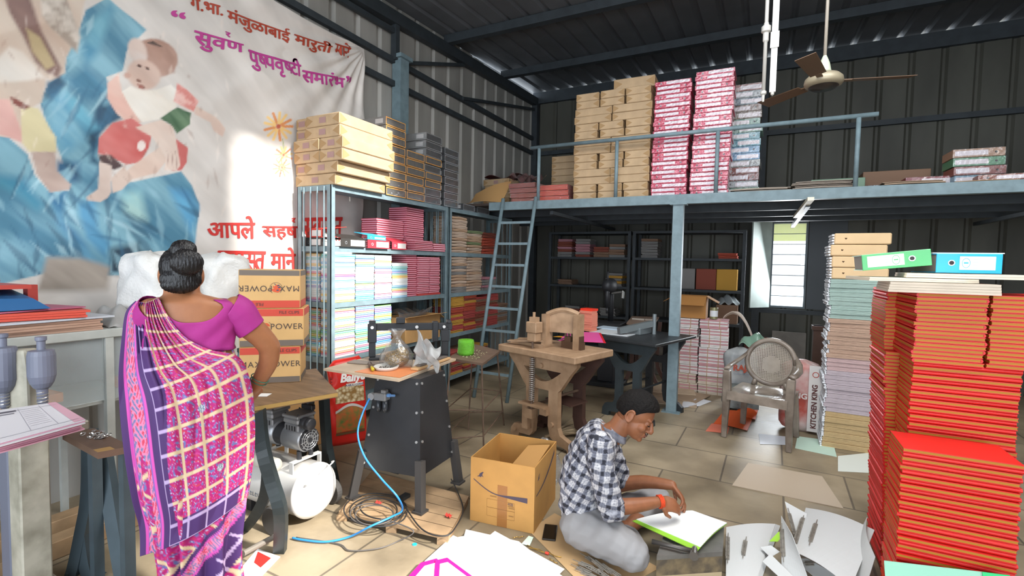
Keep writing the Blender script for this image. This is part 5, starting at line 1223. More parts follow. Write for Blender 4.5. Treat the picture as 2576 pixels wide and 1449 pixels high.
for k in range(5):
 z = 0.004+0.006*k; o = 3*k-10
 clip_sheet([Pz(1828-o, 1452, z), Pz(1905-o, 1460, z), Pz(1953-o, 1322-k, z+0.02), Pz(1829-o, 1330-k, z+0.02)], 'white sheet in the flat pile by the tool block, %s' % nth(4-k, 5), ((0.04, 0.3, 0.04, 0.75), (0.45, 0.35, 0.45, 0.62)) if k == 4 else (), 0.012, 'flat pile of white sheets')
clip_sheet([Pz(1966, 1432, 0.035), Pz(2040, 1475, 0.06), Pz(1992, 1345, 0.18), Pz(1965, 1297, 0.17)], 'white sheet standing askew with a clip along its edge', ((0.12, 0.25, 0.12, 0.75),), 0.0)
clip_sheet([Pz(2005, 1372, 0.06), Pz(2020, 1350, 0.08), Pz(2030, 1292, 0.15), Pz(1974, 1261, 0.16)], 'small white sheet farthest back in the fan of sheets', ((0.05, 0.2, 0.05, 0.7),), 0.0)
clip_sheet([Pz(1994, 1386, 0.10), Pz(2140, 1480, 0.08), Pz(2200, 1333, 0.235), Pz(2027, 1277, 0.14)], 'large white sheet lying over the fan, with two clips', ((0.01, 0.15, 0.01, 0.72), (0.24, 0.28, 0.24, 0.66)), 0.02)
c1, c2, c3, c4 = P(2232, 1449, z=0.0), P(2204, 1345, z=0.03), P(2217, 1246, y=3.02), P(2245, 1330, y=2.72)
clip_sheet([(0.44, 2.56, 0.02), (0.45, 2.97, 0.03), (0.515, 2.94, 0.27), (0.51, 2.69, 0.20)], 'white sheet curling up against the red folder pile', (), 0.02)
clip_sheet([Pz(1918, 1412, 0.05), Pz(1985, 1475, 0.03), Pz(1998, 1452, 0.045), Pz(1938, 1393, 0.065)], 'white sheet corner sticking out below the standing sheet', (), 0.0)
clip_sheet([Pz(1912, 1376, 0.06), Pz(1938, 1402, 0.05), Pz(1962, 1388, 0.06), Pz(1940, 1372, 0.07)], 'small white corner beside the lime green tab', (), 0.0)
clip_sheet([Pz(1994, 1406, 0.03), Pz(2060, 1460, 0.02), Pz(2120, 1455, 0.03), Pz(2030, 1405, 0.05)], 'white sheet under the large one with a clip at its edge', ((0.3, 0.3, 0.3, 0.8),), 0.0)
m = MB(); m.grid(lambda u, v: Vector(Pz(1935, 1362, 0.055)).lerp(Vector(Pz(1958, 1338, 0.085)), v)+Vector((0.04*u, 0.02*u, 0.0)), 3, 4, thick=0.002); obj('folder', m, mat('lime_card', '9ccf3f', 0.5), label='lime green folder corner among the white sheets', cat='folder')
# mint board leaning on the front red stack
y1_ = 2.36; a, b = P(2224, 1411, y=y1_), P(2484, 1441, y=y1_)
m = MB(); m.hexa([(a.x+0.0, 2.12, 0.002), (b.x, 2.12, 0.002), (b.x, 2.125, 0.0), (a.x, 2.125, 0.0), (a.x, y1_, a.z), (b.x, y1_, b.z), (b.x, y1_+0.004, b.z), (a.x, y1_+0.004, a.z)])
obj('board', m, mat('mint_board', '84b9a1', 0.5), label='pale mint board leaning against the low red stack', cat='board')
a2, b2 = P(2470, 1438, y=y1_-0.004), P(2540, 1447, y=y1_-0.004)
m = MB(); m.hexa([(a2.x, 2.108, 0.002), (b2.x, 2.108, 0.002), (b2.x, 2.112, 0.0), (a2.x, 2.112, 0.0), (a2.x, y1_-0.008, a2.z), (b2.x, y1_-0.008, b2.z), (b2.x, y1_-0.004, b2.z), (a2.x, y1_-0.004, a2.z)])
obj('board', m, mat('green_board', '25b56b', 0.5), label='bright green board leaning in front of the mint one', cat='board')
# --- helpers for bars and hoses
def ribbon(m, pts, w, t, nrm=(0, 1, 0), mi=0):
 """flat bar following pts, w wide in its plane and t thick along nrm; w may be a list"""
 pts = [Vector(p) for p in pts]; nrm = Vector(nrm).normalized(); k = len(pts); ws = w if isinstance(w, (list, tuple)) else [w]*k; vs = []
 for i, p in enumerate(pts):
  d = (pts[min(i+1, k-1)]-pts[max(i-1, 0)]).normalized(); s = d.cross(nrm).normalized()
  for a, b in ((-1, -1), (1, -1), (1, 1), (-1, 1)): vs.append(p+s*ws[i]/2*a+nrm*t/2*b)
 fs = [(i*4+j, i*4+4+j, i*4+4+(j+1) % 4, i*4+(j+1) % 4) for i in range(k-1) for j in range(4)]+[(0, 1, 2, 3), (k*4-1, k*4-2, k*4-3, k*4-4)]
 m.add(vs, fs, mi); return m
def smooth_path(pts, n=6):
 pts = [Vector(p) for p in pts]; out = []
 for i in range(len(pts)-1):
  p0, p1, p2, p3 = pts[max(i-1, 0)], pts[i], pts[i+1], pts[min(i+2, len(pts)-1)]
  for k in range(n):
   t = k/n; out.append(0.5*((2*p1)+(p2-p0)*t+(2*p0-5*p1+4*p2-p3)*t*t+(3*p1-p0-3*p2+p3)*t**3))
 return out+[pts[-1]]
def hose(name, pts, r, m_, label, cat, parent=None, n=8, **k):
 mb = MB(); mb.tube(smooth_path(pts, 7), r, n); return obj(name, mb, m_, parent, smooth=True, label=label, cat=cat, **k)
black_iron = mat('black_iron', '2b2d2f', 0.45, var=0.2, scale=12); rust = mat('rusty_rod', '6a5546', 0.7, var=0.3, scale=20)
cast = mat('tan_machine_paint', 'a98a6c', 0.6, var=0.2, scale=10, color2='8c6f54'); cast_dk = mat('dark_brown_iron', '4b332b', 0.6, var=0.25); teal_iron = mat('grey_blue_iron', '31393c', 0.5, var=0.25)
# --- ladder
la, lb, lc, ld = P(1192, 1002, y=4.62), P(1275, 1016, y=4.62), P(1266, 503, y=5.17), P(1348, 497, y=5.17)
la.z = lb.z = 0.0; zt_ = 2.26; lc.z = ld.z = zt_
lad = thing('ladder', 'blue-grey steel ladder leaning on the mezzanine edge', 'ladder', (la.x, la.y, 0))
def lp(s, t): return (la.lerp(lc, t) if s == 0 else lb.lerp(ld, t))-Vector((la.x, la.y, 0))
for s in (0, 1):
 m = MB(); m.tube([lp(s, 0), lp(s, 1)], 0.021, 10); obj('rail', m, steel, lad, smooth=True)
for py in (560, 613, 667, 721, 776, 833, 940):
 q = P(1262, py, y=5.0); t = min(range(0, 1000), key=lambda k: abs(PIX(lad.location+(lp(0, k/1000)+lp(1, k/1000))/2)[1]-py))/1000
 m = MB(); m.bar(lp(0, t), lp(1, t), 0.018, 0.028); obj('rung', m, steel, lad)
# --- wire-legged small table with twine spool
tz = 0.745
c = [P(1126, 900, z=tz), P(1214, 914, z=tz), P(1258, 882, z=tz), P(1188, 864, z=tz)]
wt = thing('wire_leg_table', 'small brown-topped table on thin rusty rod legs', 'table', (0, 0, 0))
m = MB(); m.hexa([p+Vector((0, 0, -0.018)) for p in c]+[p for p in c]); obj('tabletop', m, mat('worn_brown_top', '6f5a4b', 0.65, var=0.25), wt)
f = [P(1128, 985, z=0.35), P(1217, 1142, z=0), P(1268, 1070, z=0), P(1178, 1082, z=0)]
ft = [c[0].lerp(c[2], 0.06), c[1].lerp(c[3], 0.06), c[2].lerp(c[0], 0.06), c[3].lerp(c[1], 0.06)]
ff_ = [Vector((p.x+(p.x-c[0].x)*0.0, p.y, 0)) for p in ft]; ff_[1] = Vector((f[1].x, f[1].y, 0)); ff_[2] = Vector((f[2].x, f[2].y, 0)); ff_[3] = Vector((f[3].x, f[3].y, 0)); ff_[0] = ff_[3]+ff_[1]-ff_[2]
for k in range(4):
 m = MB(); m.cyl(ff_[k], ft[k]+Vector((0, 0, -0.018)), 0.007, n=8); obj('leg', m, rust, wt)
for t in (0.48, 0.20):
 for k in range(4):
  a, b = ff_[k].lerp(ft[k], t), ff_[(k+1) % 4].lerp(ft[(k+1) % 4], t); m = MB(); m.cyl(a, b, 0.005, n=6); obj('stretcher', m, rust, wt)
sp = P(1172, 892, z=tz)
gs = thing('twine_spool', 'spool of bright green plastic twine on the wire-legged table', 'spool', (sp.x, sp.y, tz+0.001))
tw = mat('green_twine', '6cbf2f', 0.3, var=0.25, scale=60, bump=0.6, bscale=90, stretch=(1, 1, 6))
m = MB(); m.lathe([(0.02, 0), (0.062, 0.0), (0.066, 0.02), (0.064, 0.06), (0.067, 0.10), (0.062, 0.122), (0.03, 0.124), (0.02, 0.118)], 28); obj('twine', m, tw, gs, smooth=True)
m = MB()
for k in range(5):
 a = 0.7*k; m.tube([(0.067*math.cos(a), 0.067*math.sin(a), 0.12-0.02*k), (0.069*math.cos(a+0.5), 0.069*math.sin(a+0.5), 0.06), (0.068*math.cos(a+1.0), 0.068*math.sin(a+1.0), 0.01)], 0.0015, 4)
obj('loose_thread', m, mat('light_green_twine', 'a9e06a', 0.3), gs)
rt = random.Random(2); m = MB()
for k in range(60):
 u, v = rt.uniform(0.25, 0.75), rt.uniform(0.15, 0.7); p = c[0].lerp(c[1], u).lerp(c[3].lerp(c[2], u), v); m.box(-0.003, 0.003, -0.002, 0.002, 0.0005, 0.003, R=rotz(rt.uniform(0, 3)), at=p)
tag(obj('clippings', m, mat('clipping_pale', 'cdd2a0', 0.6), kind='stuff'), 'pale green clippings scattered on the wire-legged table', 'clippings')
# --- tan cast-iron punching machine and its neighbours
MR = -0.285
mc = thing('punching_machine', 'old tan cast-iron hand press on flared legs in the middle of the hall', 'machine', (-1.575, 3.70, 0), MR)
def casting(m, y, t, sx=1.0, zt=0.74):
 """flared iron side frame with a half-moon opening"""
 Y0, Y1 = y-t/2, y+t/2
 def pr(poly): m.prism(poly, lambda a, b: (a*sx, Y0, b*zt/0.74), lambda a, b: (a*sx, Y1, b*zt/0.74))
 n = 10
 arc = [(-0.20+0.40*i/n, 0.635-0.10*math.sin(PI*i/n)) for i in range(n+1)]
 pr([(-0.37, 0.74), (-0.37, 0.70), (-0.20, 0.635), (0.20, 0.635), (0.35, 0.70), (0.35, 0.74)])
 pr([(-0.37, 0.70), (-0.30, 0.63), (-0.20, 0.50)]+[(-0.17, 0.47), (0.0, 0.47)]+[(a, b) for a, b in arc[:n//2+1][::-1]])
 pr([(0.35, 0.70)]+[(a, b) for a, b in arc[n//2:][::-1]]+[(0.0, 0.47), (0.17, 0.47), (0.20, 0.50), (0.29, 0.63)])
 pr([(-0.17, 0.47), (-0.165, 0.35), (-0.165, 0.18), (-0.185, 0.14), (-0.235, 0.125), (-0.30, 0.115), (-0.335, 0.07), (-0.34, 0.0), (-0.25, 0.0), (-0.24, 0.045), (-0.12, 0.05), (-0.085, 0.09), (-0.075, 0.18), (-0.075, 0.47)])
 pr([(0.17, 0.47), (0.075, 0.47), (0.075, 0.18), (0.10, 0.09), (0.19, 0.045), (0.27, 0.03), (0.28, 0.0), (0.36, 0.0), (0.355, 0.05), (0.30, 0.085), (0.20, 0.125), (0.175, 0.18)])
 return m
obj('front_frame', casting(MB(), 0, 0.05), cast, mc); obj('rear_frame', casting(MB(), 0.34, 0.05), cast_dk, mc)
m = MB(); m.cbox(-0.42, 0.40, -0.12, 0.42, 0.742, 0.80, 0.008); m.box(-0.40, -0.02, 0.02, 0.30, 0.80, 0.825); obj('table', m, cast, mc)
for (x, z) in ((-0.12, 0.30), (0.12, 0.42), (0.28, 0.06), (-0.28, 0.06)):
 m = MB(); m.cyl((x, 0.0, z), (x, 0.34, z), 0.012, n=10); obj('tie_rod', m, rust, mc)
for x, z in ((0.12, 0.2), (-0.28, 0.075), (0.0, 0.665)): m = MB(); m.cyl((x, -0.045, z), (x, -0.02, z), 0.02); obj('bolt', m, cast, mc)
# plunger: rod, spring, lever, head block
m = MB(); m.cyl((-0.075, -0.06, 0.30), (-0.075, -0.06, 0.86), 0.010); obj('plunger_rod', m, rust, mc)
m = MB(); m.tube([(-0.075+0.021*math.cos(a), -0.06+0.021*math.sin(a), 0.36+0.36*a/(2*PI*22)) for a in [2*PI*22*i/440 for i in range(441)]], 0.0045, 6); obj('spring', m, mat('spring_steel', 'b8b3ad', 0.3, metal=0.7), mc, smooth=True)
m = MB(); m.box(-0.19, 0.09, -0.10, 0.02, 0.325, 0.34); m.box(-0.16, -0.10, -0.08, -0.02, 0.12, 0.325); m.box(0.02, 0.09, -0.07, -0.01, 0.27, 0.325); m.box(-0.115, -0.045, -0.09, -0.03, 0.22, 0.30); obj('treadle_link', m, cast, mc)
m = MB(); m.hexa([(-0.055, 0.10, 0.35), (0.24, 0.06, 0.35), (0.25, 0.28, 0.35), (-0.03, 0.30, 0.35), (-0.055, 0.10, 0.362), (0.24, 0.06, 0.362), (0.25, 0.28, 0.362), (-0.03, 0.30, 0.362)]); obj('lower_plate', m, cast_dk, mc)
m = MB(); m.cbox(-0.13, -0.02, -0.09, 0.0, 0.93, 1.02, 0.006); m.cbox(-0.12, -0.03, -0.085, -0.005, 0.86, 0.93, 0.006); m.box(-0.11, -0.04, -0.07, -0.02, 1.02, 1.06); m.cyl((-0.075, -0.05, 1.05), (-0.075, -0.05, 1.10), 0.012); obj('head_block', m, cast, mc)
# arched blade beam standing on the table
m = MB(); n = 14
arch = [(0.02+0.26*i/n, 1.07+0.05*math.sin(PI*(i/n)*0.85+0.1)) for i in range(n+1)]
m.prism([(0.02, 0.92)]+[(a, 0.93+0.0*a) for a, b in arch[1:-1]]+[(0.28, 0.86)]+arch[::-1], lambda a, b: (a, 0.10+0.35*(a-0.02), b), lambda a, b: (a, 0.125+0.35*(a-0.02), b))
m.prism([(0.0, 0.80), (0.05, 0.80), (0.05, 1.08), (0.0, 1.08)], lambda a, b: (a, 0.06, b), lambda a, b: (a, 0.15, b)); m.prism([(0.26, 0.80), (0.30, 0.80), (0.30, 1.09), (0.26, 1.09)], lambda a, b: (a, 0.15, b), lambda a, b: (a, 0.25, b))
m.tube([(a, 0.11+0.35*(a-0.02), b) for a, b in arch], 0.022, 8)
m.v = [(x-0.07, y-0.02, z) for x, y, z in m.v]
obj('arched_beam', m, cast, mc)
m = MB(); m.box(0.05, 0.25, 0.16, 0.22, 0.80, 0.86)
for k in range(6): m.cyl((0.08+0.028*k, 0.18+0.006*k, 0.86), (0.08+0.028*k, 0.18+0.006*k, 0.93), 0.010, n=8)
m.box(0.10, 0.16, 0.14, 0.20, 0.86, 0.90); m.box(0.18, 0.24, 0.16, 0.22, 0.86, 0.91); obj('punch_block', m, mat('oily_brown_steel', '5d4636', 0.4, metal=0.3), mc)
m = MB(); m.bar((-0.36, -0.05, 0.83), (-0.03, 0.08, 0.855), 0.06, 0.012); m.bar((-0.34, 0.06, 0.84), (-0.05, 0.14, 0.86), 0.04, 0.012); obj('paper_guide', m, cast, mc)
# things on the press
zpm = 0.801
def on_mc(x, y, z=0.0): return mc.matrix_basis @ Vector((x, y, z))
op = P(1478, 832, z=zpm)
om = mat('orange_red_booklet', 'd8563f', 0.5); om2 = mat('salmon_booklet', 'e08a72', 0.55)
mbk = MB(); mbk.box(-0.075, 0.075, -0.055, 0.055, 0, 0.012); mbk.box(-0.073, 0.076, -0.054, 0.056, 0.013, 0.0225); bkme = mesh_of(mbk, 'booklet', om2)
rb = random.Random(6)
mz_ = bpy.context.view_layer.update()
for i in range(10):
 o = obj('booklet', bkme, None, loc=(op.x+rb.uniform(-0.006, 0.006), op.y+rb.uniform(-0.006, 0.006)+0.02, zpm+0.001+(9-i)*0.0236), rz=MR+rb.uniform(-0.06, 0.06), label='orange-red booklet in the small pile on the tan press, %s' % nth(i, 10), cat='booklet', group='booklets on the press')
 if i == 0: recolor(o, mat('bright_red_booklet', 'ee3b22', 0.45))
pp_ = [P(1405, 858, z=zpm), P(1518, 863, z=zpm), P(1506, 838, z=zpm), P(1432, 835, z=zpm)]
m = MB(); m.hexa([p+Vector((0, 0, 0.003)) for p in pp_]+[p+Vector((0, 0, 0.006)) for p in pp_]); ps = obj('folder', m, mat('hot_pink_folder', 'e0559f', 0.5), label='hot pink folder lying on the tan press', cat='folder')
pr_ = [p+Vector((0.02, 0.01, -0.003)) for p in pp_]
m = MB(); m.hexa([p+Vector((0, 0, 0.003)) for p in pr_]+[p+Vector((0, 0, 0.0055)) for p in pr_]); obj('folder', m, mat('red_under_folder', 'd8202a', 0.5), label='red folder showing at the edge under the pink one', cat='folder')
sa = P(1385, 858, z=zpm+0.012); sb = P(1462, 843, z=zpm+0.012)
sc_ = thing('scissors', 'pair of grey scissors lying across the pink folder', 'scissors', sa); sd_ = (sb-sa); sdn = sd_.normalized(); ssn = Vector((-sdn.y, sdn.x, 0))
for k in (-1, 1):
 m = MB(); m.bar(ssn*0.004*k, sdn*sd_.length*0.6+ssn*0.006*k, 0.012, 0.003); obj('blade', m, mat('scissor_steel', 'a8a8a8', 0.25, metal=0.8), sc_)
 m = MB(); cc = sdn*sd_.length*0.8+ssn*0.022*k; m.tube([cc+sdn*0.03*math.cos(t)+ssn*0.016*math.sin(t) for t in [2*PI*i/16 for i in range(17)]], 0.004, 6); obj('handle', m, mat('scissor_grip', '7b7276', 0.5), sc_)
yl = P(1405, 848, z=zpm); m = MB(); m.hexa([yl+Vector(v) for v in ((-0.05, -0.02, 0.0005), (0.05, 0, 0.0005), (0.06, 0.06, 0.0005), (-0.02, 0.06, 0.0005), (-0.05, -0.02, 0.0025), (0.05, 0, 0.0025), (0.06, 0.06, 0.0025), (-0.02, 0.06, 0.0025))]); obj('card', m, mat('amber_card', 'd79a2e', 0.5), label='amber card under the scissors on the press', cat='card')
# hand broom under the press
bp_ = P(1395, 1085, z=0.06); be = P(1480, 1078, z=0.02)
br = thing('hand_broom', 'straw hand broom with red bands lying under the press', 'broom', (bp_.x, bp_.y, 0)); dv = Vector((be.x-bp_.x, be.y-bp_.y, 0)); dn_ = dv.normalized(); sn_ = Vector((-dn_.y, dn_.x, 0))
m = MB(); rq = random.Random(1)
for k in range(70):
 a, b = rq.uniform(-1, 1), rq.uniform(0, 1); s = Vector((0, 0, 0.035+0.02*rq.uniform(-1, 1)))+sn_*0.02*a; e_ = dn_*(0.30+0.1*rq.random())+sn_*(0.15*a)+Vector((0, 0, 0.012+0.09*b)); m.tube([s-dn_*0.02, s.lerp(e_, 0.4)+Vector((0, 0, 0.01)), e_], [0.0035, 0.003, 0.0015], 4)
obj('straw', m, mat('broom_straw', 'b7a384', 0.8), br)
m = MB(); m.tube([-dn_*0.10+Vector((0, 0, 0.03)), Vector((0, 0, 0.035))], [0.012, 0.02], 10); obj('handle', m, mat('broom_handle', 'a08a6c', 0.7), br)
for d in (0.0, 0.055):
 m = MB(); m.tube([dn_*(d-0.012)+Vector((0, 0, 0.035)), dn_*(d+0.012)+Vector((0, 0, 0.037))], 0.028 if d == 0 else 0.034, 12); obj('band', m, mat('broom_band', 'c8342c', 0.5), br)
# dark second press behind, with papers on its table
m2 = thing('press_table', 'dark blue-grey iron press table behind the tan press', 'machine', (-1.12, 4.72, 0), MR)
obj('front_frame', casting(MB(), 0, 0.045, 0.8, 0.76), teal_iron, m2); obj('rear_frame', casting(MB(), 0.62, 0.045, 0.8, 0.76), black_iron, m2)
m = MB(); m.cbox(-0.30, 0.34, -0.12, 0.76, 0.762, 0.79, 0.006); obj('table', m, black_iron, m2)
for x in (-0.1, 0.1):
 m = MB(); m.cyl((x, 0, 0.3), (x, 0.62, 0.3), 0.011, n=8); obj('tie_rod', m, black_iron, m2)
m = MB(); m.cbox(-0.22, -0.05, 0.3, 0.55, 0.79, 0.86, 0.006); m.bar((-0.18, 0.1, 0.84), (-0.02, 0.48, 0.90), 0.05, 0.06); m.cyl((0.0, 0.5, 0.79), (0.0, 0.5, 1.0), 0.02); obj('press_arm', m, mat('grey_press_arm', '7a8284', 0.4, metal=0.3), m2)
for k, (x0, y0, w, d, z0, hc, lb) in enumerate(((1545, 838, 0.42, 0.30, 0.791, 'cfd4d6', 'white card sheets on the dark press table'), (1535, 826, 0.26, 0.20, 0.802, 'b9cad8', 'pale blue booklet on the white cards of the dark press table'))):
 p = P(x0, y0, z=z0); m = MB(); m.box(-w/2, w/2, -d/2, d/2, 0, 0.010); obj('booklet' if k else 'card_pile', m, mat('press_paper_'+hc, hc, 0.5), loc=(p.x, p.y, z0), rz=MR+0.12, label=lb, cat='paper')
# drilling machine and little board table farther back, steel plate
dm = P(1563, 800, z=0.80); d0 = Vector((dm.x-0.05, dm.y+0.55, 0))
dr_ = thing('drilling_machine', 'black upright drilling machine standing in the dim bay', 'machine', (d0.x, 6.0, 0)); dkm = mat('dim_black_iron', '26272a', 0.5)
m = MB(); m.cbox(-0.22, 0.22, -0.18, 0.18, 0, 0.05, 0.008); m.cbox(-0.10, 0.10, -0.09, 0.09, 0.05, 0.74, 0.01); m.cbox(-0.2, 0.2, -0.18, 0.16, 0.74, 0.79, 0.008); obj('stand', m, dkm, dr_)
m = MB(); m.cyl((0, 0.1, 0.79), (0, 0.1, 1.32), 0.035); obj('column', m, dkm, dr_, smooth=True)
m = MB(); m.ell((0.0, 0.02, 1.24), 0.09, 0.17, 0.10); m.cyl((0, -0.08, 0.98), (0, -0.08, 1.26), 0.03); m.cyl((0, -0.08, 1.28), (0, -0.08, 1.42), 0.012); m.cyl((0, -0.08, 0.90), (0, -0.08, 0.98), 0.012); obj('drill_head', m, dkm, dr_, smooth=True)
m = MB(); m.cyl((0.05, -0.05, 1.15), (0.2, -0.1, 1.18), 0.012); m.cyl((0.2, -0.1, 1.18), (0.2, -0.12, 1.10), 0.018); obj('feed_handle', m, mat('worn_handle_steel', '8a8a88', 0.3, metal=0.7), dr_)
bt_ = [P(1576, 812, z=0.80), P(1640, 822, z=0.80), P(1658, 797, z=0.80), P(1590, 795, z=0.80)]
b0 = sum(bt_, Vector())/4
lt = thing('board_table', 'small table with a brown board top and curved dark legs in the dim bay', 'table', (b0.x, b0.y, 0))
m = MB(); m.hexa([p-b0+Vector((0, 0, 0.78)) for p in bt_]+[p-b0+Vector((0, 0, 0.80)) for p in bt_]); obj('tabletop', m, mat('dusty_brown_board', '8c7565', 0.6), lt)
for k, (x, y) in enumerate(((-0.12, -0.06), (0.16, -0.10), (0.2, 0.12), (-0.10, 0.14))):
 m = MB(); ribbon(m, smooth_path([(x, y, 0.78), (x*0.9, y, 0.5), (x*0.95, y, 0.2), (x*1.5, y*1.2, 0.001)], 4), 0.045, 0.03); obj('leg', m, cast_dk, lt)
for k, (dx_, dy_, w, hc, lb) in enumerate(((-0.05, 0.0, 0.16, 'b5aca0', 'pale wood block on the small board table'), (0.08, 0.03, 0.12, '9c9186', 'grey-brown wood block on the small board table'))):
 m = MB(); m.box(-w/2, w/2, -0.025, 0.025, 0, 0.018); obj('wood_block', m, mat('wood_block_'+hc, hc, 0.7), loc=(b0.x+dx_, b0.y+dy_, 0.802), rz=0.5*k-0.1, label=lb, cat='block')
pl = P(1628, 940, z=0.02); m = MB(); m.hexa([(-0.17, 0, 0), (0.17, 0, 0), (0.17, 0.02, 0), (-0.17, 0.02, 0), (-0.16, 0.10, 0.58), (0.17, 0.10, 0.58), (0.17, 0.12, 0.58), (-0.16, 0.12, 0.58)])
obj('steel_plate', m, mat('stained_plate', '5e5952', 0.5, var=0.45, scale=6, color2='8a867c'), loc=(pl.x, 6.9, 0.001), label='stained grey steel plate leaning in the dim bay behind the post', cat='plate')
m = MB(); m.box(-0.2, 0.2, 0.0, 0.03, 0, 0.55); obj('steel_rest', m, dkm, loc=(pl.x, 7.04, 0), label='dark upright panel the steel plate leans against', cat='panel')
# --- black press stand on its plank pallet
ft_ = [Vector((-2.165, 2.175, 0)), Vector((-1.705, 2.235, 0)), Vector((-1.725, 2.66, 0)), Vector((-2.18, 2.60, 0))]
ZS = 0.80; zf = 0.058
tp_ = [P(934, 952, z=ZS), P(1050, 944, z=ZS), P(1114, 918, z=ZS)]; tp_[0] = Vector((-2.085, 2.285, ZS)); tp_[1] = Vector((-1.785, 2.325, ZS)); tp_[2] = Vector((-1.80, 2.60, ZS)); tp_.append(Vector((-2.10, 2.56, ZS)))
st_ = thing('press_stand', 'black sheet-steel stand with flared sides and bare leg ends', 'stand', (0, 0, 0))
m = MB(); bt2 = [f_.lerp(t_, 0.30) for f_, t_ in zip(ft_, tp_)]
m.hexa([bt2[0], bt2[1], bt2[2], bt2[3], tp_[0], tp_[1], tp_[2], tp_[3]]); obj('panel', m, mat('black_sheet_steel', '2e2e30', 0.35, var=0.25, scale=5), st_)
for f_, t_ in zip(ft_, tp_):
 m = MB(); f2 = f_+Vector((0, 0, zf)); t2 = f_.lerp(t_, 0.42); cen = Vector((-1.94, 2.42, 0)); o_ = Vector((f_.x-cen.x, f_.y-cen.y, 0)).normalized()*0.004
 m.bar(f2+o_, t2+o_, 0.045, 0.045); m.box(f2.x-0.035, f2.x+0.035, f2.y-0.035, f2.y+0.035, zf-0.005, zf+0.006); obj('leg', m, mat('worn_black_leg', '43403e', 0.5), st_)
for a, b in ((0, 1), (1, 2)):
 for s, i0 in ((0.06, a), (0.94, a)):
  for t in (0.05, 0.35, 0.65, 0.95):
   p = bt2[a].lerp(tp_[a], t).lerp(bt2[b].lerp(tp_[b], t), s); e_ = (tp_[b]-tp_[a]).normalized(); n_ = Vector((e_.y, -e_.x, 0.2)).normalized(); m = MB(); m.cyl(p, p+n_*0.006, 0.008, n=8); obj('bolt', m, mat('bolt_zinc', 'b5b3b0', 0.3, metal=0.6), st_)
# air regulator on its face
rg = P(968, 1000, y=2.27)
ar = thing('air_regulator', 'pressure regulator with gauge and twin bowls on the black stand', 'regulator', (rg.x, rg.y-0.012, rg.z), 0.13)
m = MB(); m.cbox(-0.045, 0.035, -0.035, 0.02, -0.01, 0.035, 0.004); m.cbox(0.0, 0.032, -0.03, 0.005, 0.035, 0.055, 0.003); obj('body', m, mat('alloy_grey', '9b9c9d', 0.3, metal=0.6), ar)
for x in (-0.028, 0.018):
 m = MB(); m.lathe([(0.0, -0.085), (0.012, -0.082), (0.016, -0.06), (0.017, -0.01)], 14, at=(x, -0.01, 0)); obj('bowl', m, mat('smoky_bowl', '33363a', 0.15), ar, smooth=True)
m = MB(); m.cyl((-0.06, -0.045, 0.012), (-0.06, -0.02, 0.012), 0.021); obj('gauge', m, mat('gauge_grey', '8f8f90', 0.3), ar)
m = MB(); m.cyl((0.035, -0.01, 0.022), (0.085, -0.01, 0.026), 0.007); m.cyl((0.035, -0.01, 0.022), (0.055, -0.01, 0.024), 0.011); obj('fitting', m, mat('blue_fitting', '5f86b5', 0.3), ar)
# board, tool, bag, dish on top
bd = [P(814, 927, z=0.815), P(1003, 955, z=0.815), P(1147, 902, z=0.815)]; bd.append(bd[0]+bd[2]-bd[1])
m = MB(); m.hexa([p+Vector((0, 0, -0.014)) for p in bd]+[p.copy() for p in bd]); obj('work_board', m, mat('pale_ply_board', 'c3ad93', 0.6, var=0.25, scale=4), label='plywood work board on top of the black stand', cat='board')
def on_board(u, v): return bd[0].lerp(bd[1], u).lerp(bd[3].lerp(bd[2], u), v)
q = [on_board(u, v)+Vector((0, 0, 0.001)) for u, v in ((0.40, 0.03), (0.97, 0.05), (0.97, 0.45), (0.45, 0.40))]
m = MB(); m.hexa(q+[p+Vector((0, 0, 0.002)) for p in q]); obj('card', m, mat('orange_card', 'e08a55', 0.5), label='orange card on the work board under the dish', cat='card')
ba_ = math.atan2(bd[1].y-bd[0].y, bd[1].x-bd[0].x); bb_ = math.atan2(bd[2].y-bd[1].y, bd[2].x-bd[1].x)
for k, (u, v, l, w, h, z0, hc, lb) in enumerate(((0.93, 0.62, 0.42, 0.055, 0.014, 0.0035, 'd0a878', 'pale wood strip along the edge of the work board'), (0.925, 0.64, 0.36, 0.035, 0.010, 0.018, '6b625b', 'grey steel strip lying on the pale wood strip'), (0.22, 0.36, 0.22, 0.09, 0.008, 0.0005, '8c8074', 'worn brown slat at the banner side of the work board'))):
 p = on_board(u, v); m = MB(); m.cbox(-l/2, l/2, -w/2, w/2, 0, h, 0.002); obj('strip', m, mat('strip_'+hc, hc, 0.6), loc=(p.x, p.y, 0.816+z0), rz=bb_ if k < 2 else ba_+0.2, label=lb, cat='strip')
dp = P(972, 928, z=0.82)
m = MB(); m.lathe([(0.0, 0.0), (0.068, 0.0), (0.078, 0.02), (0.075, 0.022), (0.065, 0.005), (0.0, 0.004)], 28, caps=False); dish = obj('dish', m, mat('white_dish_plastic', 'dcd8cf', 0.35), loc=(dp.x, dp.y, 0.8196), smooth=True, label='round white plastic dish with rivets on the work board', cat='dish')
m = MB(); rq = random.Random(9)
for k in range(60):
 a, r_ = rq.uniform(0, 6.28), 0.05*rq.random()**0.5; m.lathe([(0.002, 0), (0.004, 0.001), (0.004, 0.002), (0.001, 0.004)], 6, at=(dp.x+r_*math.cos(a), dp.y+r_*math.sin(a), 0.8245+0.003*rq.random()))
tag(obj('rivets', m, mat('dark_rivets', '5a5148', 0.4, metal=0.6), kind='stuff'), 'small dark rivets lying in the white dish', 'rivets')
pt_ = [on_board(0.36, 0.28), on_board(0.58, 0.10)]
hmr = thing('screwdriver', 'small tool with brown grip and yellow tip on the work board', 'tool', (pt_[0].x, pt_[0].y, 0.832)); dv = pt_[1]-pt_[0]; dv.z = 0
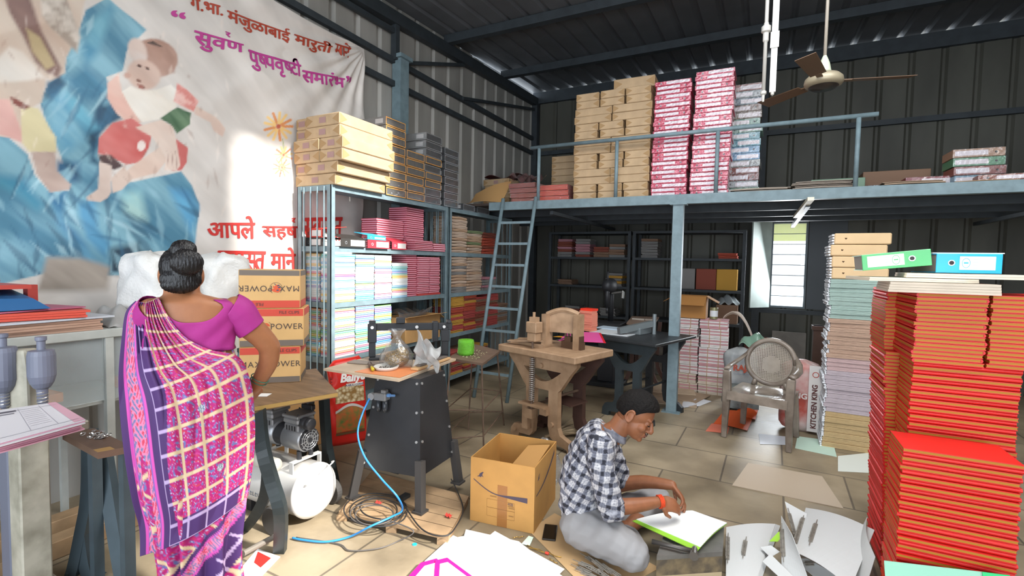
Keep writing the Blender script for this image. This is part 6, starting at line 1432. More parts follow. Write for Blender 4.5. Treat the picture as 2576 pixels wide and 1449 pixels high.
m = MB(); m.tube([Vector((0, 0, 0)), dv*0.55], [0.014, 0.011], 10); obj('grip', m, mat('dark_brown_grip', '5b4a40', 0.5), hmr, smooth=True)
m = MB(); m.tube([dv*0.55, dv], [0.008, 0.010], 10); obj('tip', m, mat('yellow_tip', 'c9b52f', 0.4), hmr, smooth=True)
# eyeletting tool: black uprights and cross rail
er = P(1000, 890, z=0.82); e0 = on_board(0.50, 0.76)
et = thing('eyelet_press', 'black bench press with two uprights and a cross rail on the stand', 'press', (e0.x, e0.y, 0.816), bb_-PI/2+0.62)
m = MB(); m.cbox(-0.27, 0.27, -0.05, 0.06, 0, 0.02, 0.004); obj('base', m, dkm, et)
for s in (-1, 1):
 m = MB(); m.cbox(s*0.25-0.022, s*0.25+0.022, -0.02, 0.02, 0.02, 0.27 if s < 0 else 0.22, 0.003); m.cbox(s*0.25-0.03, s*0.25+0.03, -0.028, -0.018, 0.12, 0.25 if s < 0 else 0.20, 0.003); obj('upright', m, dkm, et)
m = MB(); m.cbox(-0.235, 0.30, -0.015, 0.015, 0.20, 0.25, 0.004); m.cbox(-0.09, -0.03, -0.03, 0.03, 0.25, 0.29, 0.004); m.cbox(0.16, 0.20, -0.03, 0.03, 0.12, 0.26, 0.004); m.cbox(0.26, 0.29, -0.05, 0.05, 0.25, 0.27, 0.004); obj('cross_rail', m, dkm, et)
for x in (-0.25, 0.05, 0.24): m = MB(); m.cyl((x, -0.018, 0.225), (x, -0.034, 0.225), 0.011, n=10); obj('bolt', m, mat('bolt_zinc2', 'c9c7c4', 0.3, metal=0.5), et)
# clear bag of brass eyelets, torn plastic
bgp = on_board(0.63, 0.40)
eb = thing('eyelet_bag', 'clear plastic bag of brass eyelets gathered at the top, on the work board', 'bag', (bgp.x, bgp.y, 0.817), ba_)
m = MB(); m.ell((0, 0, 0.05), 0.085, 0.07, 0.055, 18, 10); m.ell((0.04, 0, 0.08), 0.05, 0.05, 0.05, 14, 8); obj('eyelets', m, mat('brass_eyelets', 'b5914e', 0.35, metal=0.5, var=0.6, scale=90, color2='5f4a26', bump=0.8, bscale=120), eb, smooth=True)
m = MB(); prof = [(0.098, 0.0), (0.112, 0.03), (0.108, 0.075), (0.075, 0.13), (0.035, 0.17), (0.022, 0.19), (0.035, 0.215), (0.06, 0.24)]
m.lathe(prof, 26, caps=False); m.v = [(x*(1+0.08*math.sin(7*math.atan2(y, x)+z*30)), y*0.85*(1+0.08*math.sin(5*math.atan2(y, x)+z*40)), z) for x, y, z in m.v]
obj('film', m, wrap_mat('bag_film', alpha=0.3, bscale=30), eb, smooth=True)
tb = on_board(0.98, 0.34)
m = MB(); m.grid(lambda u, v: (0.0+0.19*u, 0.05*math.sin(4*u+2*v)+0.03*math.sin(9*v), 0.01+0.22*v*(1-0.35*u)+0.02*math.sin(12*u+7*v)), 18, 18, thick=0.001)
obj('plastic_bag', m, mat('milky_film', 'c9c9c6', 0.25, alpha=0.62, bump=0.8, bscale=22), loc=(tb.x-0.07, tb.y+0.02, 0.817), rz=ba_+0.2, smooth=True, label='milky torn plastic bag standing beside the eyelet bag', cat='bag')
# pallet of planks, blue hose, black cables
pq = [P(852, 1288, z=0.05), P(1128, 1352, z=0.05), P(1180, 1248, z=0.05), P(935, 1185, z=0.05)]
pal = thing('pallet', 'rough plank pallet under the black stand', 'pallet', (0, 0, 0)); plm = mat('rough_plank', 'a88a68', 0.8, var=0.3, scale=7)
for k in range(5):
 t0, t1 = k/5+0.006, (k+1)/5-0.006; m = MB(); lo = [pq[0].lerp(pq[3], t0), pq[1].lerp(pq[2], t0), pq[1].lerp(pq[2], t1), pq[0].lerp(pq[3], t1)]; m.hexa([Vector((p.x, p.y, 0.032)) for p in lo]+[Vector((p.x, p.y, 0.052)) for p in lo]); obj('plank', m, plm, pal)
for t in (0.03, 0.5, 0.95):
 a, b = pq[0].lerp(pq[1], t), pq[3].lerp(pq[2], t); m = MB(); m.bar(Vector((a.x, a.y, 0.016)), Vector((b.x, b.y, 0.016)), 0.06, 0.031); obj('runner', m, plm, pal)
blue = mat('blue_hose', '2f7fc4', 0.3); blk = mat('black_cable', '2c2a29', 0.5)
hz_ = [ar.location+Vector((-0.07, -0.03, 0.012)), P(912, 1040, d=2.86), P(900, 1092, d=2.80), P(918, 1150, d=2.74), P(960, 1205, d=2.70), P(1000, 1250, d=2.66), P(1012, 1283, z=0.10), P(985, 1300, z=0.105), P(930, 1325, z=0.09), P(880, 1350, z=0.02), P(820, 1363, z=0.012), P(760, 1358, z=0.012), P(736, 1353, z=0.012)]
hose('air_hose', hz_, 0.0055, blue, 'bright blue air hose running from the regulator across the floor', 'hose')
rl_ = random.Random(12)
def loops(px, py, rx, ry, n, z, seed):
 r_ = random.Random(seed); pts = []
 for i in range(n*10):
  a = 2*PI*i/10; k = 1+0.25*math.sin(a*0.31+seed)
  p = P(px+rx*k*math.cos(a)+8*math.sin(a*0.23), py+ry*k*math.sin(a)+6*math.cos(a*0.37), z=z); pts.append((p.x, p.y, z+0.012*(0.5+0.5*math.sin(a*0.7+seed))))
 return pts
hose('power_cable', loops(950, 1285, 62, 32, 4, 0.068, 1)+[P(1060, 1330, z=0.064), P(1120, 1348, z=0.064), P(1150, 1320, z=0.066), P(1165, 1280, z=0.066), P(1150, 1235, z=0.07), P(1135, 1205, z=0.10)], 0.004, blk, 'coiled black power cable on the pallet, trailing to the stand leg', 'cable')
hose('power_cable', [P(745, 1352, z=0.008), P(850, 1368, z=0.008), P(880, 1385, z=0.008), P(950, 1380, z=0.008), P(1000, 1362, z=0.008), P(1040, 1335, z=0.066)]+loops(930, 1300, 45, 22, 2, 0.085, 5), 0.0035, mat('grey_cable', '55504c', 0.5), 'thin grey cable looping over the floor in front of the pallet', 'cable')
m = MB(); pb_ = P(1010, 1258, z=0.06); m.bar(P(1003, 1258, z=0.066), P(1026, 1244, z=0.066), 0.04, 0.02); obj('pedal', m, black_iron, label='black foot pedal bar on the pallet beneath the stand', cat='pedal')
p = P(1043, 1370, z=0.0); m = MB(); m.lathe([(0.0, 0.003), (0.012, 0.003), (0.013, 0.0)], 16); obj('sticker', m, mat('cyan_sticker', '22b6e0', 0.4), loc=(p.x, p.y, 0.0005), label='small cyan round sticker on the floor before the pallet', cat='sticker')
for k, (px, py) in enumerate(((1128, 1300), (952, 1268))):
 p = P(px, py, z=0.055); m = MB(); m.grid(lambda u, v: (-0.02+0.04*u, -0.015+0.03*v, 0.003+0.012*math.sin(6*u+2*v)**2), 5, 5, thick=0.001); obj('scrap', m, mat('red_scrap', 'c83a2e', 0.5), loc=(p.x, p.y, 0.055), label=('red paper scrap at the pallet edge by the cable' if k == 0 else 'red paper scrap among the coiled cables'), cat='scrap')
# --- brown carton on the floor before the worker
cq = [P(1183, 1308, z=0), P(1343, 1344, z=0), P(1396, 1256, z=0)]
l1 = (cq[1]-cq[0]).length; l2 = (cq[2]-cq[1]).length; rzc = math.atan2(cq[1].y-cq[0].y, cq[1].x-cq[0].x)
ctr = (cq[0]+cq[2])/2
mustard = mat('mustard_cardboard', 'b98848', 0.7, var=0.08, scale=10); ch_ = 0.375
ct = open_carton('carton', 'tall mustard-brown carton on the floor beside the seated worker', (ctr.x, ctr.y, 0.001), rzc, l1, 0.44, ch_, mustard, flaps=False, t=0.006)
tape = mat('brown_tape', 'a8703c', 0.25, alpha=0.75); prn = mat('dark_violet_print', '4a3f4c', 0.7); prl = mat('faint_print', '8f6534', 0.7)
m = MB(); m.add([(-0.025, -0.2212, 0), (0.035, -0.2212, 0), (0.035, -0.2212, 0.24), (-0.025, -0.2212, 0.24)], [(0, 1, 2, 3)]); obj('tape', m, tape, ct)
yf = -0.2208
m = MB(); ns = 14
for i in range(ns):
 u0, u1 = i/ns, (i+1)/ns; zf_ = lambda u: 0.25-0.07*math.sin(PI*min(u, 0.5))+0.05*0; w_f = lambda u: 0.003+0.012*max(0, (u-0.45))*1.8
 x0, x1 = -l1/2+0.02+u0*(l1-0.06), -l1/2+0.02+u1*(l1-0.06)
 m.add([(x0, yf-0.0005, zf_(u0)-w_f(u0)), (x1, yf-0.0005, zf_(u1)-w_f(u1)), (x1, yf-0.0005, zf_(u1)+w_f(u1)), (x0, yf-0.0005, zf_(u0)+w_f(u0))], [(0, 1, 2, 3)])
obj('printed_swoosh', m, prn, ct)
m = MB(); xf = l1/2+0.0008
for i in range(ns):
 u0, u1 = i/ns, (i+1)/ns; zf_ = lambda u: 0.20+0.13*u**2; w_f = lambda u: 0.003+0.011*u
 y0, y1 = -0.19+u0*0.36, -0.19+u1*0.36
 m.add([(xf, y0, zf_(u0)-w_f(u0)), (xf, y1, zf_(u1)-w_f(u1)), (xf, y1, zf_(u1)+w_f(u1)), (xf, y0, zf_(u0)+w_f(u0))], [(0, 1, 2, 3)])
obj('printed_swoosh', m, prn, ct)
kang = [(-0.02, -0.012), (-0.008, -0.004), (-0.004, 0.006), (0.004, 0.012), (0.014, 0.018), (0.018, 0.014), (0.012, 0.008), (0.010, -0.002), (0.018, -0.010), (0.006, -0.006), (0.002, -0.014), (-0.004, -0.010)]
m = MB(); m.add([(-l1*0.34+a*1.1, yf-0.0005, 0.28+b*1.1) for a, b in kang], [tuple(range(len(kang)))]); ring = [(0.026*math.cos(t), 0.026*math.sin(t)) for t in [2*PI*i/20 for i in range(20)]]
obj('printed_emblem', m, prn, ct); m = MB(); m.add([(xf, -0.15+a*1.1, 0.29+b*1.1) for a, b in kang], [tuple(range(len(kang)))]); obj('printed_emblem', m, prn, ct)
m = MB()
def fr_(m, x0, x1, z0, z1, t=0.0015):
 for a0, a1, b0, b1 in ((x0, x1, z0, z0+t), (x0, x1, z1-t, z1), (x0, x0+t, z0, z1), (x1-t, x1, z0, z1)): m.add([(a0, yf-0.0006, b0), (a1, yf-0.0006, b0), (a1, yf-0.0006, b1), (a0, yf-0.0006, b1)], [(0, 1, 2, 3)])
fr_(m, -0.09, 0.08, 0.05, 0.15); fr_(m, -0.09, 0.08, 0.10, 0.1015)
for x0, x1, z in ((0.04, 0.075, 0.125), (0.045, 0.08, 0.115), (-0.07, -0.03, 0.165), (0.045, 0.075, 0.07)): m.add([(x0, yf-0.0006, z), (x1, yf-0.0006, z), (x1, yf-0.0006, z+0.006), (x0, yf-0.0006, z+0.006)], [(0, 1, 2, 3)])
obj('printed_label', m, prl, ct)
put_text('lettering', '40B', 0.022, (0.055, yf, 0.14), (1, 0, 0), (0, 0, 1), prn, ct)
m = MB(); m.hexa([(0.0, -0.13, 0.29), (l1/2-0.02, -0.19, 0.34), (l1/2-0.02, 0.14, 0.37), (0.02, 0.18, 0.33), (0.0, -0.13, 0.295), (l1/2-0.02, -0.19, 0.345), (l1/2-0.02, 0.14, 0.375), (0.02, 0.18, 0.335)])
kr = Matrix.Rotation(rzc, 3, 'Z')
obj('cardboard_piece', m, mat('inner_cardboard', 'b98a50', 0.75), loc=(ctr.x, ctr.y, 0.004), rz=rzc, label='folded cardboard piece tucked inside the mustard carton', cat='cardboard')
m = MB(); m.hexa([(-0.14, -0.10, 0.12), (-0.03, -0.10, 0.18), (-0.03, 0.10, 0.24), (-0.10, 0.12, 0.20), (-0.14, -0.10, 0.125), (-0.03, -0.10, 0.185), (-0.03, 0.10, 0.245), (-0.10, 0.12, 0.205)])
m.tube([(-0.08, -0.16, 0.31), (-0.01, -0.18, 0.32)], 0.016, 8)
obj('cardboard_piece', m, mat('inner_cardboard2', 'ad8f68', 0.75), loc=(ctr.x, ctr.y, 0.004), rz=rzc, label='rolled cardboard strip inside the mustard carton', cat='cardboard')
# bubble wrap heap behind it
bw = P(1392, 1150, z=0.0)
m = MB(); m.grid(lambda u, v: (bw.x-0.20+0.40*u, 2.98+0.34*v, 0.003+0.29*math.sin(PI*min(1, u*1.02))**0.7*math.sin(PI*v)**0.7*(0.8+0.3*math.sin(6*u+5*v))+0.012*math.sin(31*u+5*v)*math.sin(29*v)), 44, 36)
obj('bubble_wrap', m, wrap_mat('bubble_film', 'e9ecef', alpha=0.8, rough=0.1, bscale=45), label='heap of clear bubble wrap on the floor behind the carton', cat='bubble wrap', smooth=True)
# --- printed cartons on the work table by the banner
wtop = 0.74
tb = thing('work_table', 'wooden-topped work table on forked black iron legs behind the woman', 'table', (0, 0, 0))
tq = [P(636, 1024, z=wtop), P(850, 986, z=wtop), Vector((-2.32, 2.50, wtop)), Vector((-2.98, 2.20, wtop))]
tq = [Vector((-2.30, 1.605, wtop)), Vector((-2.145, 2.03, wtop)), Vector((-2.74, 2.40, wtop)), Vector((-2.99, 1.90, wtop))]
m = MB(); m.hexa([p+Vector((0, 0, -0.03)) for p in tq]+tq); obj('tabletop', m, mat('worn_wood_top', '84694e', 0.55, var=0.3, scale=4, stretch=(1, 6, 1)), tb)
m = MB(); e = tq[1]-tq[0]; n_ = Vector((e.y, -e.x, 0)).normalized()*0.004; m.hexa([tq[0]+Vector((0, 0, -0.024)), tq[1]+Vector((0, 0, -0.024)), tq[1]+n_+Vector((0, 0, -0.024)), tq[0]+n_+Vector((0, 0, -0.024)), tq[0]+Vector((0, 0, -0.004)), tq[1]+Vector((0, 0, -0.004)), tq[1]+n_+Vector((0, 0, -0.004)), tq[0]+n_+Vector((0, 0, -0.004))]); obj('edge_strip', m, mat('yellow_ply_edge', 'ab8a4e', 0.6), tb)
iron = mat('dark_slate_iron', '262d2f', 0.45, var=0.2)
def forked_leg(name, top, f1, f2, parent, w=0.05, t=0.045, split=0.62):
 """iron leg that curves down from top and forks into two feet"""
 top, f1, f2 = Vector(top), Vector(f1), Vector(f2); mid = top.lerp((f1+f2)/2, split); nrm = (f2-f1).cross(Vector((0, 0, 1))).normalized(); m = MB()
 ribbon(m, smooth_path([top, top.lerp(mid, 0.5)+(f2-f1)*0.03, mid], 4), [w*1.0]*9, t, nrm)
 for f in (f1, f2): ribbon(m, smooth_path([mid+Vector((0, 0, 0.04)), mid.lerp(f, 0.45)+(f-(f1+f2)/2)*0.05, mid.lerp(f, 0.85), f], 4), [w*0.9]*13, t, nrm)
 return obj(name, m, iron, parent)
f0 = P(704, 1388, z=0.0)
tA = Vector((-2.285, 1.64, wtop-0.03))
m = MB(); nl = Vector((0.55, -0.83, 0)).normalized()
pl_ = [Vector((-2.285, 1.64, 0.71)), P(662, 1130, d=2.40), P(684, 1210, d=2.40), P(706, 1290, d=2.40), Vector((f0.x, f0.y, 0.0))]
ribbon(m, smooth_path(pl_, 5), 0.055, 0.045, nl); ribbon(m, smooth_path([P(676, 1175, d=2.42), P(668, 1245, d=2.46), P(640, 1300, d=2.52), Vector((-2.5, 1.70, 0.0))], 5), 0.05, 0.045, nl); obj('leg', m, iron, tb)
forked_leg('leg', (-2.40, 2.16, 0.71), (-2.38, 2.25, 0), (-2.52, 2.26, 0), tb); forked_leg('leg', (-2.72, 2.34, 0.71), (-2.66, 2.38, 0), (-2.84, 2.30, 0), tb); forked_leg('leg', (-2.945, 1.885, 0.71), (-2.94, 1.80, 0), (-2.93, 1.92, 0), tb, t=0.03)
m = MB(); m.cyl(P(700, 1345, z=0.07), P(612, 1392, z=0.07), 0.014, n=10); obj('foot_rod', m, mat('foot_rod_iron', '6e675e', 0.6), tb)
cb = mat('carton_tan', 'd1a76c', 0.65, var=0.06, scale=8); cred = mat('carton_red_band', 'c84733', 0.6); cgr = mat('carton_grey_band', '6f6358', 0.6); cpr = mat('carton_print', '4a3c35', 0.6); org = mat('emblem_orange', 'd2552e', 0.6); nav = mat('emblem_navy', '33415c', 0.6)
CA, CB_ = P(602, 968, z=wtop), P(756, 961, z=wtop); crz = math.atan2(CB_.y-CA.y, CB_.x-CA.x); cw = (CB_-CA).length
def clip_carton(z, h, w, d, dx, flip, label):
 t = thing('carton', label, 'carton', CA+Vector((math.cos(crz), math.sin(crz), 0))*(w/2+dx)+Vector((0, 0, z)), crz, 'printed cartons by the banner')
 m = MB(); m.cbox(-w/2, w/2, 0.0, d, 0, h, 0.004); obj('body', m, cb, t)
 def q(m, x0, x1, z0, z1, lift=0.0006, side=False):
  if side: m.add([(w/2+lift, x0, z0), (w/2+lift, x1, z0), (w/2+lift, x1, z1), (w/2+lift, x0, z1)], [(0, 1, 2, 3)])
  else: m.add([(x0, -lift, z0), (x1, -lift, z0), (x1, -lift, z1), (x0, -lift, z1)], [(0, 1, 2, 3)])
 b0, b1 = (0.003, h*0.2) if flip else (h*0.8, h-0.003); g0, g1 = (h*0.85, h-0.003) if flip else (0.003, h*0.17)
 m = MB(); q(m, -w/2+0.004, w/2-0.004, b0, b1); q(m, 0.004, d-0.004, b0, b1, side=True); obj('printed_band', m, cred, t)
 m = MB(); q(m, -w/2+0.004, w/2-0.004, g0, g1); q(m, 0.004, d-0.004, g0, g1, side=True); obj('printed_band', m, cgr, t)
 r = (-1, 0, 0) if flip else (1, 0, 0); u = (0, 0, -1) if flip else (0, 0, 1)
 lift = -0.0015 if False else 0.0015
 zc = h*0.52; s = -1 if flip else 1
 put_text('lettering', 'MAX', 0.05, (s*(-w*0.32), -0.0005, zc), r, u, cpr, t, spacing=1.15)
 put_text('lettering', 'POWER', 0.05, (s*(w*0.23), -0.0005, zc), r, u, cpr, t, spacing=1.1)
 put_text('lettering', 'FILE CLIPS', 0.026, (s*(w*0.27), -0.0012, (b0+b1)/2), r, u, cpr, t)
 m = MB(); ex = s*(-w*0.10); n = 26; ro, ri = 0.036, 0.034
 for i in range(n-5):
  a0, a1 = 2*PI*i/n+2.2, 2*PI*(i+1)/n+2.2; m.add([(ex+s*ro*math.cos(a0), -0.001, zc+s*ro*math.sin(a0)), (ex+s*ro*math.cos(a1), -0.001, zc+s*ro*math.sin(a1)), (ex+s*ri*math.cos(a1), -0.001, zc+s*ri*math.sin(a1)), (ex+s*ri*math.cos(a0), -0.001, zc+s*ri*math.sin(a0))], [(0, 1, 2, 3)])
 obj('printed_emblem', m, cpr, t)
 m = MB(); hd = [(-0.026, 0.002), (-0.022, 0.018), (-0.012, 0.026), (0.0, 0.024), (0.012, 0.022), (0.024, 0.012), (0.026, 0.004), (0.016, 0.004), (0.010, 0.0), (0.018, -0.006), (0.016, -0.014), (0.006, -0.012), (0.0, -0.022), (-0.012, -0.02)]
 m.add([(ex+s*a, -0.0011, zc+s*b) for a, b in hd], [tuple(range(len(hd)))[::s]]); obj('printed_emblem', m, org, t)
 m = MB()
 for a, b, c_, d_ in ((-0.02, -0.016, -0.008, -0.012), (-0.024, -0.004, -0.012, 0.0), (-0.016, 0.014, -0.004, 0.016), (0.0, -0.018, 0.008, -0.024)): m.add([(ex+s*a, -0.0014, zc+s*b), (ex+s*c_, -0.0014, zc+s*d_), (ex+s*(c_+0.003), -0.0014, zc+s*(d_-0.006)), (ex+s*(a+0.002), -0.0014, zc+s*(b-0.007))], [(0, 1, 2, 3)[::s]])
 obj('printed_emblem', m, nav, t)
 return t
h3 = P(602, 880, x=CA.x).z-wtop
clip_carton(0.001, 0.222, cw, 0.27, 0.0, False, 'printed carton with red and grey bands, lowest of three by the banner')
clip_carton(0.225, 0.232, cw+0.02, 0.27, 0.0, False, 'printed carton with POWER lettering, middle one of three by the banner')
clip_carton(0.459, 0.232, cw, 0.27, 0.0, True, 'printed carton turned upside down, topmost of three by the banner')
# paper scrap, bottle on the table edge
pp2 = P(650, 998, z=wtop); m = MB(); m.box(-0.04, 0.04, -0.03, 0.03, 0, 0.0015); obj('paper_slip', m, white_paper, loc=(pp2.x-0.01, pp2.y+0.03, wtop+0.001), rz=0.5, label='white paper slip on the work table beside the woman\'s hand', cat='paper')
bq = P(612, 950, z=wtop); bo = thing('bottle', 'small dark bottle with blue-grey body on the work table beside the cartons', 'bottle', (bq.x-0.0, bq.y-0.02, wtop+0.001))
m = MB(); m.lathe([(0.0, 0), (0.032, 0.0), (0.034, 0.01), (0.034, 0.11), (0.014, 0.15), (0.013, 0.165), (0.0, 0.165)], 18); obj('body', m, mat('blue_grey_bottle', '5d7684', 0.3), bo, smooth=True)
m = MB(); m.lathe([(0.016, 0.166), (0.017, 0.168), (0.017, 0.19), (0.0, 0.192)], 14); obj('cap', m, mat('dark_green_cap', '2f3d3a', 0.4), bo)
# --- carton under the table, chickpea bag, compressor
bc_ = thing('carton', 'closed brown carton on the floor between the rack and the compressor', 'carton', (-3.375, 2.62, 0.001), 0.06)
m = MB(); m.cbox(-0.29, 0.25, -0.30, 0.245, 0, 0.42, 0.004); obj('body', m, card, bc_)
m = MB(); m.box(-0.03, 0.03, -0.302, -0.3005, 0.3, 0.42); m.box(-0.03, 0.03, -0.302, 0.246, 0.4201, 0.4212); obj('tape', m, tape, bc_)
by = P(878, 1118, z=0.0)
fb = [P(832, 1127, z=0), P(926, 1109, z=0)]; brz = math.atan2(fb[1].y-fb[0].y, fb[1].x-fb[0].x); bwid = (fb[1]-fb[0]).length
bagt = thing('chickpea_bag', 'large red bag of chickpeas with white lettering leaning against the rack', 'bag', ((fb[0].x+fb[1].x)/2, (fb[0].y+fb[1].y)/2, 0), brz)
bh = P(880, 905, x=bagt.location.x-0.03).z
lean = 0.10
m = MB(); nu, nv = 30, 26; D = 0.11
def bag_pt(a, v):
 w = bwid*(1.0-0.03*math.sin(PI*v))*(1 if v < 0.9 else 1-3.2*(v-0.9)); d = D*(0.35+0.65*math.sin(PI*min(1, v*0.93+0.07))**0.5)
 x = w/2*math.copysign(abs(math.cos(a))**0.45, math.cos(a)); y = d/2*math.copysign(abs(math.sin(a))**0.6, math.sin(a))
 k = 0.004*math.sin(5*a+17*v)+0.006*math.sin(3*a-11*v)*v
 return (x+k, y+k+D/2+lean*v*v*0.6, bh*v+(0.015*math.cos(a*1.0)*v if v > 0.85 else 0))
vs = [bag_pt(2*PI*i/nu, j/nv) for j in range(nv+1) for i in range(nu)]
m.add(vs, [(j*nu+i, j*nu+(i+1) % nu, (j+1)*nu+(i+1) % nu, (j+1)*nu+i) for j in range(nv) for i in range(nu)]+[tuple(range(nu))[::-1], tuple(nv*nu+i for i in range(nu))])
obj('bag', m, mat('red_bag_film', 'd42a20', 0.3, var=0.08, scale=8), bagt, smooth=True)
def bag_front(x, z, lift=0.003):
 """point on the bag's front face"""
 v = z/bh; a = -PI/2+math.asin(max(-1, min(1, (x/(bwid/2)))))*0.6
 best = min((bag_pt(2*PI*i/120, v) for i in range(60, 121)), key=lambda p: abs(p[0]-x)); return Vector((x, best[1]-lift, z))
def bag_patch(name, poly_fn, m_, nu=10, nv=8, lift=0.003):
 m = MB(); m.grid(lambda u, v: bag_front(*poly_fn(u, v), lift), nu, nv); return obj(name, m, m_, bagt, smooth=True)
W2 = bwid/2
chick = mat('printed_chickpeas', 'e6d3a4', 0.5); ntc = chick.node_tree; vo = ntc.nodes.new('ShaderNodeTexVoronoi'); vo.inputs['Scale'].default_value = 38; tcx = ntc.nodes.new('ShaderNodeTexCoord'); ntc.links.new(tcx.outputs['Object'], vo.inputs['Vector'])
rmp = ntc.nodes.new('ShaderNodeValToRGB'); rmp.color_ramp.elements[0].color = (*hx('efe0b8'), 1); rmp.color_ramp.elements[1].color = (*hx('8f6a35'), 1); rmp.color_ramp.elements[1].position = 0.75; ntc.links.new(vo.outputs['Distance'], rmp.inputs[0]); ntc.links.new(rmp.outputs[0], ntc.nodes['Principled BSDF'].inputs['Base Color'])
bag_patch('printed_chickpeas', lambda u, v: (-W2*0.72+u*W2*1.55, bh*(0.50+0.16*v+0.05*math.sin(PI*u)*v)), chick, 12, 8)
bag_patch('printed_picture', lambda u, v: (-W2*0.70+u*W2*1.53, bh*(0.16+(0.22+0.07*math.sin(PI*u))*v)), mat('printed_dancers', 'c9602f', 0.5, var=0.9, scale=22, color2='5a7a3a'), 14, 8)
bag_patch('printed_border', lambda u, v: (-W2*0.72+u*W2*1.57, bh*(0.38+0.03*v+0.075*math.sin(PI*u))), mat('printed_silver', 'c9c5bb', 0.4), 14, 2, 0.0045)
bag_patch('printed_border', lambda u, v: (-W2*0.72+u*W2*1.57, bh*(0.125+0.03*v)), mat('printed_dark_border', '6b4a2a', 0.5), 8, 2, 0.0045)
bag_patch('printed_label', lambda u, v: (-W2*0.15+u*W2*0.95, bh*(0.685+0.035*v)), mat('printed_cream', 'e9e2d0', 0.5), 8, 2, 0.0045)
def bag_text(s, size, x, z, m_, bold=0.0, shear=0.0, lift=0.006):
 vs, fs = text_mesh(s, size, 0, bold, 'CENTER', shear); m = MB(); m.add([bag_front(x+a, z+b, lift) for a, b, c in vs], fs); return obj('lettering', m, m_, bagt)
wtx = mat('bag_white_print', 'f1ece6', 0.5)
bag_text('Baliye', 0.088, W2*0.22, bh*0.785, wtx, 0.004, 0.2); bag_text('Nach', 0.045, W2*0.05, bh*0.865, wtx, 0.002, 0.2); bag_text('KABULI CHANA', 0.021, W2*0.33, bh*0.70, mat('bag_blue_print', '2d3f7a', 0.5), 0.0005)
bag_text('PREMIUM QUALITY', 0.013, W2*0.3, bh*0.735, mat('bag_cream_print', 'eeb7a0', 0.5))
m = MB(); sdx = -W2-0.0; m2_ = None
vs, fs = text_mesh('BALIYE', 0.05, 0, 0, 'CENTER'); m.add([bag_front(-W2*0.88-b*0.4, bh*0.70+a, 0.006) for a, b, c in vs], fs); obj('lettering', m, mat('bag_dark_print', '5a1f18', 0.5), bagt)
cp = thing('air_compressor', 'oil-free twin-motor air compressor with a white tank on wheels', 'compressor', (-2.185, 1.94, 0.0), 0.0)
wht = mat('white_tank_paint', 'd8d5d0', 0.25, coat=0.3); alu = mat('cast_aluminium', '9fa0a2', 0.35, metal=0.6, var=0.15); dk = mat('compressor_black', '2d2d30', 0.4)
RX = Matrix.Rotation(PI/2, 3, 'Y'); tr_ = 0.152; tzc = 0.182
m = MB(); m.lathe([(0.0, -0.62), (0.07, -0.615), (0.12, -0.595), (tr_-0.004, -0.555), (tr_, -0.53), (tr_+0.002, -0.52), (tr_, -0.51), (tr_, -0.06), (tr_+0.003, -0.055), (tr_+0.003, -0.045), (tr_-0.002, -0.035), (0.125, -0.008), (0.08, 0.010), (0.0, 0.016)], 40, R=RX, at=(0, 0, tzc), caps=False); obj('tank', m, wht, cp, smooth=True)
m = MB(); m.tube(smooth_path([(0.0, -0.10, tzc+0.08), (0.028, -0.09, tzc+0.095), (0.034, 0.06, tzc+0.155), (0.01, 0.075, tzc+0.15)], 4), 0.004, 8); obj('end_handle', m, wht, cp, smooth=True)
put_text('lettering', 'ELECTRIC', 0.045, (-0.30, -tr_*0.96-0.002, tzc-0.03), (1, 0, 0), (0, 0.2, 1), mat('tank_grey_print', '5b6470', 0.4), cp, lift=0.004)
put_text('lettering', 'aerotec', 0.05, (-0.22, -tr_*0.86-0.002, tzc+0.07), (1, 0, 0), (0, 0.6, 1), mat('tank_print2', '8d949a', 0.4), cp, lift=0.004) if False else None
for s, y in ((-1, -0.20), (1, 0.20)):
 m = MB(); RY = R90x; m.lathe([(0.035, -0.02), (0.072, -0.02), (0.078, -0.012), (0.078, 0.012), (0.072, 0.02), (0.035, 0.02)], 28, R=RY, at=(-0.125, y, 0.078)); w_o = obj('wheel', m, mat('wheel_rubber', '4a4744', 0.6), cp, smooth=False)
 m = MB(); m.lathe([(0.0, -0.014), (0.014, -0.018), (0.014, 0.018), (0.0, 0.018)], 12, R=RY, at=(-0.125, y, 0.078))
 for k in range(8): a = 2*PI*k/8; m.bar((-0.125, y-0.005, 0.078), (-0.125+0.06*math.cos(a), y-0.005, 0.078+0.06*math.sin(a)), 0.008, 0.014)
 m.lathe([(0.054, -0.021), (0.062, -0.021), (0.062, -0.010), (0.054, -0.010)], 24, R=RY, at=(-0.125, y, 0.078)); obj('hub', m, mat('hub_grey', 'b7b7b5', 0.35, metal=0.4), w_o)
m = MB(); m.cyl((-0.125, -0.19, 0.078), (-0.125, 0.19, 0.078), 0.008); obj('axle', m, alu, cp)
for y in (-0.10, 0.07): m = MB(); m.box(-0.50, -0.46, y, y+0.03, 0.0, 0.12); obj('foot', m, dk, cp)
zm_ = tzc+tr_
for x in (-0.40, -0.115):
 m = MB(); m.box(x-0.015, x+0.015, -0.10, 0.10, zm_+0.02, zm_+0.028); m.box(x-0.015, x+0.015, -0.10, -0.094, zm_-0.045, zm_+0.02); m.box(x-0.015, x+0.015, 0.094, 0.10, zm_-0.045, zm_+0.02); obj('bracket', m, wht, cp)
zc_ = zm_+0.135
m = MB(); m.lathe([(0.0, -0.46), (0.05, -0.46), (0.072, -0.455), (0.072, -0.32), (0.064, -0.315)], 28, R=RX, at=(0, 0, zc_), caps=False); m.lathe([(0.064, -0.245), (0.072, -0.24), (0.072, -0.10), (0.068, -0.09), (0.0, -0.088)], 28, R=RX, at=(0, 0, zc_), caps=False); obj('motor_housing', m, alu, cp, smooth=True)
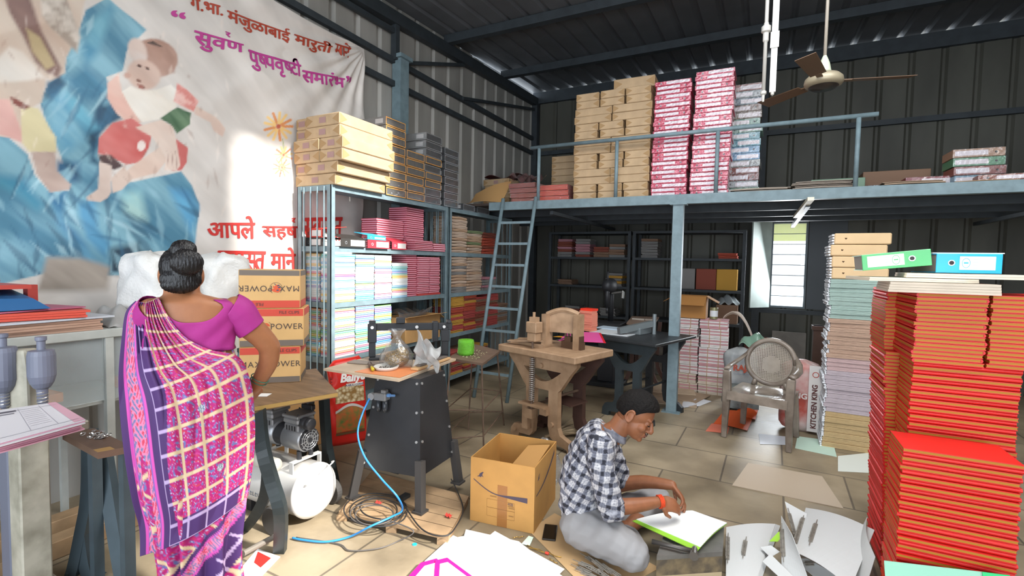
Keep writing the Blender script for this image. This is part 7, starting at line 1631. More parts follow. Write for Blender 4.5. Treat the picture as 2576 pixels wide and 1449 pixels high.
m = MB(); m.lathe([(0.064, -0.32), (0.064, -0.24)], 28, R=RX, at=(0, 0, zc_), caps=False); obj('motor_band', m, dk, cp, smooth=True)
m = MB(); m.lathe([(0.0, -0.088), (0.066, -0.088), (0.066, -0.082), (0.0, -0.082)], 26, R=RX, at=(0, 0, zc_)); fc = obj('fan_cover', m, dk, cp)
m = MB()
for k in range(12): a = 2*PI*k/12; m.bar((-0.080, 0.014*math.cos(a), zc_+0.014*math.sin(a)), (-0.080, 0.062*math.cos(a+0.15), zc_+0.062*math.sin(a+0.15)), 0.004, 0.004)
for r_ in (0.025, 0.04, 0.054): m.tube([(-0.079, r_*math.cos(t), zc_+r_*math.sin(t)) for t in [2*PI*i/24 for i in range(25)]], 0.0022, 5)
obj('grille', m, mat('grille_grey', '8c8d8e', 0.35, metal=0.4), fc)
m = MB(); m.cyl((-0.076, 0, zc_), (-0.083, 0, zc_), 0.014); obj('fan_hub', m, dk, fc)
for x in (-0.385, -0.17):
 m = MB(); m.cbox(x-0.058, x+0.058, -0.055, 0.055, zc_+0.05, zc_+0.09, 0.006); m.cbox(x-0.062, x+0.062, -0.06, 0.06, zc_+0.092, zc_+0.125, 0.008); m.cbox(x-0.066, x+0.066, -0.064, 0.064, zc_+0.127, zc_+0.145, 0.004)
 h_o = obj('cylinder_head', m, alu, cp); m = MB()
 for k in range(4): m.box(x-0.04+0.022*k, x-0.028+0.022*k, -0.0565, -0.054, zc_+0.055, zc_+0.082)
 for a in (-0.055, 0.055):
  for b in (-0.05, 0.05): m.cyl((x+a, b, zc_+0.145), (x+a, b, zc_+0.152), 0.005, n=8)
 obj('cooling_slot', m, dk, h_o)
m = MB(); m.lathe([(0.0, -0.115), (0.03, -0.115), (0.034, -0.10), (0.034, -0.075), (0.028, -0.07), (0.034, -0.065), (0.034, -0.045), (0.028, -0.04), (0.0, -0.038)], 22, R=RX, at=(0.0, -0.02, zc_+0.10), caps=False); obj('air_filter', m, dk, cp, smooth=True)
m = MB(); m.lathe([(0.0, -0.40), (0.034, -0.40), (0.038, -0.39), (0.038, -0.22), (0.034, -0.21), (0.0, -0.21)], 24, R=RX, at=(0, -0.115, zm_+0.0), caps=False); obj('capacitor', m, mat('cream_capacitor', 'd6d2c6', 0.35), cp, smooth=True)
for x in (-0.40, -0.12):
 for y in (-0.04, 0.04):
  m = MB(); m.cyl((x, y, zm_+0.028), (x, y, zc_-0.06), 0.014, n=10); obj('rubber_mount', m, dk, cp)
m = MB(); m.cbox(-0.60, -0.52, -0.05, 0.05, zm_+0.03, zm_+0.16, 0.005); m.box(-0.575, -0.555, -0.01, 0.01, zm_+0.16, zm_+0.175, 0); obj('pressure_switch', m, dk, cp)
m = MB(); m.tube(smooth_path([(-0.54, -0.05, zm_-0.04), (-0.55, -0.05, zm_+0.10), (-0.55, -0.03, zm_+0.23), (-0.57, 0.0, zm_+0.27), (-0.59, 0.06, zm_+0.26), (-0.59, 0.08, zm_+0.0), (-0.57, 0.06, zm_-0.06)], 5), 0.014, 10); obj('carry_handle', m, wht, cp, smooth=True)
m = MB(); m.tube(smooth_path([(-0.56, 0.0, zm_+0.16), (-0.45, 0.02, zc_+0.21), (-0.30, 0.03, zc_+0.20), (-0.20, 0.06, zc_+0.19), (-0.16, 0.08, zc_+0.155)], 6), 0.005, 8); m.cbox(-0.22, -0.13, 0.055, 0.085, zc_+0.146, zc_+0.175, 0.004); obj('plug_cord', m, dk, cp, smooth=False)
# --- display counter along the banner, with its load
XC = -3.02; zc0 = 1.115
dc = thing('display_counter', 'grey-framed glass display counter along the wall under the banner', 'counter', (XC, 0, 0)); fr_m = mat('counter_frame', 'aeb0aa', 0.45, var=0.15)
y0c, y1c, ym = 0.05, 2.27, P(278, 900, x=XC).y
m = MB(); m.cbox(-0.58, 0.0, y0c, y1c, zc0-0.045, zc0, 0.004); obj('counter_top', m, fr_m, dc)
m = MB()
for y in (y0c+0.02, ym, y1c-0.02):
 m = MB(); m.box(-0.04, -0.005, y-0.018, y+0.018, 0, zc0-0.045); obj('post', m, fr_m, dc)
for z in (0.74,):
 m = MB(); m.box(-0.56, -0.045, y0c+0.04, y1c-0.04, z-0.02, z); obj('shelf', m, fr_m, dc)
for x in (-0.57,):
 for y in (y0c+0.02, ym, y1c-0.02): m = MB(); m.box(x, x+0.03, y-0.015, y+0.015, 0, 0.72); obj('post', m, fr_m, dc)
m = MB(); m.box(-0.58, -0.572, y0c, y1c, 0.721, zc0-0.046); obj('back_panel', m, mat('counter_back', '8b8f8d', 0.6, var=0.3, scale=4), dc)
for a, b in ((y0c+0.04, ym-0.02), (ym+0.02, y1c-0.04)):
 m = MB(); m.box(-0.028, -0.023, a, b, 0.741, zc0-0.047); obj('glass_pane', m, mat('dusty_glass', 'cfd8d8', 0.15, alpha=0.28), dc)
def sheetpack(cx_, cy_, lx, ly, h, hc, z, rz, label, n=1, group=None, name='folder', cat='folder', rough=0.5):
 for i in range(n):
  m = MB(); hh_ = h/n; m.box(-lx/2, lx/2, -ly/2, ly/2, 0, hh_*0.9)
  obj(name, m, mat('pack_'+hc, hc, rough), loc=(cx_+rp_.uniform(-0.01, 0.01)*(n > 1), cy_+rp_.uniform(-0.02, 0.02)*(n > 1), z+i*hh_), rz=rz+rp_.uniform(-0.05, 0.05)*(n > 1), label=label if n == 1 else '%s, %s' % (label, nth(n-1-i, n)), cat=cat, group=group)
# inside the counter
for k, (y, z, hc, lb) in enumerate(((0.62, 0.741, 'c9a0a4', 'pinkish papers on the upper shelf inside the counter'), (0.95, 0.741, 'b3b0a8', 'grey papers on the upper shelf inside the counter'), (1.0, 0.762, 'd8863f', 'orange roll of card inside the counter'), (1.6, 0.741, 'd8763f', 'orange folders inside the counter behind the woman'))):
 sheetpack(XC-0.22, y, 0.3, 0.28, 0.018 if k < 2 else 0.05, hc, z+0.001, 0.05*k-0.05, lb, name='papers', cat='papers')
# on top of the counter
zt2 = zc0+0.001
cl = []
sheetpack(XC-0.17, 1.04, 0.32, 0.5, 0.056, 'ab8a76', zt2, 0.0, 'brown folder in the flat pile on the counter', 5, 'flat folders on the counter')
sheetpack(XC-0.17, 1.06, 0.33, 0.56, 0.010, 'b9bcc2', zt2+0.058, 0.06, 'grey-white board on the folders of the counter')
sheetpack(XC-0.19, 1.00, 0.3, 0.5, 0.036, 'c8503f', zt2+0.070, -0.12, 'red folder on top of the counter pile', 3, 'red folders on the counter')
sheetpack(XC-0.22, 1.06, 0.28, 0.36, 0.008, 'b2627a', zt2+0.108, 0.2, 'dusky pink folder uppermost on the counter pile')
m = MB(); m.hexa([(-0.17, -0.17, 0), (0.17, -0.17, 0), (0.17, 0.17, 0), (-0.17, 0.17, 0), (-0.12, -0.15, 0.10), (0.12, -0.15, 0.06), (0.13, 0.12, 0.05), (-0.12, 0.12, 0.10)])
bf = thing('lever_arch_file', 'blue file with red edge lying at the end of the counter pile', 'file', (XC-0.22, 0.92, zt2+0.119), 0.1)
obj('cover', m, mat('deep_blue_board', '2f6192', 0.3), bf); m = MB(); m.box(-0.16, 0.1, -0.16, 0.13, 0.095, 0.115); m.box(-0.02, 0.02, 0.15, 0.19, 0.02, 0.11); obj('edge', m, mat('file_red_edge', 'b5483f', 0.5), bf)
m = MB(); m.lathe([(0.015, -0.006), (0.035, -0.006), (0.035, 0.006), (0.015, 0.006)], 16, R=R90x, at=(-0.03, 0.05, 0.135)); obj('ring', m, ring_m, bf)
m = MB(); m.grid(lambda u, v: (XC-0.40+0.36*u, 1.33+0.20*v, zt2+0.003+0.10*math.sin(PI*u)*math.sin(PI*v)+0.02*math.sin(14*u+9*v)*math.sin(PI*v)), 18, 18, thick=0.003); obj('plastic_film', m, mat('dusty_film', 'a9a7a4', 0.3, alpha=0.8, bump=0.5, bscale=20), smooth=True, label='dusty crumpled film on the counter beside the folders', cat='film')
# white woven sacks behind the woman
def crumple(o, amp, seed):
 for v in o.data.vertices:
  a = v.co*23+Vector((seed, seed*2, 0)); v.co += Vector((math.sin(a.y*1.3+a.z), math.sin(a.z*1.1+a.x), math.sin(a.x*1.7+a.y)))*amp
sw = mat('white_woven_sack', 'd9d8d4', 0.5, bump=0.5, bscale=60, var=0.08)
for k, (px, w, h, rz, lb) in enumerate(((372, 0.26, 0.40, 0.3, 'stuffed white woven sack on the counter, near the dark corner of the print'), (560, 0.34, 0.40, -0.1, 'stuffed white woven sack on the counter, beside the printed cartons')  )):
 yy_ = P(px, 700, x=XC-0.25).y
 o = obj('woven_sack', sack_mesh(w, 0.30, h, 0.025, 20+k, 0.1), sw, loc=(XC-0.22-(0.1 if k == 2 else 0), min(yy_, 2.06), zt2+0.008), rz=rz+PI/2, smooth=True, label=lb, cat='sack'); crumple(o, 0.006, k)
# --- stitching machine and sheets at the near side, small dark table
zs_ = 0.83
sm = thing('stitching_machine', 'old cream and grey wire stitching machine on a square column', 'machine', (0, 0, 0)); crm = mat('cream_machine_paint', 'b9b3a2', 0.5, var=0.25, scale=9, color2='8d8878'); gbl = mat('grey_blue_motor', '6e7180', 0.4)
pc = P(78, 1300, d=2.12); pc2 = Vector((pc.x, pc.y, 0))
m = MB(); m.cbox(pc.x-0.055, pc.x+0.055, pc.y-0.05, pc.y+0.05, 0.02, zs_-0.045, 0.006); m.cbox(pc.x-0.12, pc.x+0.09, pc.y-0.15, pc.y+0.09, 0, 0.05, 0.01); obj('column', m, crm, sm)
m = MB(); m.cbox(pc.x-0.16, pc.x-0.06, pc.y-0.05, pc.y+0.06, 0.05, zs_-0.05, 0.01); obj('side_rail', m, gbl, sm)
m = MB(); m.cbox(-2.80, -2.42, 0.70, 0.98, zs_-0.043, zs_-0.003, 0.006); obj('table', m, mat('machine_table_plate', '8a8578', 0.4, metal=0.3), sm)
hd = P(55, 990, d=2.19)
m = MB(); ribbon(m, [(hd.x, hd.y, zs_-0.043), (hd.x, hd.y, zs_+0.17), (hd.x-0.005, hd.y, zs_+0.245)], [0.12, 0.115, 0.10], 0.07, (0.45, -0.89, 0)); obj('head_arm', m, crm, sm, bevel=0.012)
for px, w, z0, z1 in ((105, 0.048, 0.11, 0.25), (8, 0.05, 0.09, 0.26)):
 q = P(px, 930, d=2.14); m = MB(); m.lathe([(0.01, z0-0.10), (0.018, z0-0.09), (0.02, z0-0.03), (0.03, z0-0.02), (w*0.85, z0), (w, z0+0.03), (w, z1-0.02), (w*0.9, z1), (0.015, z1+0.004), (0.015, z1+0.04), (0.02, z1+0.045), (0.02, z1+0.06), (0.0, z1+0.06)], 22, at=(q.x, q.y, zs_)); obj('motor', m, gbl, sm, smooth=False)
 m = MB(); m.tube([(q.x+0.018*math.cos(a), q.y+0.018*math.sin(a), zs_-0.0+0.07*a/(2*PI*5)) for a in [2*PI*5*i/80 for i in range(81)]], 0.003, 5); obj('spring', m, _M['spring_steel'], sm)
sq = [P(206, 1056, z=0.87), P(132, 1012, z=0.87), P(-30, 1035, z=0.87), P(-20, 1116, z=0.87)]
shm = [mat('white_form_sheet', 'd9d6da', 0.6), mat('pink_form_sheet', 'd79fb0', 0.6)]
for i in range(9):
 z = zs_+0.001+i*0.0046; o_ = Vector((rp_.uniform(-0.012, 0.012)+(0.018 if i > 5 else 0), rp_.uniform(-0.008, 0.008), 0)); m = MB()
 m.hexa([Vector((p.x, p.y, z))+o_ for p in sq]+[Vector((p.x, p.y, z+0.0038))+o_ for p in sq])
 o = obj('form_sheet_pad', m, shm[0] if i in (8, 6) else shm[1], label='pad of %s printed forms on the stitching machine, %s' % ('white' if i in (8, 6) else 'pink', nth(8-i, 9)), cat='pad', group='form pads on the stitching machine')
 if i == 8:
  lf = MB(); ln = lambda u0, u1, v0, v1: lf.add([sq[1].lerp(sq[0], u).lerp(sq[2].lerp(sq[3], u), v)+o_+Vector((0, 0, z+0.0045-0.87)) for u, v in ((u0, v0), (u1, v0), (u1, v1), (u0, v1))], [(0, 1, 2, 3)])
  for v in (0.30, 0.62): ln(0.06, 0.9, v, v+0.006)
  for u in (0.12, 0.9): ln(u, u+0.008, 0.05, 0.95)
  for k in range(9): ln(0.2+0.07*k, 0.206+0.07*k, 0.34, 0.6)
  obj('printed_lines', lf, mat('form_grey_print', '9a98a2', 0.7), o)
  lf = MB(); ln(0.0, 1.0, 0.0, 0.14); obj('printed_margin', lf, mat('form_pink_margin', 'd3a4b2', 0.6), o)
  lf = MB(); ln(0.1, 0.16, 0.66, 0.95); ln(0.2, 0.23, 0.70, 0.9); obj('printed_heading', lf, mat('form_dark_print', '6a6670', 0.7), o)
dtz = 0.70
dq = [P(157, 1090, z=dtz), P(246, 1138, z=dtz), P(330, 1122, z=dtz), P(305, 1062, z=dtz)]; dq[3] = dq[0]+dq[2]-dq[1]
dt = thing('small_work_table', 'small dark wooden table on forked blue-grey iron legs beside the woman', 'table', (0, 0, 0))
m = MB(); m.hexa([p+Vector((0, 0, -0.028)) for p in dq]+dq); obj('tabletop', m, mat('dark_worn_wood', '6a5040', 0.5, var=0.35, scale=5), dt)
m = MB(); m.hexa([dq[1].lerp(dq[0], 0.0)+Vector((0, 0, 0.0004)), dq[1].lerp(dq[2], 0.5)+Vector((0, 0, 0.0004)), dq[1].lerp(dq[2], 0.5)+(dq[0]-dq[1])*0.12+Vector((0, 0, 0.0004)), dq[1].lerp(dq[0], 0.12)+Vector((0, 0, 0.0004))]+[p+Vector((0, 0, 0.001)) for p in (dq[1], dq[1].lerp(dq[2], 0.5), dq[1].lerp(dq[2], 0.5)+(dq[0]-dq[1])*0.12, dq[1].lerp(dq[0], 0.12))]); obj('worn_edge', m, mat('bare_wood_edge', 'b08a52', 0.6), dt)
iron2 = mat('blue_grey_cast_iron', '424e54', 0.45, var=0.2)
def dleg(pts, w=0.05):
 m = MB(); ribbon(m, smooth_path(pts, 5), w, 0.04, (0.45, -0.89, 0)); return m
cz_ = dtz-0.028
L0 = P(228, 1170, d=2.34); m = dleg([Vector((L0.x, L0.y, cz_)), P(224, 1240, d=2.34), P(208, 1340, d=2.32), P(186, 1440, d=2.30), Vector((P(172, 1500, d=2.30).x, P(172, 1500, d=2.30).y, 0.0))]); m2 = dleg([P(208, 1345, d=2.32), P(222, 1430, d=2.31), P(248, 1480, d=2.31), Vector((P(262, 1510, d=2.31).x, P(262, 1510, d=2.31).y, 0.0))]); m.add(m2.v, m2.f); obj('leg', m, iron2, dt)
m = dleg([P(262, 1150, d=2.32), P(278, 1250, d=2.30), P(296, 1360, d=2.26), P(312, 1450, d=2.22), Vector((P(322, 1500, d=2.20).x, P(322, 1500, d=2.20).y, 0.0))], 0.06); obj('leg', m, iron2, dt)
for p in (dq[2], dq[3]):
 m = MB(); ce = (dq[0]+dq[2])/2; q = p.lerp(ce, 0.15); m.bar(Vector((q.x, q.y, 0)), Vector((q.x, q.y, cz_)), 0.04, 0.04, up=(0, 1, 0)); obj('leg', m, iron2, dt)
m = MB()
rq = random.Random(3)
ck = dq[3].lerp(dq[1], 0.35)
for k in range(18): a = rq.uniform(0, 6.28); p = ck+Vector((rq.uniform(-0.07, 0.07), rq.uniform(-0.03, 0.03), 0.005)); m.tube([p+Vector((0.009*math.cos(t), 0.009*math.sin(t), 0.004*math.sin(t+a))) for t in [2*PI*i/10 for i in range(11)]], 0.0022, 5)
tag(obj('metal_rings', m, ring_m, kind='stuff'), 'loose metal rings lying on the small dark table', 'rings')
# small metal rods on the floor, red-white card, white sheets
fcq = [P(598, 1440, z=0.001), P(648, 1382, z=0.001), P(705, 1402, z=0.001), P(640, 1470, z=0.001)]
rc_ = thing('packing_card', 'white packing card with a red patch on the floor by the woman\'s hem', 'card', (0, 0, 0))
m = MB(); m.hexa([p+Vector((0, 0, 0.001)) for p in fcq]+[p+Vector((0, 0, 0.004)) for p in fcq]); obj('card', m, white_paper, rc_)
m = MB(); m.add([fcq[1].lerp(fcq[2], a).lerp(fcq[0].lerp(fcq[3], a), b)+Vector((0, 0, 0.0046)) for a, b in ((0.1, 0.1), (0.75, 0.15), (0.7, 0.55), (0.3, 0.5))], [(0, 1, 2, 3)]); obj('printed_patch', m, mat('card_red_patch', 'd22f2a', 0.5), rc_)
# sunlit white sheets with magenta borders
def gs_(name, pix, z, m_, label, group=None, t=0.0012):
 c = [P(x, y, z=z) for x, y in pix]; m = MB(); m.hexa([p+Vector((0, 0, 0)) for p in c]+[p+Vector((0, 0, t)) for p in c]); return obj(name, m, m_, label=label, cat='sheet', group=group), c
wl = mat('bright_white_sheet', 'ecebe8', 0.6); mg = mat('magenta_border', 'd81b7c', 0.5)
SG = 'sunlit sheets on the floor'
gs_('paper_sheet', [(1150, 1352), (1185, 1345), (1330, 1500), (1200, 1560)], 0.004, wl, 'sunlit white sheet lowest in the fan on the floor', SG)
gs_('paper_sheet', [(1172, 1332), (1305, 1362), (1440, 1470), (1120, 1520)], 0.008, wl, 'sunlit white sheet with its blunt corner toward the pallet', SG)
gs_('paper_sheet', [(1245, 1336), (1420, 1432), (1330, 1520), (1130, 1430)], 0.012, wl, 'sunlit white sheet with its corner pointing at the carton', SG)
gs_('paper_sheet', [(1068, 1412), (1140, 1347), (1300, 1420), (1180, 1500)], 0.016, wl, 'sunlit white sheet nearest the pallet cable', SG)
for k, (pix, lb) in enumerate((([(1058, 1416), (1098, 1405), (1180, 1470), (1010, 1470)], 'white sheet with magenta border, the lower of two'), ([(1095, 1410), (1125, 1403), (1205, 1462), (1090, 1475)], 'white sheet with magenta border, the upper of two'))):
 o, c = gs_('bordered_sheet', pix, 0.020+0.004*k, mg, lb+', on the sunlit floor', 'magenta-bordered sheets on the floor')
 ce = sum(c, Vector())/4; m = MB(); m.add([p.lerp(ce, 0.36)+Vector((0, 0, 0.0017)) for p in c], [(0, 1, 2, 3)]); obj('printed_field', m, wl, o)
# brown card mat, green strip, phone, clips, wires
gs_('cardboard_sheet', [(1330, 1335), (1395, 1292), (1660, 1430), (1500, 1510)], 0.001, mat('tan_mat', 'b8976c', 0.75), 'tan cardboard mat the worker sits on', None, 0.003)
gs_('paper_strip', [(1312, 1368), (1332, 1374), (1342, 1352), (1330, 1348)], 0.004, mat('strip_green_white', 'd8ecdc', 0.5), 'small white and green strip on the floor by the carton', None, 0.001)
ph_ = [P(1362, 1357, z=0.008), P(1398, 1364, z=0.008), P(1404, 1322, z=0.008), P(1370, 1318, z=0.008)]
pc_ = sum(ph_, Vector())/4; prz = math.atan2(ph_[2].y-ph_[1].y, ph_[2].x-ph_[1].x)
pho = thing('phone', 'black mobile phone lying on the mat beside the worker', 'phone', (pc_.x, pc_.y, 0.0045), prz)
m = MB(); m.cbox(-0.078, 0.078, -0.037, 0.037, 0, 0.009, 0.003); obj('case', m, mat('phone_case', '2a2622', 0.4), pho); m = MB(); m.box(-0.073, 0.073, -0.033, 0.033, 0.009, 0.0095); obj('screen', m, mat('phone_screen', '0c0c0d', 0.08), pho)
def clip_thing(px, py, a, z, label, group, l=0.085):
 p = P(px, py, z=z); t = thing('lever_clip', label, 'clip', (p.x, p.y, z), a, group); clip_obj(t, (-l/2, 0, 0), (l/2, 0, 0), (0, 0, 1), 'clip'); return t
rq = random.Random(31); spots = [(1490, 1412), (1475, 1425), (1505, 1423), (1470, 1438), (1495, 1436), (1525, 1432), (1482, 1449), (1515, 1446), (1545, 1444), (1500, 1458)]
for k, (px, py) in enumerate(spots):
 clip_thing(px, py, -0.35+0.25*math.sin(k*2.3), 0.0045+0.011*(k % 3), 'steel lever clip, %s in the loose heap before the worker' % ORD[k], 'loose clips before the worker')
for k, (a, b, lb) in enumerate((((1330, 1378), (1412, 1402), 'twisted brass wire with a red tag on the mat'), ((1325, 1372), (1385, 1394), 'thin twist of brass wire on the mat'), ((1382, 1405), (1402, 1418), 'bent bit of pale wire on the mat'), ((1290, 1352), (1318, 1350), 'short brass pin lying by the carton'))):
 p, q = P(*a, z=0.008), P(*b, z=0.008); t = thing('wire_twist', lb, 'wire', (p.x, p.y, 0.008)); m = MB(); v = q-p; s = Vector((-v.y, v.x, 0)).normalized(); m.tube([v*(i/10)+s*0.004*math.sin(i*1.3+k) for i in range(11)], 0.0022, 6); obj('wire', m, mat('brass_wire', 'a8853f', 0.35, metal=0.7), t)
 if k == 0: m = MB(); m.cyl(v*0.52, v*0.62, 0.007, n=8); obj('tag', m, mat('red_tag', 'd8402c', 0.5), t)
for k, (y0, y1, x, lb) in enumerate(((0.2, 1.5, -3.08, 'long weathered wooden beam on the floor under the display counter'), (0.1, 1.8, -3.32, 'second weathered wooden beam on the floor, nearer the wall'))):
 m = MB(); m.cbox(-0.05, 0.05, y0, y1, 0, 0.09, 0.004); obj('wooden_beam', m, plm, loc=(x, 0, 0.001), label=lb, cat='beam')
# --- people
def organic(mb, voxel=0.005, smooth=4, name='body', fac=0.5):
 """closed pieces fused into one continuous skin"""
 me = mesh_of(mb, name, []); o = bpy.data.objects.new('tmp', me); COL.objects.link(o)
 r = o.modifiers.new('r', 'REMESH'); r.mode = 'VOXEL'; r.voxel_size = voxel; r.use_smooth_shade = True
 if smooth: s = o.modifiers.new('s', 'SMOOTH'); s.factor = fac; s.iterations = smooth
 dg = bpy.context.evaluated_depsgraph_get(); dg.update()
 out = bpy.data.meshes.new_from_object(o.evaluated_get(dg)); out.name = name
 bpy.data.objects.remove(o); bpy.data.meshes.remove(me)
 out.materials.clear()
 return out
def paint(me, cols, m_):
 ca = me.color_attributes.new('print', 'FLOAT_COLOR', 'POINT')
 ca.data.foreach_set('color', np.concatenate([np.clip(cols, 0, 1), np.ones((len(cols), 1))], 1).astype(np.float32).ravel())
 me.materials.append(m_); return me
def verts(me):
 a = np.empty(len(me.vertices)*3, np.float32); me.vertices.foreach_get('co', a); return a.reshape(-1, 3).astype(float)
def vc_mat(name, rough=0.8, sheen=0.0):
 m_ = mat(name, 'ffffff', rough); nt_ = m_.node_tree; a = nt_.nodes.new('ShaderNodeVertexColor'); a.layer_name = 'print'; nt_.links.new(a.outputs['Color'], nt_.nodes['Principled BSDF'].inputs['Base Color']); return m_
skin_b = mat('brown_skin', '8a5638', 0.5, var=0.12, scale=30, sss=0.05); skin_w = mat('warm_brown_skin', '9a6442', 0.5, var=0.1, scale=25, sss=0.05)
hair_m = mat('black_hair', '161314', 0.38, var=0.4, scale=60, stretch=(1, 1, 0.3), bump=0.5, bscale=140)
def limb(mb, pts, rs, n=14, k=5):
 """tapering limb along pts"""
 sp_ = smooth_path(pts, k); rr2 = []
 for i in range(len(pts)-1):
  for j in range(k): rr2.append(rs[i]+(rs[i+1]-rs[i])*j/k)
 rr2.append(rs[-1]); mb.tube(sp_, rr2, n); mb.ell(sp_[0], rs[0], rs[0], rs[0], 12, 8); mb.ell(sp_[-1], rs[-1], rs[-1], rs[-1], 12, 8); return mb
def frame(d, n):
 d = Vector(d).normalized(); n = Vector(n); n = (n-d*n.dot(d)).normalized(); s = d.cross(n); return d, n, s
def hand(mb, w, d, n, thumb=1, curls=(0.5, 0.6, 0.7, 0.8), L=1.0, spread=0.0):
 """palm, four bent fingers and a thumb; n points out of the back of the hand"""
 d, n, s = frame(d, n); w = Vector(w); R = Matrix((d, s, n)).transposed()
 mb.ell(w+d*0.048*L, 0.056*L, 0.040*L, 0.016*L, 14, 10, R=R); mb.ell(w+d*0.012*L, 0.03, 0.028, 0.019, 12, 8, R=R)
 for i, (o, l) in enumerate(((0.028, 0.070), (0.0095, 0.078), (-0.0095, 0.073), (-0.027, 0.058))):
  b = w+d*(0.083-0.006*abs(i-1))*L+s*o*thumb*L; a = curls[i]; p = [b-d*0.02, b]; ang = 0.0; q = b
  for k, f in enumerate((0.45, 0.32, 0.23)):
   ang += a*(0.55, 0.9, 0.6)[k]; q = q+(d*math.cos(ang)-n*math.sin(ang)+s*thumb*o*spread)*l*f*L; p.append(q)
  mb.tube(p, [0.0095*L, 0.0092*L, 0.0088*L, 0.0078*L, 0.0066*L], 10); mb.ell(p[-1], 0.0066*L, 0.0066*L, 0.0066*L, 8, 6)
 b = w+d*0.022*L+s*thumb*0.03*L
 p = [b-s*thumb*0.012, b, b+(d*0.55+s*thumb*0.62-n*0.35)*0.036*L, b+(d*0.55+s*thumb*0.62-n*0.35)*0.036*L+(d*0.85+s*thumb*0.1-n*0.45)*0.034*L]
 mb.tube(p, [0.013*L, 0.0125*L, 0.0105*L, 0.0085*L], 10); mb.ell(p[-1], 0.0085*L, 0.0085*L, 0.0085*L, 8, 6)
# === the woman in the sari, seen from behind
WO = Vector((-1.80, 1.05, 0)); wy_ = Vector((WO.x, WO.y, 0)).normalized(); wx_ = Vector((wy_.y, -wy_.x, 0)); wrz = math.atan2(wx_.y, wx_.x)
def Wl(px, py, off=0.0):
 """local point (x right, y away from the camera, z up) for a photo pixel on the plane at depth off"""
 v = ray(px, py); o = WO+wy_*off; t = (o-CAM).dot(wy_)/v.dot(wy_); p = CAM+v*t-WO; return Vector((p.dot(wx_), off, p.z))
wom = thing('person', 'woman in a magenta and purple checked sari standing with her back turned, hand on hip', 'person', WO, wrz)
SIL = [(735, 421, 497, .85), (746, 398, 532, .62), (756, 366, 578, .50), (768, 362, 604, .46), (800, 362, 600, .50), (840, 364, 590, .55), (875, 360, 588, .58), (905, 350, 600, .62)]
def ring_at(tab, py):
 ys = [r[0] for r in tab]; f = lambda c: float(np.interp(py, ys, [r[c] for r in tab])); a, b = Wl(f(1), py), Wl(f(2), py)
 return (a.x+b.x)/2, (b.x-a.x)/2, f(3), (a.z+b.z)/2
def tloft(tab, pys, inset=0.0, n=40, e=0.85, fold=None):
 vs = []; fs = []
 for k, py in enumerate(pys):
  cx_, hw, dr2, z = ring_at(tab, py); hw -= inset
  for i in range(n):
   a = 2*PI*i/n; ca, sa = math.cos(a), math.sin(a); w = hw; d = hw*dr2
   f = fold(a, py) if fold else 0.0
   vs.append((cx_+(w+f)*math.copysign(abs(ca)**e, ca), (d+f)*math.copysign(abs(sa)**e, sa), z))
 for k in range(len(pys)-1):
  for i in range(n): a = k*n+i; b = k*n+(i+1) % n; fs.append((a, a+n, b+n, b))
 return vs, fs
mb = MB(); n = 40; pys = [735, 742, 750, 758, 768, 785, 800, 840, 875, 905]
vs, fs = tloft(SIL, pys, 0.006, n); mb.add(vs, fs+[tuple(range(n)), tuple((len(pys)-1)*n+i for i in range(n))[::-1]])
hc_ = Wl(456, 680); hr = (Wl(510, 680)-Wl(402, 680)).x/2
mb.ell(hc_+Vector((0, 0.02, 0.0)), hr*0.93, hr*1.15, hr*1.25, 24, 16); mb.ell(hc_+Vector((0, 0.06, -0.06)), hr*0.75, hr*0.7, hr*0.75)
nb = Wl(458, 752); mb.tube([nb+Vector((0, 0.02, -0.03)), nb+Vector((0, 0.02, 0.03)), hc_+Vector((0, 0.02, -0.02))], [0.062, 0.055, 0.055], 18)
# face turned away from the camera, still there
fy = hr*1.15+0.02
mb.ell(hc_+Vector((0, fy+0.005, -0.015)), 0.014, 0.016, 0.022); mb.ell(hc_+Vector((0, fy-0.01, -0.055)), 0.024, 0.012, 0.008); mb.ell(hc_+Vector((0, fy-0.02, -0.09)), 0.022, 0.02, 0.018)
for s in (-1, 1): mb.ell(hc_+Vector((s*hr*0.93, 0.02, -0.02)), 0.012, 0.022, 0.032); mb.ell(hc_+Vector((s*0.03, fy-0.015, 0.005)), 0.014, 0.012, 0.01)
# right arm: hand on the table edge at the hip
sh_ = Wl(596, 782, 0.0); el = Wl(678, 872, 0.02); wr = Wl(643, 972, 0.07)
limb(mb, [sh_, Wl(622, 815, 0.0), Wl(655, 845, 0.01), el], [0.056, 0.048, 0.043, 0.040]); limb(mb, [el, Wl(674, 915, 0.04), wr], [0.040, 0.036, 0.024])
hand(mb, wr, (Wl(622, 1004, 0.10)-wr), Vector((0.5, -0.85, 0.1)), -1, (0.4, 0.45, 0.5, 0.5))
# left arm, bent forward and hidden by the body
lel = Wl(366, 880, 0.14); lw = Wl(400, 930, 0.32)
limb(mb, [Wl(384, 788, 0.01), lel, lw], [0.054, 0.042, 0.026]); hand(mb, lw, Vector((0.3, 0.9, -0.1)), Vector((0, 0.1, 1)), 1, (0.3, 0.35, 0.4, 0.45))
# legs and feet under the skirt
for s in (-1, 1):
 hx_ = Wl(470+s*36, 905); limb(mb, [Vector((hx_.x, 0, hx_.z)), Vector((hx_.x-s*0.005, 0.0, 0.48)), Vector((hx_.x-s*0.01, 0.01, 0.08))], [0.06, 0.04, 0.032]); limb(mb, [Vector((hx_.x-s*0.01, -0.02, 0.035)), Vector((hx_.x+s*0.01, 0.10, 0.03)), Vector((hx_.x+s*0.015, 0.17, 0.022))], [0.034, 0.034, 0.022])
bme = organic(mb, 0.0055, 5); bme.materials.append(skin_w); obj('body', bme, None, wom, smooth=True)
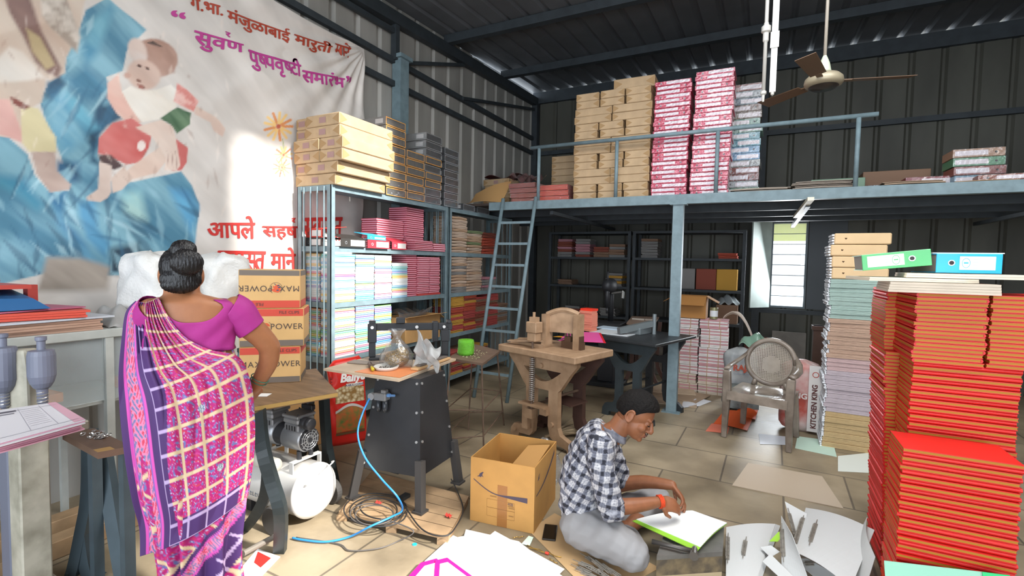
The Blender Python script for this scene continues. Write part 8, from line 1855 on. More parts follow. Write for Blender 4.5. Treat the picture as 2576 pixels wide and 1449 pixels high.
# hair: smooth head of hair with a small knot
mb = MB(); Rt = Matrix.Rotation(0.0, 3, 'X')
mb.ell(hc_+Vector((0, -0.006, 0.012)), hr*1.02, hr*1.12, hr*1.18, 28, 18); mb.ell(hc_+Vector((0.0, -0.035, -0.028)), hr*0.98, hr*0.80, hr*0.80, 24, 16)
kn = Wl(462, 628, -0.03); mb.ell(kn, 0.040, 0.04, 0.034, 18, 12); mb.ell(Wl(458, 614, -0.02), 0.02, 0.024, 0.014); mb.ell(Wl(470, 660, -0.075), 0.05, 0.03, 0.045); mb.ell(Wl(452, 716, -0.055), 0.055, 0.03, 0.03)
for k in range(3): mb.tube([Wl(440+14*k, 730, -0.05), Wl(436+15*k, 742, -0.045)], [0.004, 0.001], 6)
hme = organic(mb, 0.004, 3, 'hair'); hv = verts(hme)
for i, v in enumerate(hme.vertices):
 r_ = v.co-hc_; v.co += r_.normalized()*0.0022*math.sin(60*math.atan2(r_.x, -r_.y)+6*r_.z*30*0.2)
hme.materials.append(hair_m); obj('hair', hme, None, wom, smooth=True)
# blouse: scooped at the back, with short sleeves
mb = MB(); n = 96; rows = 16; vs = []; fs = []
def neck_py(a):
 ca, sa = math.cos(a), math.sin(a)   # a=0 right side, -pi/2 the back
 sx_ = abs(ca)
 t = max(0.0, 1-((sx_)/0.66)**2.6) if sa < 0 else max(0.0, 1-((sx_)/0.6)**2.2)
 return 752+(54 if sa < 0 else 34)*t+(6*(sx_-0.66) if sx_ > 0.66 else 0)
for k in range(rows+1):
 for i in range(n):
  a = 2*PI*i/n; py = 876+6*math.cos(a)+(neck_py(a)-(876+6*math.cos(a)))*k/rows; cx_, hw, dr2, z = ring_at(SIL, py); ca, sa = math.cos(a), math.sin(a); e = 0.85; f = 0.004+0.002*math.sin(9*a+py*0.1)
  vs.append((cx_+(hw+f)*math.copysign(abs(ca)**e, ca), (hw*dr2+f)*math.copysign(abs(sa)**e, sa), z))
for k in range(rows):
 for i in range(n): a = k*n+i; b = k*n+(i+1) % n; fs.append((a, b, b+n, a+n))
mb.add(vs, fs)
def sleeve(mb, pts, rs, n=20):
 sp_ = smooth_path(pts, 5); r2 = []
 for i in range(len(pts)-1): r2 += [rs[i]+(rs[i+1]-rs[i])*j/5 for j in range(5)]
 mb.tube(sp_, r2+[rs[-1]], n, caps=False)
sleeve(mb, [Wl(578, 776, 0.0), Wl(600, 788, 0.0), Wl(622, 815, 0.0), Wl(633, 827, 0.0)], [0.062, 0.062, 0.055, 0.053]); sleeve(mb, [Wl(392, 778, 0.0), Wl(372, 800, 0.03), Wl(368, 840, 0.09)], [0.058, 0.056, 0.052])
bl = obj('blouse', mb, mat('magenta_blouse', '9c2678', 0.7, var=0.06, bump=0.2, bscale=40), wom, smooth=True); sm_ = bl.modifiers.new('s', 'SOLIDIFY'); sm_.thickness = 0.002
# sari skirt
SK = [(872, 352, 590, .62), (905, 338, 603, .64), (950, 325, 625, .68), (1010, 322, 638, .70), (1070, 325, 640, .68), (1130, 330, 638, .64), (1200, 342, 632, .6), (1270, 362, 622, .58), (1340, 382, 612, .56), (1400, 393, 604, .58), (1449, 397, 601, .6), (1560, 390, 612, .62), (1680, 380, 625, .64)]
MAG, PUR, CRM, PNK, BLU, RED_ = hxl('a8186a'), hxl('47295f'), hxl('d6bd98'), hxl('c04488'), hxl('5f6a9e'), hxl('b8324a')
def print_cols(u, v, su, sv):
 """woven print: paisley-like blots on magenta with cream checks; u, v in metres along the cloth"""
 r1 = np.sin(u*95+3.4*np.sin(v*60+u*23))*np.sin(v*105+3.2*np.sin(u*70-v*31)); r2 = np.sin(u*170+v*90+3.0*np.sin(v*110+u*41)); r3 = np.sin(u*210-v*230+2.2*np.sin(u*130))
 c = np.tile(MAG, (len(u), 1))
 def blend(mask, col):
  nonlocal c
  m_ = np.clip(mask, 0, 1)[:, None]; c = c*(1-m_)+col[None]*m_
 blend((r1-0.45)*4, BLU); blend((-r1-0.55)*4, RED_); blend((r2*r3-0.62)*4, PNK); blend((-r2*r3-0.75)*5, hxl('a9b4d8'))
 for q, per, w in ((u, su, 0.0068), (v, sv, 0.0068)):
  d = np.abs((q/per+0.5) % 1-0.5)*per; blend((w-d)/0.003+0.5, CRM*(0.92+0.08*np.sign(r3))[:, None].mean())
 return c, blend
def border_cols(t, s):
 """border band across t 0..1, running along s in metres"""
 c = np.tile(PUR, (len(t), 1)); st = lambda a, b: ((t > a) & (t < b))
 r = np.sin(s*120+2*np.sin(t*20))*np.sin(t*28+np.sin(s*60)*2)
 band = st(0.32, 0.70); c[band] = hxl('d47a9c'); c[band & (r > 0.35)] = hxl('c23a52'); c[band & (r < -0.45)] = hxl('6a6f96')
 c[st(0.20, 0.30)] = hxl('c74a9e'); c[st(0.30, 0.33)] = hxl('7a5aa0'); c[st(0.70, 0.73)] = hxl('7a5aa0'); c[st(0.73, 0.80)] = hxl('cc4fa2'); return c
n, m_r = 260, 230; vs = np.zeros((m_r+1, n, 3)); uv = np.zeros((m_r+1, n, 2))
for k in range(m_r+1):
 py = 872+(1690-872)*k/m_r; cx_, hw, dr2, z = ring_at(SK, py); z = max(z, 0.012)
 a = 2*PI*np.arange(n)/n; amp = 0.003+0.016*min(1, max(0, (py-1000)/500)); f = amp*np.sin(9*a+0.004*py)+amp*0.7*np.sin(17*a+1+0.006*py)
 f = f+0.020*np.exp(-((a-4.95-(py-1300)*0.0012)/0.16)**2)*np.clip((py-1180)/200, 0, 1)
 vs[k, :, 0] = cx_+(hw-0.012+f)*np.sign(np.cos(a))*np.abs(np.cos(a))**0.9; vs[k, :, 1] = ((hw-0.012)*dr2+f)*np.sign(np.sin(a))*np.abs(np.sin(a))**0.9; vs[k, :, 2] = z
 uv[k, :, 0] = a*hw*0.9; uv[k, :, 1] = z
u, v = uv[..., 0].ravel(), uv[..., 1].ravel()
cc_, bl_ = print_cols(u*0.9+v*0.5, v*0.9-u*0.5, 0.125, 0.125)
# diagonal purple wrap edge with its border, running down toward the hem
X, Z = vs[..., 0].ravel(), vs[..., 2].ravel(); Yb = vs[..., 1].ravel(); p0 = Wl(632, 1262); p1 = Wl(470, 1465); dl = Vector((p1.x-p0.x, 0, p1.z-p0.z)).normalized(); t_ = (X-p0.x)*dl.z-(Z-p0.z)*dl.x; s_ = (X-p0.x)*dl.x+(Z-p0.z)*dl.z
back = Yb < 0.03; bw_ = 0.075
msk = back & (t_ > -0.0) & (t_ < bw_); cb2 = border_cols(np.clip(t_/bw_, 0, 1), s_); cc_[msk] = cb2[msk]
msk = back & (t_ <= 0.0) & (t_ > -0.085); pc3 = np.tile(PUR, (len(u), 1)); dd = np.abs(((u*0.9+v*0.5)/0.125+0.5) % 1-0.5)*0.125; pc3[dd < 0.006] = hxl('b9a0c4'); dd = np.abs((t_+0.045)); pc3[dd < 0.006] = hxl('b9a0c4'); cc_[msk] = pc3[msk]
idx = (np.arange(m_r)[:, None]*n+np.arange(n)[None]).reshape(-1); nx_ = (np.arange(m_r)[:, None]*n+(np.arange(n)[None]+1) % n).reshape(-1); F = np.stack([idx, idx+n, nx_+n, nx_], -1)
me = bpy.data.meshes.new('skirt'); me.from_pydata(vs.reshape(-1, 3).tolist(), [], F.tolist()); me.polygons.foreach_set('use_smooth', [True]*len(me.polygons)); paint(me, cc_, vc_mat('sari_print', 0.7)); obj('sari_skirt', me, None, wom)
# the sari's shoulder end: fans from the left shoulder to the right hip and hangs to the calf
Lc = [(340, 757), (316, 786), (306, 850), (298, 940), (300, 1020), (306, 1090), (316, 1170), (332, 1260), (350, 1330), (352, 1400)]
Rc = [(398, 746), (430, 808), (472, 852), (530, 880), (603, 900), (633, 972), (641, 1050), (641, 1120), (634, 1190), (624, 1248)]
nu_, nv_ = 190, 240
def cat_(cs, t):
 t = np.clip(t, 0, 1)*(len(cs)-1); i = np.minimum(t.astype(int), len(cs)-2); f = t-i; P_ = np.array(cs, float); p0 = P_[np.maximum(i-1, 0)]; p1 = P_[i]; p2 = P_[i+1]; p3 = P_[np.minimum(i+2, len(cs)-1)]; f = f[:, None]
 return 0.5*(2*p1+(p2-p0)*f+(2*p0-5*p1+4*p2-p3)*f*f+(3*p1-p0-3*p2+p3)*f**3)
tv = np.linspace(0, 1, nv_+1); LL, RR = cat_(Lc, tv), cat_(Rc, tv); U = np.linspace(0, 1, nu_+1)
PX = LL[:, None, 0]*(1-U)+RR[:, None, 0]*U; PY = LL[:, None, 1]*(1-U)+RR[:, None, 1]*U+np.sin(PI*U)[None]*(8+14*tv[:, None])
ALLT = SIL[:-1]+SK[1:]
ysA = np.array([r[0] for r in ALLT]); la_, ra_, da_ = (np.interp(PY, ysA, [r[c] for r in ALLT]) for c in (1, 2, 3))
pts = np.zeros((nv_+1, nu_+1, 3)); s_m = (Wl(560, 1000)-Wl(360, 1000)).x/200
hw = (ra_-la_)/2*s_m; xr = (PX-(la_+ra_)/2)*s_m; q_ = np.clip(np.abs(xr)/np.maximum(hw, 1e-3), 0, 1.0)
depth = -(hw*da_)*np.sqrt(np.clip(1-q_**2.4, 0, 1))-0.016
fold = 0.016*np.sin(U[None]*46+tv[:, None]*5)*np.clip(1.2-tv[:, None]*1.3, 0.10, 1)*np.clip((U[None]-0.18)*6, 0, 1)*np.clip((1-U[None])*4, 0, 1)+0.010*np.sin(U[None]*9+tv[:, None]*7)*np.clip(tv[:, None]*2, 0, 1)
depth = depth-np.abs(fold)*0.9+0.004
left = np.clip((0.30-U[None])/0.30, 0, 1)*np.clip(tv[:, None]*3-0.1, 0, 1); depth = depth*(1-0.2*left)
for j in range(nv_+1):
 for i in range(0, nu_+1):
  p = Wl(float(PX[j, i]), float(PY[j, i]), float(depth[j, i])); pts[j, i] = p
wu = U[None]*np.linalg.norm(RR-LL, axis=1)[:, None]*s_m; wv = tv[:, None]*0.95+0*U[None]
Uf = np.repeat(U[None], nv_+1, 0).ravel(); Vf = np.repeat(tv[:, None], nu_+1, 1).ravel()
cc_, bl_ = print_cols((Uf-0.27)*0.62, Vf*1.02, 0.105, 0.085)
pm_ = (Uf < 0.36+0.05*np.sin(Vf*6)) | ((Vf > 0.90) & (Uf < 0.9)); pc4 = np.tile(PUR, (len(Uf), 1)); dd = np.abs((Vf*1.02/0.085+0.5) % 1-0.5)*0.085; pc4[dd < 0.006] = hxl('b39ac0'); dd = np.abs(((Uf-0.27)*0.62/0.105+0.5) % 1-0.5)*0.105; pc4[dd < 0.005] = hxl('b39ac0'); cc_[pm_] = pc4[pm_]
bm2 = Uf < 0.27; cb3 = border_cols(np.clip(Uf/0.27, 0, 1), Vf*1.0); cc_[bm2] = cb3[bm2]
for cu, cv in ((0.62, 0.55), (0.72, 0.78)):   # round motifs
 r_ = np.hypot((Uf-cu)*0.48, (Vf-cv)*0.95); k_ = r_ < 0.013; cc_[k_] = np.where((np.sin(r_[k_]*1800) > 0)[:, None], hxl('b9c0c8')[None], hxl('5f6f86')[None])
W = nu_+1; idx = (np.arange(nv_)[:, None]*W+np.arange(nu_)[None]).reshape(-1); F = np.stack([idx, idx+W, idx+W+1, idx+1], -1)
me = bpy.data.meshes.new('pallu'); me.from_pydata(pts.reshape(-1, 3).tolist(), [], F.tolist()); me.polygons.foreach_set('use_smooth', [True]*len(me.polygons)); paint(me, cc_, vc_mat('sari_print', 0.7)); po = obj('sari_shoulder_end', me, None, wom); sm_ = po.modifiers.new('s', 'SOLIDIFY'); sm_.thickness = 0.0015
m = MB(); wq = wr+Vector((0.006, 0.0, 0.012)); dbr = (wr-Wl(674, 915, 0.04)).normalized(); _, n1, s1 = frame(dbr, Vector((0, 1, 0)))
for k in range(2): m.tube([wq+dbr*(-0.01-0.014*k)+(n1*math.cos(t)+s1*math.sin(t))*(0.031+0.002*k) for t in [2*PI*i/24 for i in range(25)]], 0.0022, 6)
obj('bangles', m, mat('bangle_green', '3f6f5a', 0.25), wom, smooth=True)
# === the seated worker
BO = P(1475, 1352, z=0.0); by_ = Vector((BO.x, BO.y, 0)).normalized(); bx_ = Vector((by_.y, -by_.x, 0)); brz = math.atan2(bx_.y, bx_.x)
def Bl(px, py, off=0.0):
 v = ray(px, py); o = BO+by_*off; t = (o-CAM).dot(by_)/v.dot(by_); p = CAM+v*t-BO; return Vector((p.dot(bx_), off, p.z))
boy = thing('person', 'young man in checked shirt and grey trousers sitting cross-legged, fitting a file', 'person', BO, brz)
mb = MB()
hip, mid, chest, neck = Bl(1472, 1300), Bl(1458, 1215), Bl(1500, 1130), Bl(1552, 1078)
spine = [Bl(1478, 1318), Bl(1462, 1260), Bl(1466, 1190), Bl(1500, 1120), Bl(1532, 1090)]
TR = [(0.115, 0.16), (0.108, 0.15), (0.115, 0.165), (0.11, 0.185), (0.075, 0.14)]
def torso(mb, grow=0.0, n=36, sub=8, ext=0.0, caps=True):
 sp_ = smooth_path(spine, sub); ks = len(sp_); vs = []; fs = []
 for i, p in enumerate(sp_):
  t = i/sub; j = min(int(t), len(TR)-2); f = t-j; r = [TR[j][c]*(1-f)+TR[j+1][c]*f+grow for c in (0, 1)]
  d = (sp_[min(i+1, ks-1)]-sp_[max(i-1, 0)]).normalized(); u_ = Vector((0, 1, 0)); w_2 = d.cross(u_).normalized()
  for k in range(n): a = 2*PI*k/n; vs.append(p+w_2*r[0]*math.copysign(abs(math.cos(a))**0.85, math.cos(a))+u_*r[1]*math.copysign(abs(math.sin(a))**0.85, math.sin(a)))
 for i in range(ks-1):
  for k in range(n): a = i*n+k; b = i*n+(k+1) % n; fs.append((a, b, b+n, a+n))
 if caps: fs += [tuple(range(n))[::-1], tuple((ks-1)*n+k for k in range(n))]
 mb.add(vs, fs); return mb
torso(mb, -0.014)
# neck and head
hcx = Bl(1600, 1042, -0.02)
fwd = (Vector((math.cos(-0.55), 0, math.sin(-0.55))) + Vector((0, -0.28, 0))).normalized(); upv = (Vector((math.sin(0.55), 0, math.cos(0.55)))); HS = 1.0
upv = (upv-fwd*upv.dot(fwd)).normalized(); sdv = upv.cross(fwd).normalized(); HR = Matrix((fwd, sdv, upv)).transposed()
def Hd(x, y, z): return hcx+HR @ Vector((x, y, z))*HS
mb.tube([Bl(1535, 1095), Bl(1556, 1078, -0.005), Hd(-0.035, 0, -0.05)], [0.066, 0.058, 0.052], 18)
mb.ell(Hd(-0.012, 0, 0.022), 0.098, 0.076, 0.092, 26, 18, R=HR); mb.ell(Hd(0.030, 0, -0.045), 0.062, 0.060, 0.068, 22, 14, R=HR); mb.ell(Hd(0.052, 0, -0.085), 0.036, 0.040, 0.030, 16, 10, R=HR)
mb.ell(Hd(0.082, 0, -0.097), 0.017, 0.022, 0.015, 12, 8, R=HR)
mb.tube([Hd(0.084, 0, 0.018), Hd(0.098, 0, -0.006), Hd(0.113, 0, -0.030)], [0.009, 0.011, 0.014], 10); mb.ell(Hd(0.110, 0, -0.034), 0.014, 0.012, 0.011, 10, 8, R=HR)
for s in (-1, 1):
 mb.ell(Hd(0.099, s*0.012, -0.036), 0.010, 0.008, 0.008, 10, 8, R=HR); mb.ell(Hd(0.078, s*0.030, 0.022), 0.014, 0.026, 0.008, 12, 8, R=HR)
 mb.ell(Hd(0.076, s*0.031, 0.001), 0.013, 0.016, 0.011, 12, 8, R=HR); mb.ell(Hd(0.060, s*0.042, -0.032), 0.026, 0.022, 0.024, 12, 8, R=HR)
 Re = HR @ Matrix.Rotation(s*0.35, 3, 'Z') @ Matrix.Rotation(-0.2, 3, 'Y')
 mb.ell(Hd(-0.012, s*0.078, -0.012), 0.020, 0.007, 0.033, 14, 10, R=Re); mb.tube([Hd(-0.03+0.022*math.cos(t)+0.016, s*0.084, -0.010+0.031*math.sin(t)) for t in [PI*0.25+1.45*PI*i/14 for i in range(15)]], 0.0048, 6); mb.ell(Hd(-0.006, s*0.076, -0.042), 0.009, 0.006, 0.010, 8, 6, R=HR)
mb.ell(Hd(0.094, 0, -0.060), 0.011, 0.024, 0.0065, 12, 8, R=HR); mb.ell(Hd(0.091, 0, -0.072), 0.011, 0.020, 0.007, 12, 8, R=HR)
# arms
nS, nE, nW = Bl(1508, 1120, -0.17), Bl(1535, 1276, -0.20), Bl(1660, 1262, -0.10)
limb(mb, [nS, Bl(1517, 1190, -0.20), nE], [0.055, 0.050, 0.043]); limb(mb, [nE, Bl(1592, 1272, -0.16), nW], [0.044, 0.039, 0.026])
fS, fE, fW = Bl(1530, 1120, 0.17), Bl(1545, 1222, 0.20), Bl(1690, 1220, 0.10)
limb(mb, [fS, Bl(1545, 1165, 0.20), fE], [0.055, 0.050, 0.043]); limb(mb, [fE, Bl(1615, 1212, 0.17), fW], [0.043, 0.038, 0.026])
hand(mb, nW, Bl(1764, 1288, -0.04)-nW, Vector((0.1, -0.75, 0.65)), 1, (0.55, 0.62, 0.7, 0.75), 1.0)
hand(mb, fW, Bl(1730, 1272, 0.05)-fW, Vector((0.45, 0.35, 0.8)), -1, (0.45, 0.55, 0.65, 0.75), 1.0)
# legs crossed, bare feet
nH, nK, nA = Bl(1478, 1322, -0.09), Bl(1592, 1395, -0.28), Bl(1570, 1345, 0.06)
fH, fK, fA = Bl(1482, 1318, 0.09), Bl(1655, 1270, 0.26), Bl(1575, 1312, -0.02)
nK.z = 0.10; fK.z = max(0.12, fK.z); nA.z = 0.05; fA.z = 0.075
limb(mb, [nH, nH.lerp(nK, 0.5), nK], [0.090, 0.080, 0.060]); limb(mb, [nK, nK.lerp(nA, 0.5), nA], [0.058, 0.050, 0.034]); limb(mb, [fH, fH.lerp(fK, 0.5), fK], [0.090, 0.078, 0.058]); limb(mb, [fK, fK.lerp(fA, 0.5), fA], [0.056, 0.048, 0.034])
def foot(mb, an, d, n_up):
 d, n_, s = frame(d, n_up); mb.ell(an-d*0.02, 0.034, 0.032, 0.036); limb(mb, [an, an+d*0.09-n_*0.01, an+d*0.16-n_*0.014], [0.034, 0.032, 0.024])
 for i in range(5): b = an+d*(0.165-0.006*i)+s*(-0.026+0.013*i)-n_*0.016; mb.tube([b, b+d*0.028-n_*0.004], [0.010 if i == 0 else 0.008, 0.008 if i == 0 else 0.006], 8); mb.ell(b+d*0.028-n_*0.004, 0.008, 0.008, 0.007, 8, 6)
foot(mb, fA, Vector((0.25, -0.85, -0.15)), Vector((0.3, 0, 1))); foot(mb, nA, Vector((0.3, 0.9, 0.0)), Vector((0.2, 0, 1)))
bm3 = organic(mb, 0.0042, 4); bm3.materials.append(skin_b); obj('body', bm3, None, boy)
# hair, brows, lashes, lips
m = MB(); nU, nV = 60, 34; vs = []; rh = random.Random(4)
for j in range(nV+1):
 for i in range(nU):
  a = 2*PI*i/nU; ca, sa = math.cos(a), math.sin(a)
  zmin = -0.055 if ca < -0.25 else (-0.055+(ca+0.25)/0.75*0.085 if ca < 0.5 else 0.030+(ca-0.5)*0.05)
  if abs(ca) < 0.3: zmin = -0.010+0.0*ca
  th1 = math.acos(max(-1, min(1, (zmin-0.0)/0.105))); th = th1*j/nV
  k = 1.0+0.09*max(0, math.cos(th))+0.07*max(0, ca)*math.sin(th)**2+0.012*math.sin(17*a+5*th)+0.010*math.sin(29*a-9*th); edge = 1-0.06*(j/nV)**6
  vs.append(Hd(-0.012+0.106*k*edge*math.sin(th)*ca+0.010*math.cos(th)*k, 0.083*k*edge*math.sin(th)*sa, 0.022+0.104*k*math.cos(th)))
fs = [(j*nU+i, j*nU+(i+1) % nU, (j+1)*nU+(i+1) % nU, (j+1)*nU+i)[::-1] for j in range(nV) for i in range(nU)]
m.add(vs, fs); hb = obj('hair', m, mat('dark_brown_hair', '120e0c', 0.75, var=0.5, scale=70, bump=0.7, bscale=110, spec=0.25), boy, smooth=True); so = hb.modifiers.new('s', 'SOLIDIFY'); so.thickness = 0.008; so.offset = -1
for s in (-1, 1):
 m = MB(); m.tube([Hd(0.092, s*0.012, 0.020), Hd(0.091, s*0.028, 0.026), Hd(0.076, s*0.047, 0.021)], [0.0035, 0.0042, 0.002], 8); obj('eyebrow', m, hair_m, boy, smooth=True)
 m = MB(); m.tube([Hd(0.0885, s*0.018, -0.004), Hd(0.0895, s*0.030, -0.0075), Hd(0.081, s*0.044, -0.004)], [0.0018, 0.0026, 0.0016], 6); obj('eyelash', m, hair_m, boy, smooth=True)
m = MB(); m.ell(Hd(0.0975, 0, -0.060), 0.0105, 0.022, 0.0055, 14, 8, R=HR); m.ell(Hd(0.0945, 0, -0.0715), 0.0105, 0.018, 0.006, 14, 8, R=HR); obj('lips', m, mat('lip_brown', '6e3d32', 0.45), boy, smooth=True)
m = MB(); m.tube([Hd(0.096, -0.026, -0.053), Hd(0.105, -0.010, -0.049), Hd(0.105, 0.010, -0.049), Hd(0.096, 0.026, -0.053)], [0.0014, 0.0024, 0.0024, 0.0014], 6); obj('moustache', m, mat('faint_moustache', '2b1d17', 0.7), boy, smooth=True)
# shirt with plaid, rolled sleeves, collar
mb = MB(); torso(mb, 0.004); mb.ell(Bl(1510, 1122, -0.12), 0.085, 0.085, 0.075); mb.ell(Bl(1524, 1122, 0.12), 0.08, 0.085, 0.07)
mb.ell(Bl(1462, 1262), 0.125, 0.16, 0.085); mb.ell(Bl(1545, 1240), 0.035, 0.13, 0.07)
limb(mb, [nS, Bl(1516, 1195, -0.20), Bl(1532, 1255, -0.205)], [0.070, 0.068, 0.062]); limb(mb, [Bl(1530, 1250, -0.205), Bl(1541, 1282, -0.203)], [0.066, 0.064])
limb(mb, [fS, Bl(1548, 1165, 0.20), Bl(1558, 1205, 0.205)], [0.068, 0.066, 0.062])
sm3 = organic(mb, 0.006, 5, 'shirt'); V3 = verts(sm3)
wr_ = 0.004*np.sin(V3[:, 0]*70+V3[:, 2]*40+2*np.sin(V3[:, 1]*30))+0.003*np.sin(V3[:, 2]*95-V3[:, 0]*30+V3[:, 1]*50)
nn = np.empty(len(sm3.vertices)*3, np.float32); sm3.vertices.foreach_get('normal', nn); V4 = V3+nn.reshape(-1, 3)*wr_[:, None]; sm3.vertices.foreach_set('co', V4.astype(np.float32).ravel())
ca_, sa_ = math.cos(0.42), math.sin(0.42); tx = V3[:, 0]*ca_-V3[:, 2]*sa_; tz2 = V3[:, 0]*sa_+V3[:, 2]*ca_
arm_m = (V3[:, 1] < -0.135) & (V3[:, 0] > Bl(1490, 1100).x); tx = np.where(arm_m, V3[:, 0]*0.99-V3[:, 2]*0.12, tx); tz2 = np.where(arm_m, V3[:, 0]*0.12+V3[:, 2]*0.99, tz2)
depthy = V3[:, 1]; facing = np.abs(nn.reshape(-1, 3)[:, 1])
q1 = np.where(facing > 0.55, tx, depthy*0.9+tx*0.3)
def bandf(q, per): t = (q/per) % 1; return ((t < 0.42)*1.0+((t > 0.62) & (t < 0.68))*0.55+((t > 0.82) & (t < 0.88))*0.45)
b1, b2 = bandf(q1, 0.052), bandf(tz2, 0.052)
Wt, Gy, Dk = hxl('bcbabb'), hxl('6d6f7b'), hxl('20212b'); lv = np.clip((b1+b2)/2, 0, 1)[:, None]
pc5 = np.where(lv < 0.5, Wt*(1-lv*2)+Gy*(lv*2), Gy*(2-lv*2)+Dk*(lv*2-1))
paint(sm3, pc5, vc_mat('checked_shirt_cloth', 0.8)); obj('shirt', sm3, None, boy)
m = MB(); nb2, cdir = Bl(1556, 1078, -0.005), (Hd(-0.035, 0, -0.05)-Bl(1540, 1092)).normalized(); _, n1, s1 = frame(cdir, Vector((0, 1, 0)))
m.grid(lambda u, v: nb2+cdir*(-0.040+0.034*v)+(n1*math.cos(2*PI*u+0.3)+s1*math.sin(2*PI*u+0.3))*(0.060+0.016*(1-v)**1.5), 36, 4, thick=0.004)
obj('collar', m, mat('collar_cloth', '8e8e96', 0.8, var=0.5, scale=30, color2='5a5c68'), boy, smooth=True)
for i, (p, d_, r_) in enumerate(((Bl(1540, 1280, -0.203), Bl(1541, 1290, -0.2)-Bl(1538, 1270, -0.2), 0.060), (Bl(1562, 1208, 0.205), Bl(1590, 1212, 0.2)-Bl(1550, 1200, 0.2), 0.057))):
 m = MB(); d_, n1, s1 = frame(d_, Vector((0, 1, 0.1))); m.grid(lambda u, v: p+d_*(-0.025+0.045*v)+(n1*math.cos(2*PI*u)+s1*math.sin(2*PI*u))*(r_+0.004*math.sin(PI*v)+0.002*math.sin(5*2*PI*u)), 30, 5, thick=0.004); obj('rolled_cuff', m, mat('cuff_cloth', 'a5a6ae', 0.8, var=0.6, scale=34, color2='3a3c49'), boy, smooth=True)
# trousers
mb = MB(); limb(mb, [nH+Vector((-0.03, 0, 0)), nH.lerp(nK, 0.5), nK], [0.120, 0.108, 0.082]); limb(mb, [nK, nK.lerp(nA, 0.6)], [0.080, 0.060]); limb(mb, [fH, fH.lerp(fK, 0.5), fK], [0.112, 0.098, 0.078]); limb(mb, [fK, fK.lerp(fA, 0.55)], [0.074, 0.056]); mb.ell(Bl(1474, 1318), 0.135, 0.175, 0.10)
tm3 = organic(mb, 0.006, 6, 'trousers'); V3 = verts(tm3); nn = np.empty(len(tm3.vertices)*3, np.float32); tm3.vertices.foreach_get('normal', nn)
wr_ = 0.0035*np.sin(V3[:, 0]*42+V3[:, 1]*55+2*np.sin(V3[:, 2]*25))*np.clip(np.sin(V3[:, 0]*9+1), 0, 1)+0.003*np.sin(V3[:, 0]*80-V3[:, 2]*60); V4 = V3+nn.reshape(-1, 3)*wr_[:, None]; V4[:, 2] = np.maximum(V4[:, 2], 0.006); tm3.vertices.foreach_set('co', V4.astype(np.float32).ravel()); tm3.materials.append(mat('grey_trousers', '8c8a8a', 0.75, var=0.06)); obj('trousers', tm3, None, boy)
m = MB(); dw = (nW-Bl(1592, 1272, -0.16)).normalized(); _, n1, s1 = frame(dw, Vector((0, 1, 0)))
for k in range(3): m.tube([nW-dw*(0.006-0.008*k)+(n1*math.cos(t)+s1*math.sin(t))*(0.030+0.0015*math.sin(9*t+k)) for t in [2*PI*i/30 for i in range(31)]], 0.0045, 6)
obj('wrist_thread', m, mat('orange_thread', 'e0481c', 0.7, bump=0.8, bscale=200), boy, smooth=True)
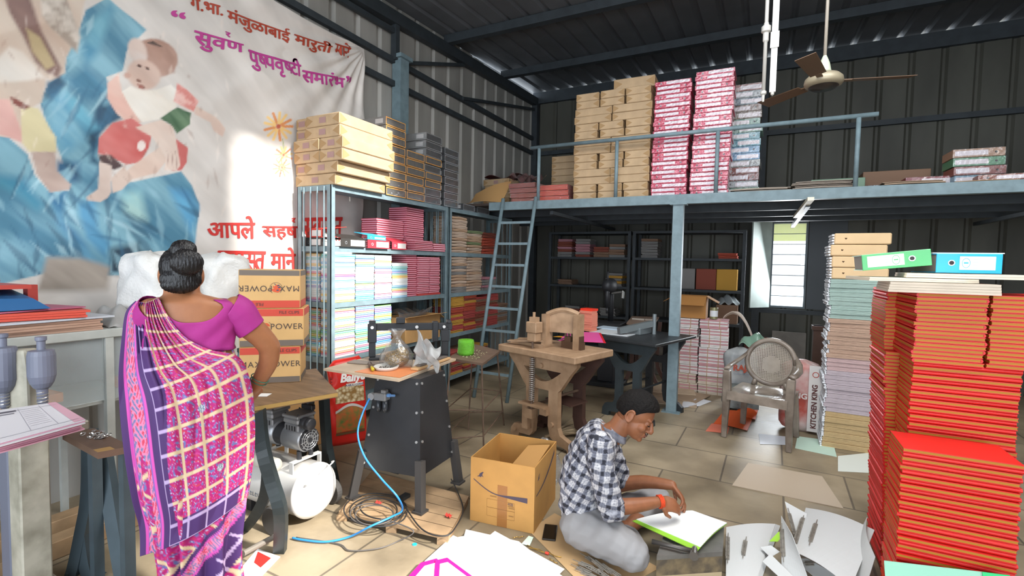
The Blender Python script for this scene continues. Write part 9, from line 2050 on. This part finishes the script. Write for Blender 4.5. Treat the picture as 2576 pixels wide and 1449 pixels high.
# --- what he works on: block, hammer, file
zt3 = 0.13
bq_ = [P(1652, 1398, z=zt3), P(1818, 1388, z=zt3), P(1822, 1318, z=zt3), P(1678, 1322, z=zt3)]
wbk = thing('anvil_block', 'worn steel-topped wooden work block before the seated worker', 'block', (0, 0, 0))
m = MB(); m.hexa([Vector((p.x, p.y, 0.03)) for p in bq_]+[Vector((p.x, p.y, zt3-0.022)) for p in bq_]); obj('wooden_body', m, mat('dark_block_wood', '4f463b', 0.7, var=0.6, scale=18, color2='7d6c50'), wbk)
ce = sum(bq_, Vector())/4; m = MB(); m.hexa([Vector((p.x, p.y, zt3-0.022)) for p in bq_]+[Vector((p.x, p.y, zt3)) for p in bq_]); obj('steel_top', m, mat('worn_block_steel', '7b7873', 0.35, metal=0.4, var=0.35, scale=9), wbk)
m = MB(); m.hexa([Vector((ce.x+(p.x-ce.x)*1.0, ce.y+(p.y-ce.y)*1.0, 0.004)) for p in bq_]+[Vector((ce.x+(p.x-ce.x)*1.0, ce.y+(p.y-ce.y)*1.0, 0.03)) for p in bq_]); obj('wooden_base', m, mat('pale_block_base', 'b29f7d', 0.7), wbk)
ha, hb2 = P(1640, 1362, z=zt3+0.022), P(1750, 1388, z=zt3+0.022); hm_ = thing('hammer', 'steel hammer lying on the work block', 'hammer', (ha.x, ha.y, zt3+0.022)); dv = hb2-ha; dn2 = dv.normalized(); s2 = Vector((-dn2.y, dn2.x, 0))
m = MB(); m.tube([Vector((0, 0, 0)), dv*0.5, dv*0.92], [0.012, 0.010, 0.012], 12); obj('handle', m, mat('hammer_handle_steel', '55504c', 0.35, metal=0.5), hm_, smooth=True)
m = MB(); c0 = dv*0.97; m.tube([c0+s2*0.035, c0+s2*0.02, c0-s2*0.01, c0-s2*0.02, c0-s2*0.045], [0.010, 0.014, 0.015, 0.020, 0.021], 14); obj('head', m, mat('hammer_head_steel', '6a645e', 0.35, metal=0.6), hm_)
fzs = [P(1601, 1304, z=0.165), P(1762, 1374, z=0.158), P(1829, 1313, z=0.165), P(1742, 1282, z=0.170)]
def held(pts, up, t, m_, name, label, parent=None, crv=0.012):
 c = [p+Vector((0, 0, up-0.004)) for p in pts]; m = MB(); m.grid(lambda u, v: c[0].lerp(c[1], u).lerp(c[3].lerp(c[2], u), v)+Vector((0, 0, crv*math.sin(PI*v))), 10, 10, thick=t); return obj(name, m, m_, parent, label=label, cat=None if parent else 'file')
gq = [fzs[0]+(fzs[0]-fzs[3])*0.07, fzs[1]+(fzs[1]-fzs[2])*0.12, fzs[2], fzs[3]]
hf = thing('file_folder', 'white file with a lime green spine edge held by the seated worker', 'file', (0, 0, 0))
held(gq, -0.006, 0.003, mat('lime_file_card', '8fc436', 0.5), 'cover', None, hf); held(fzs, 0.0, 0.004, mat('file_white_page', 'e6e6e2', 0.6), 'pages', None, hf)
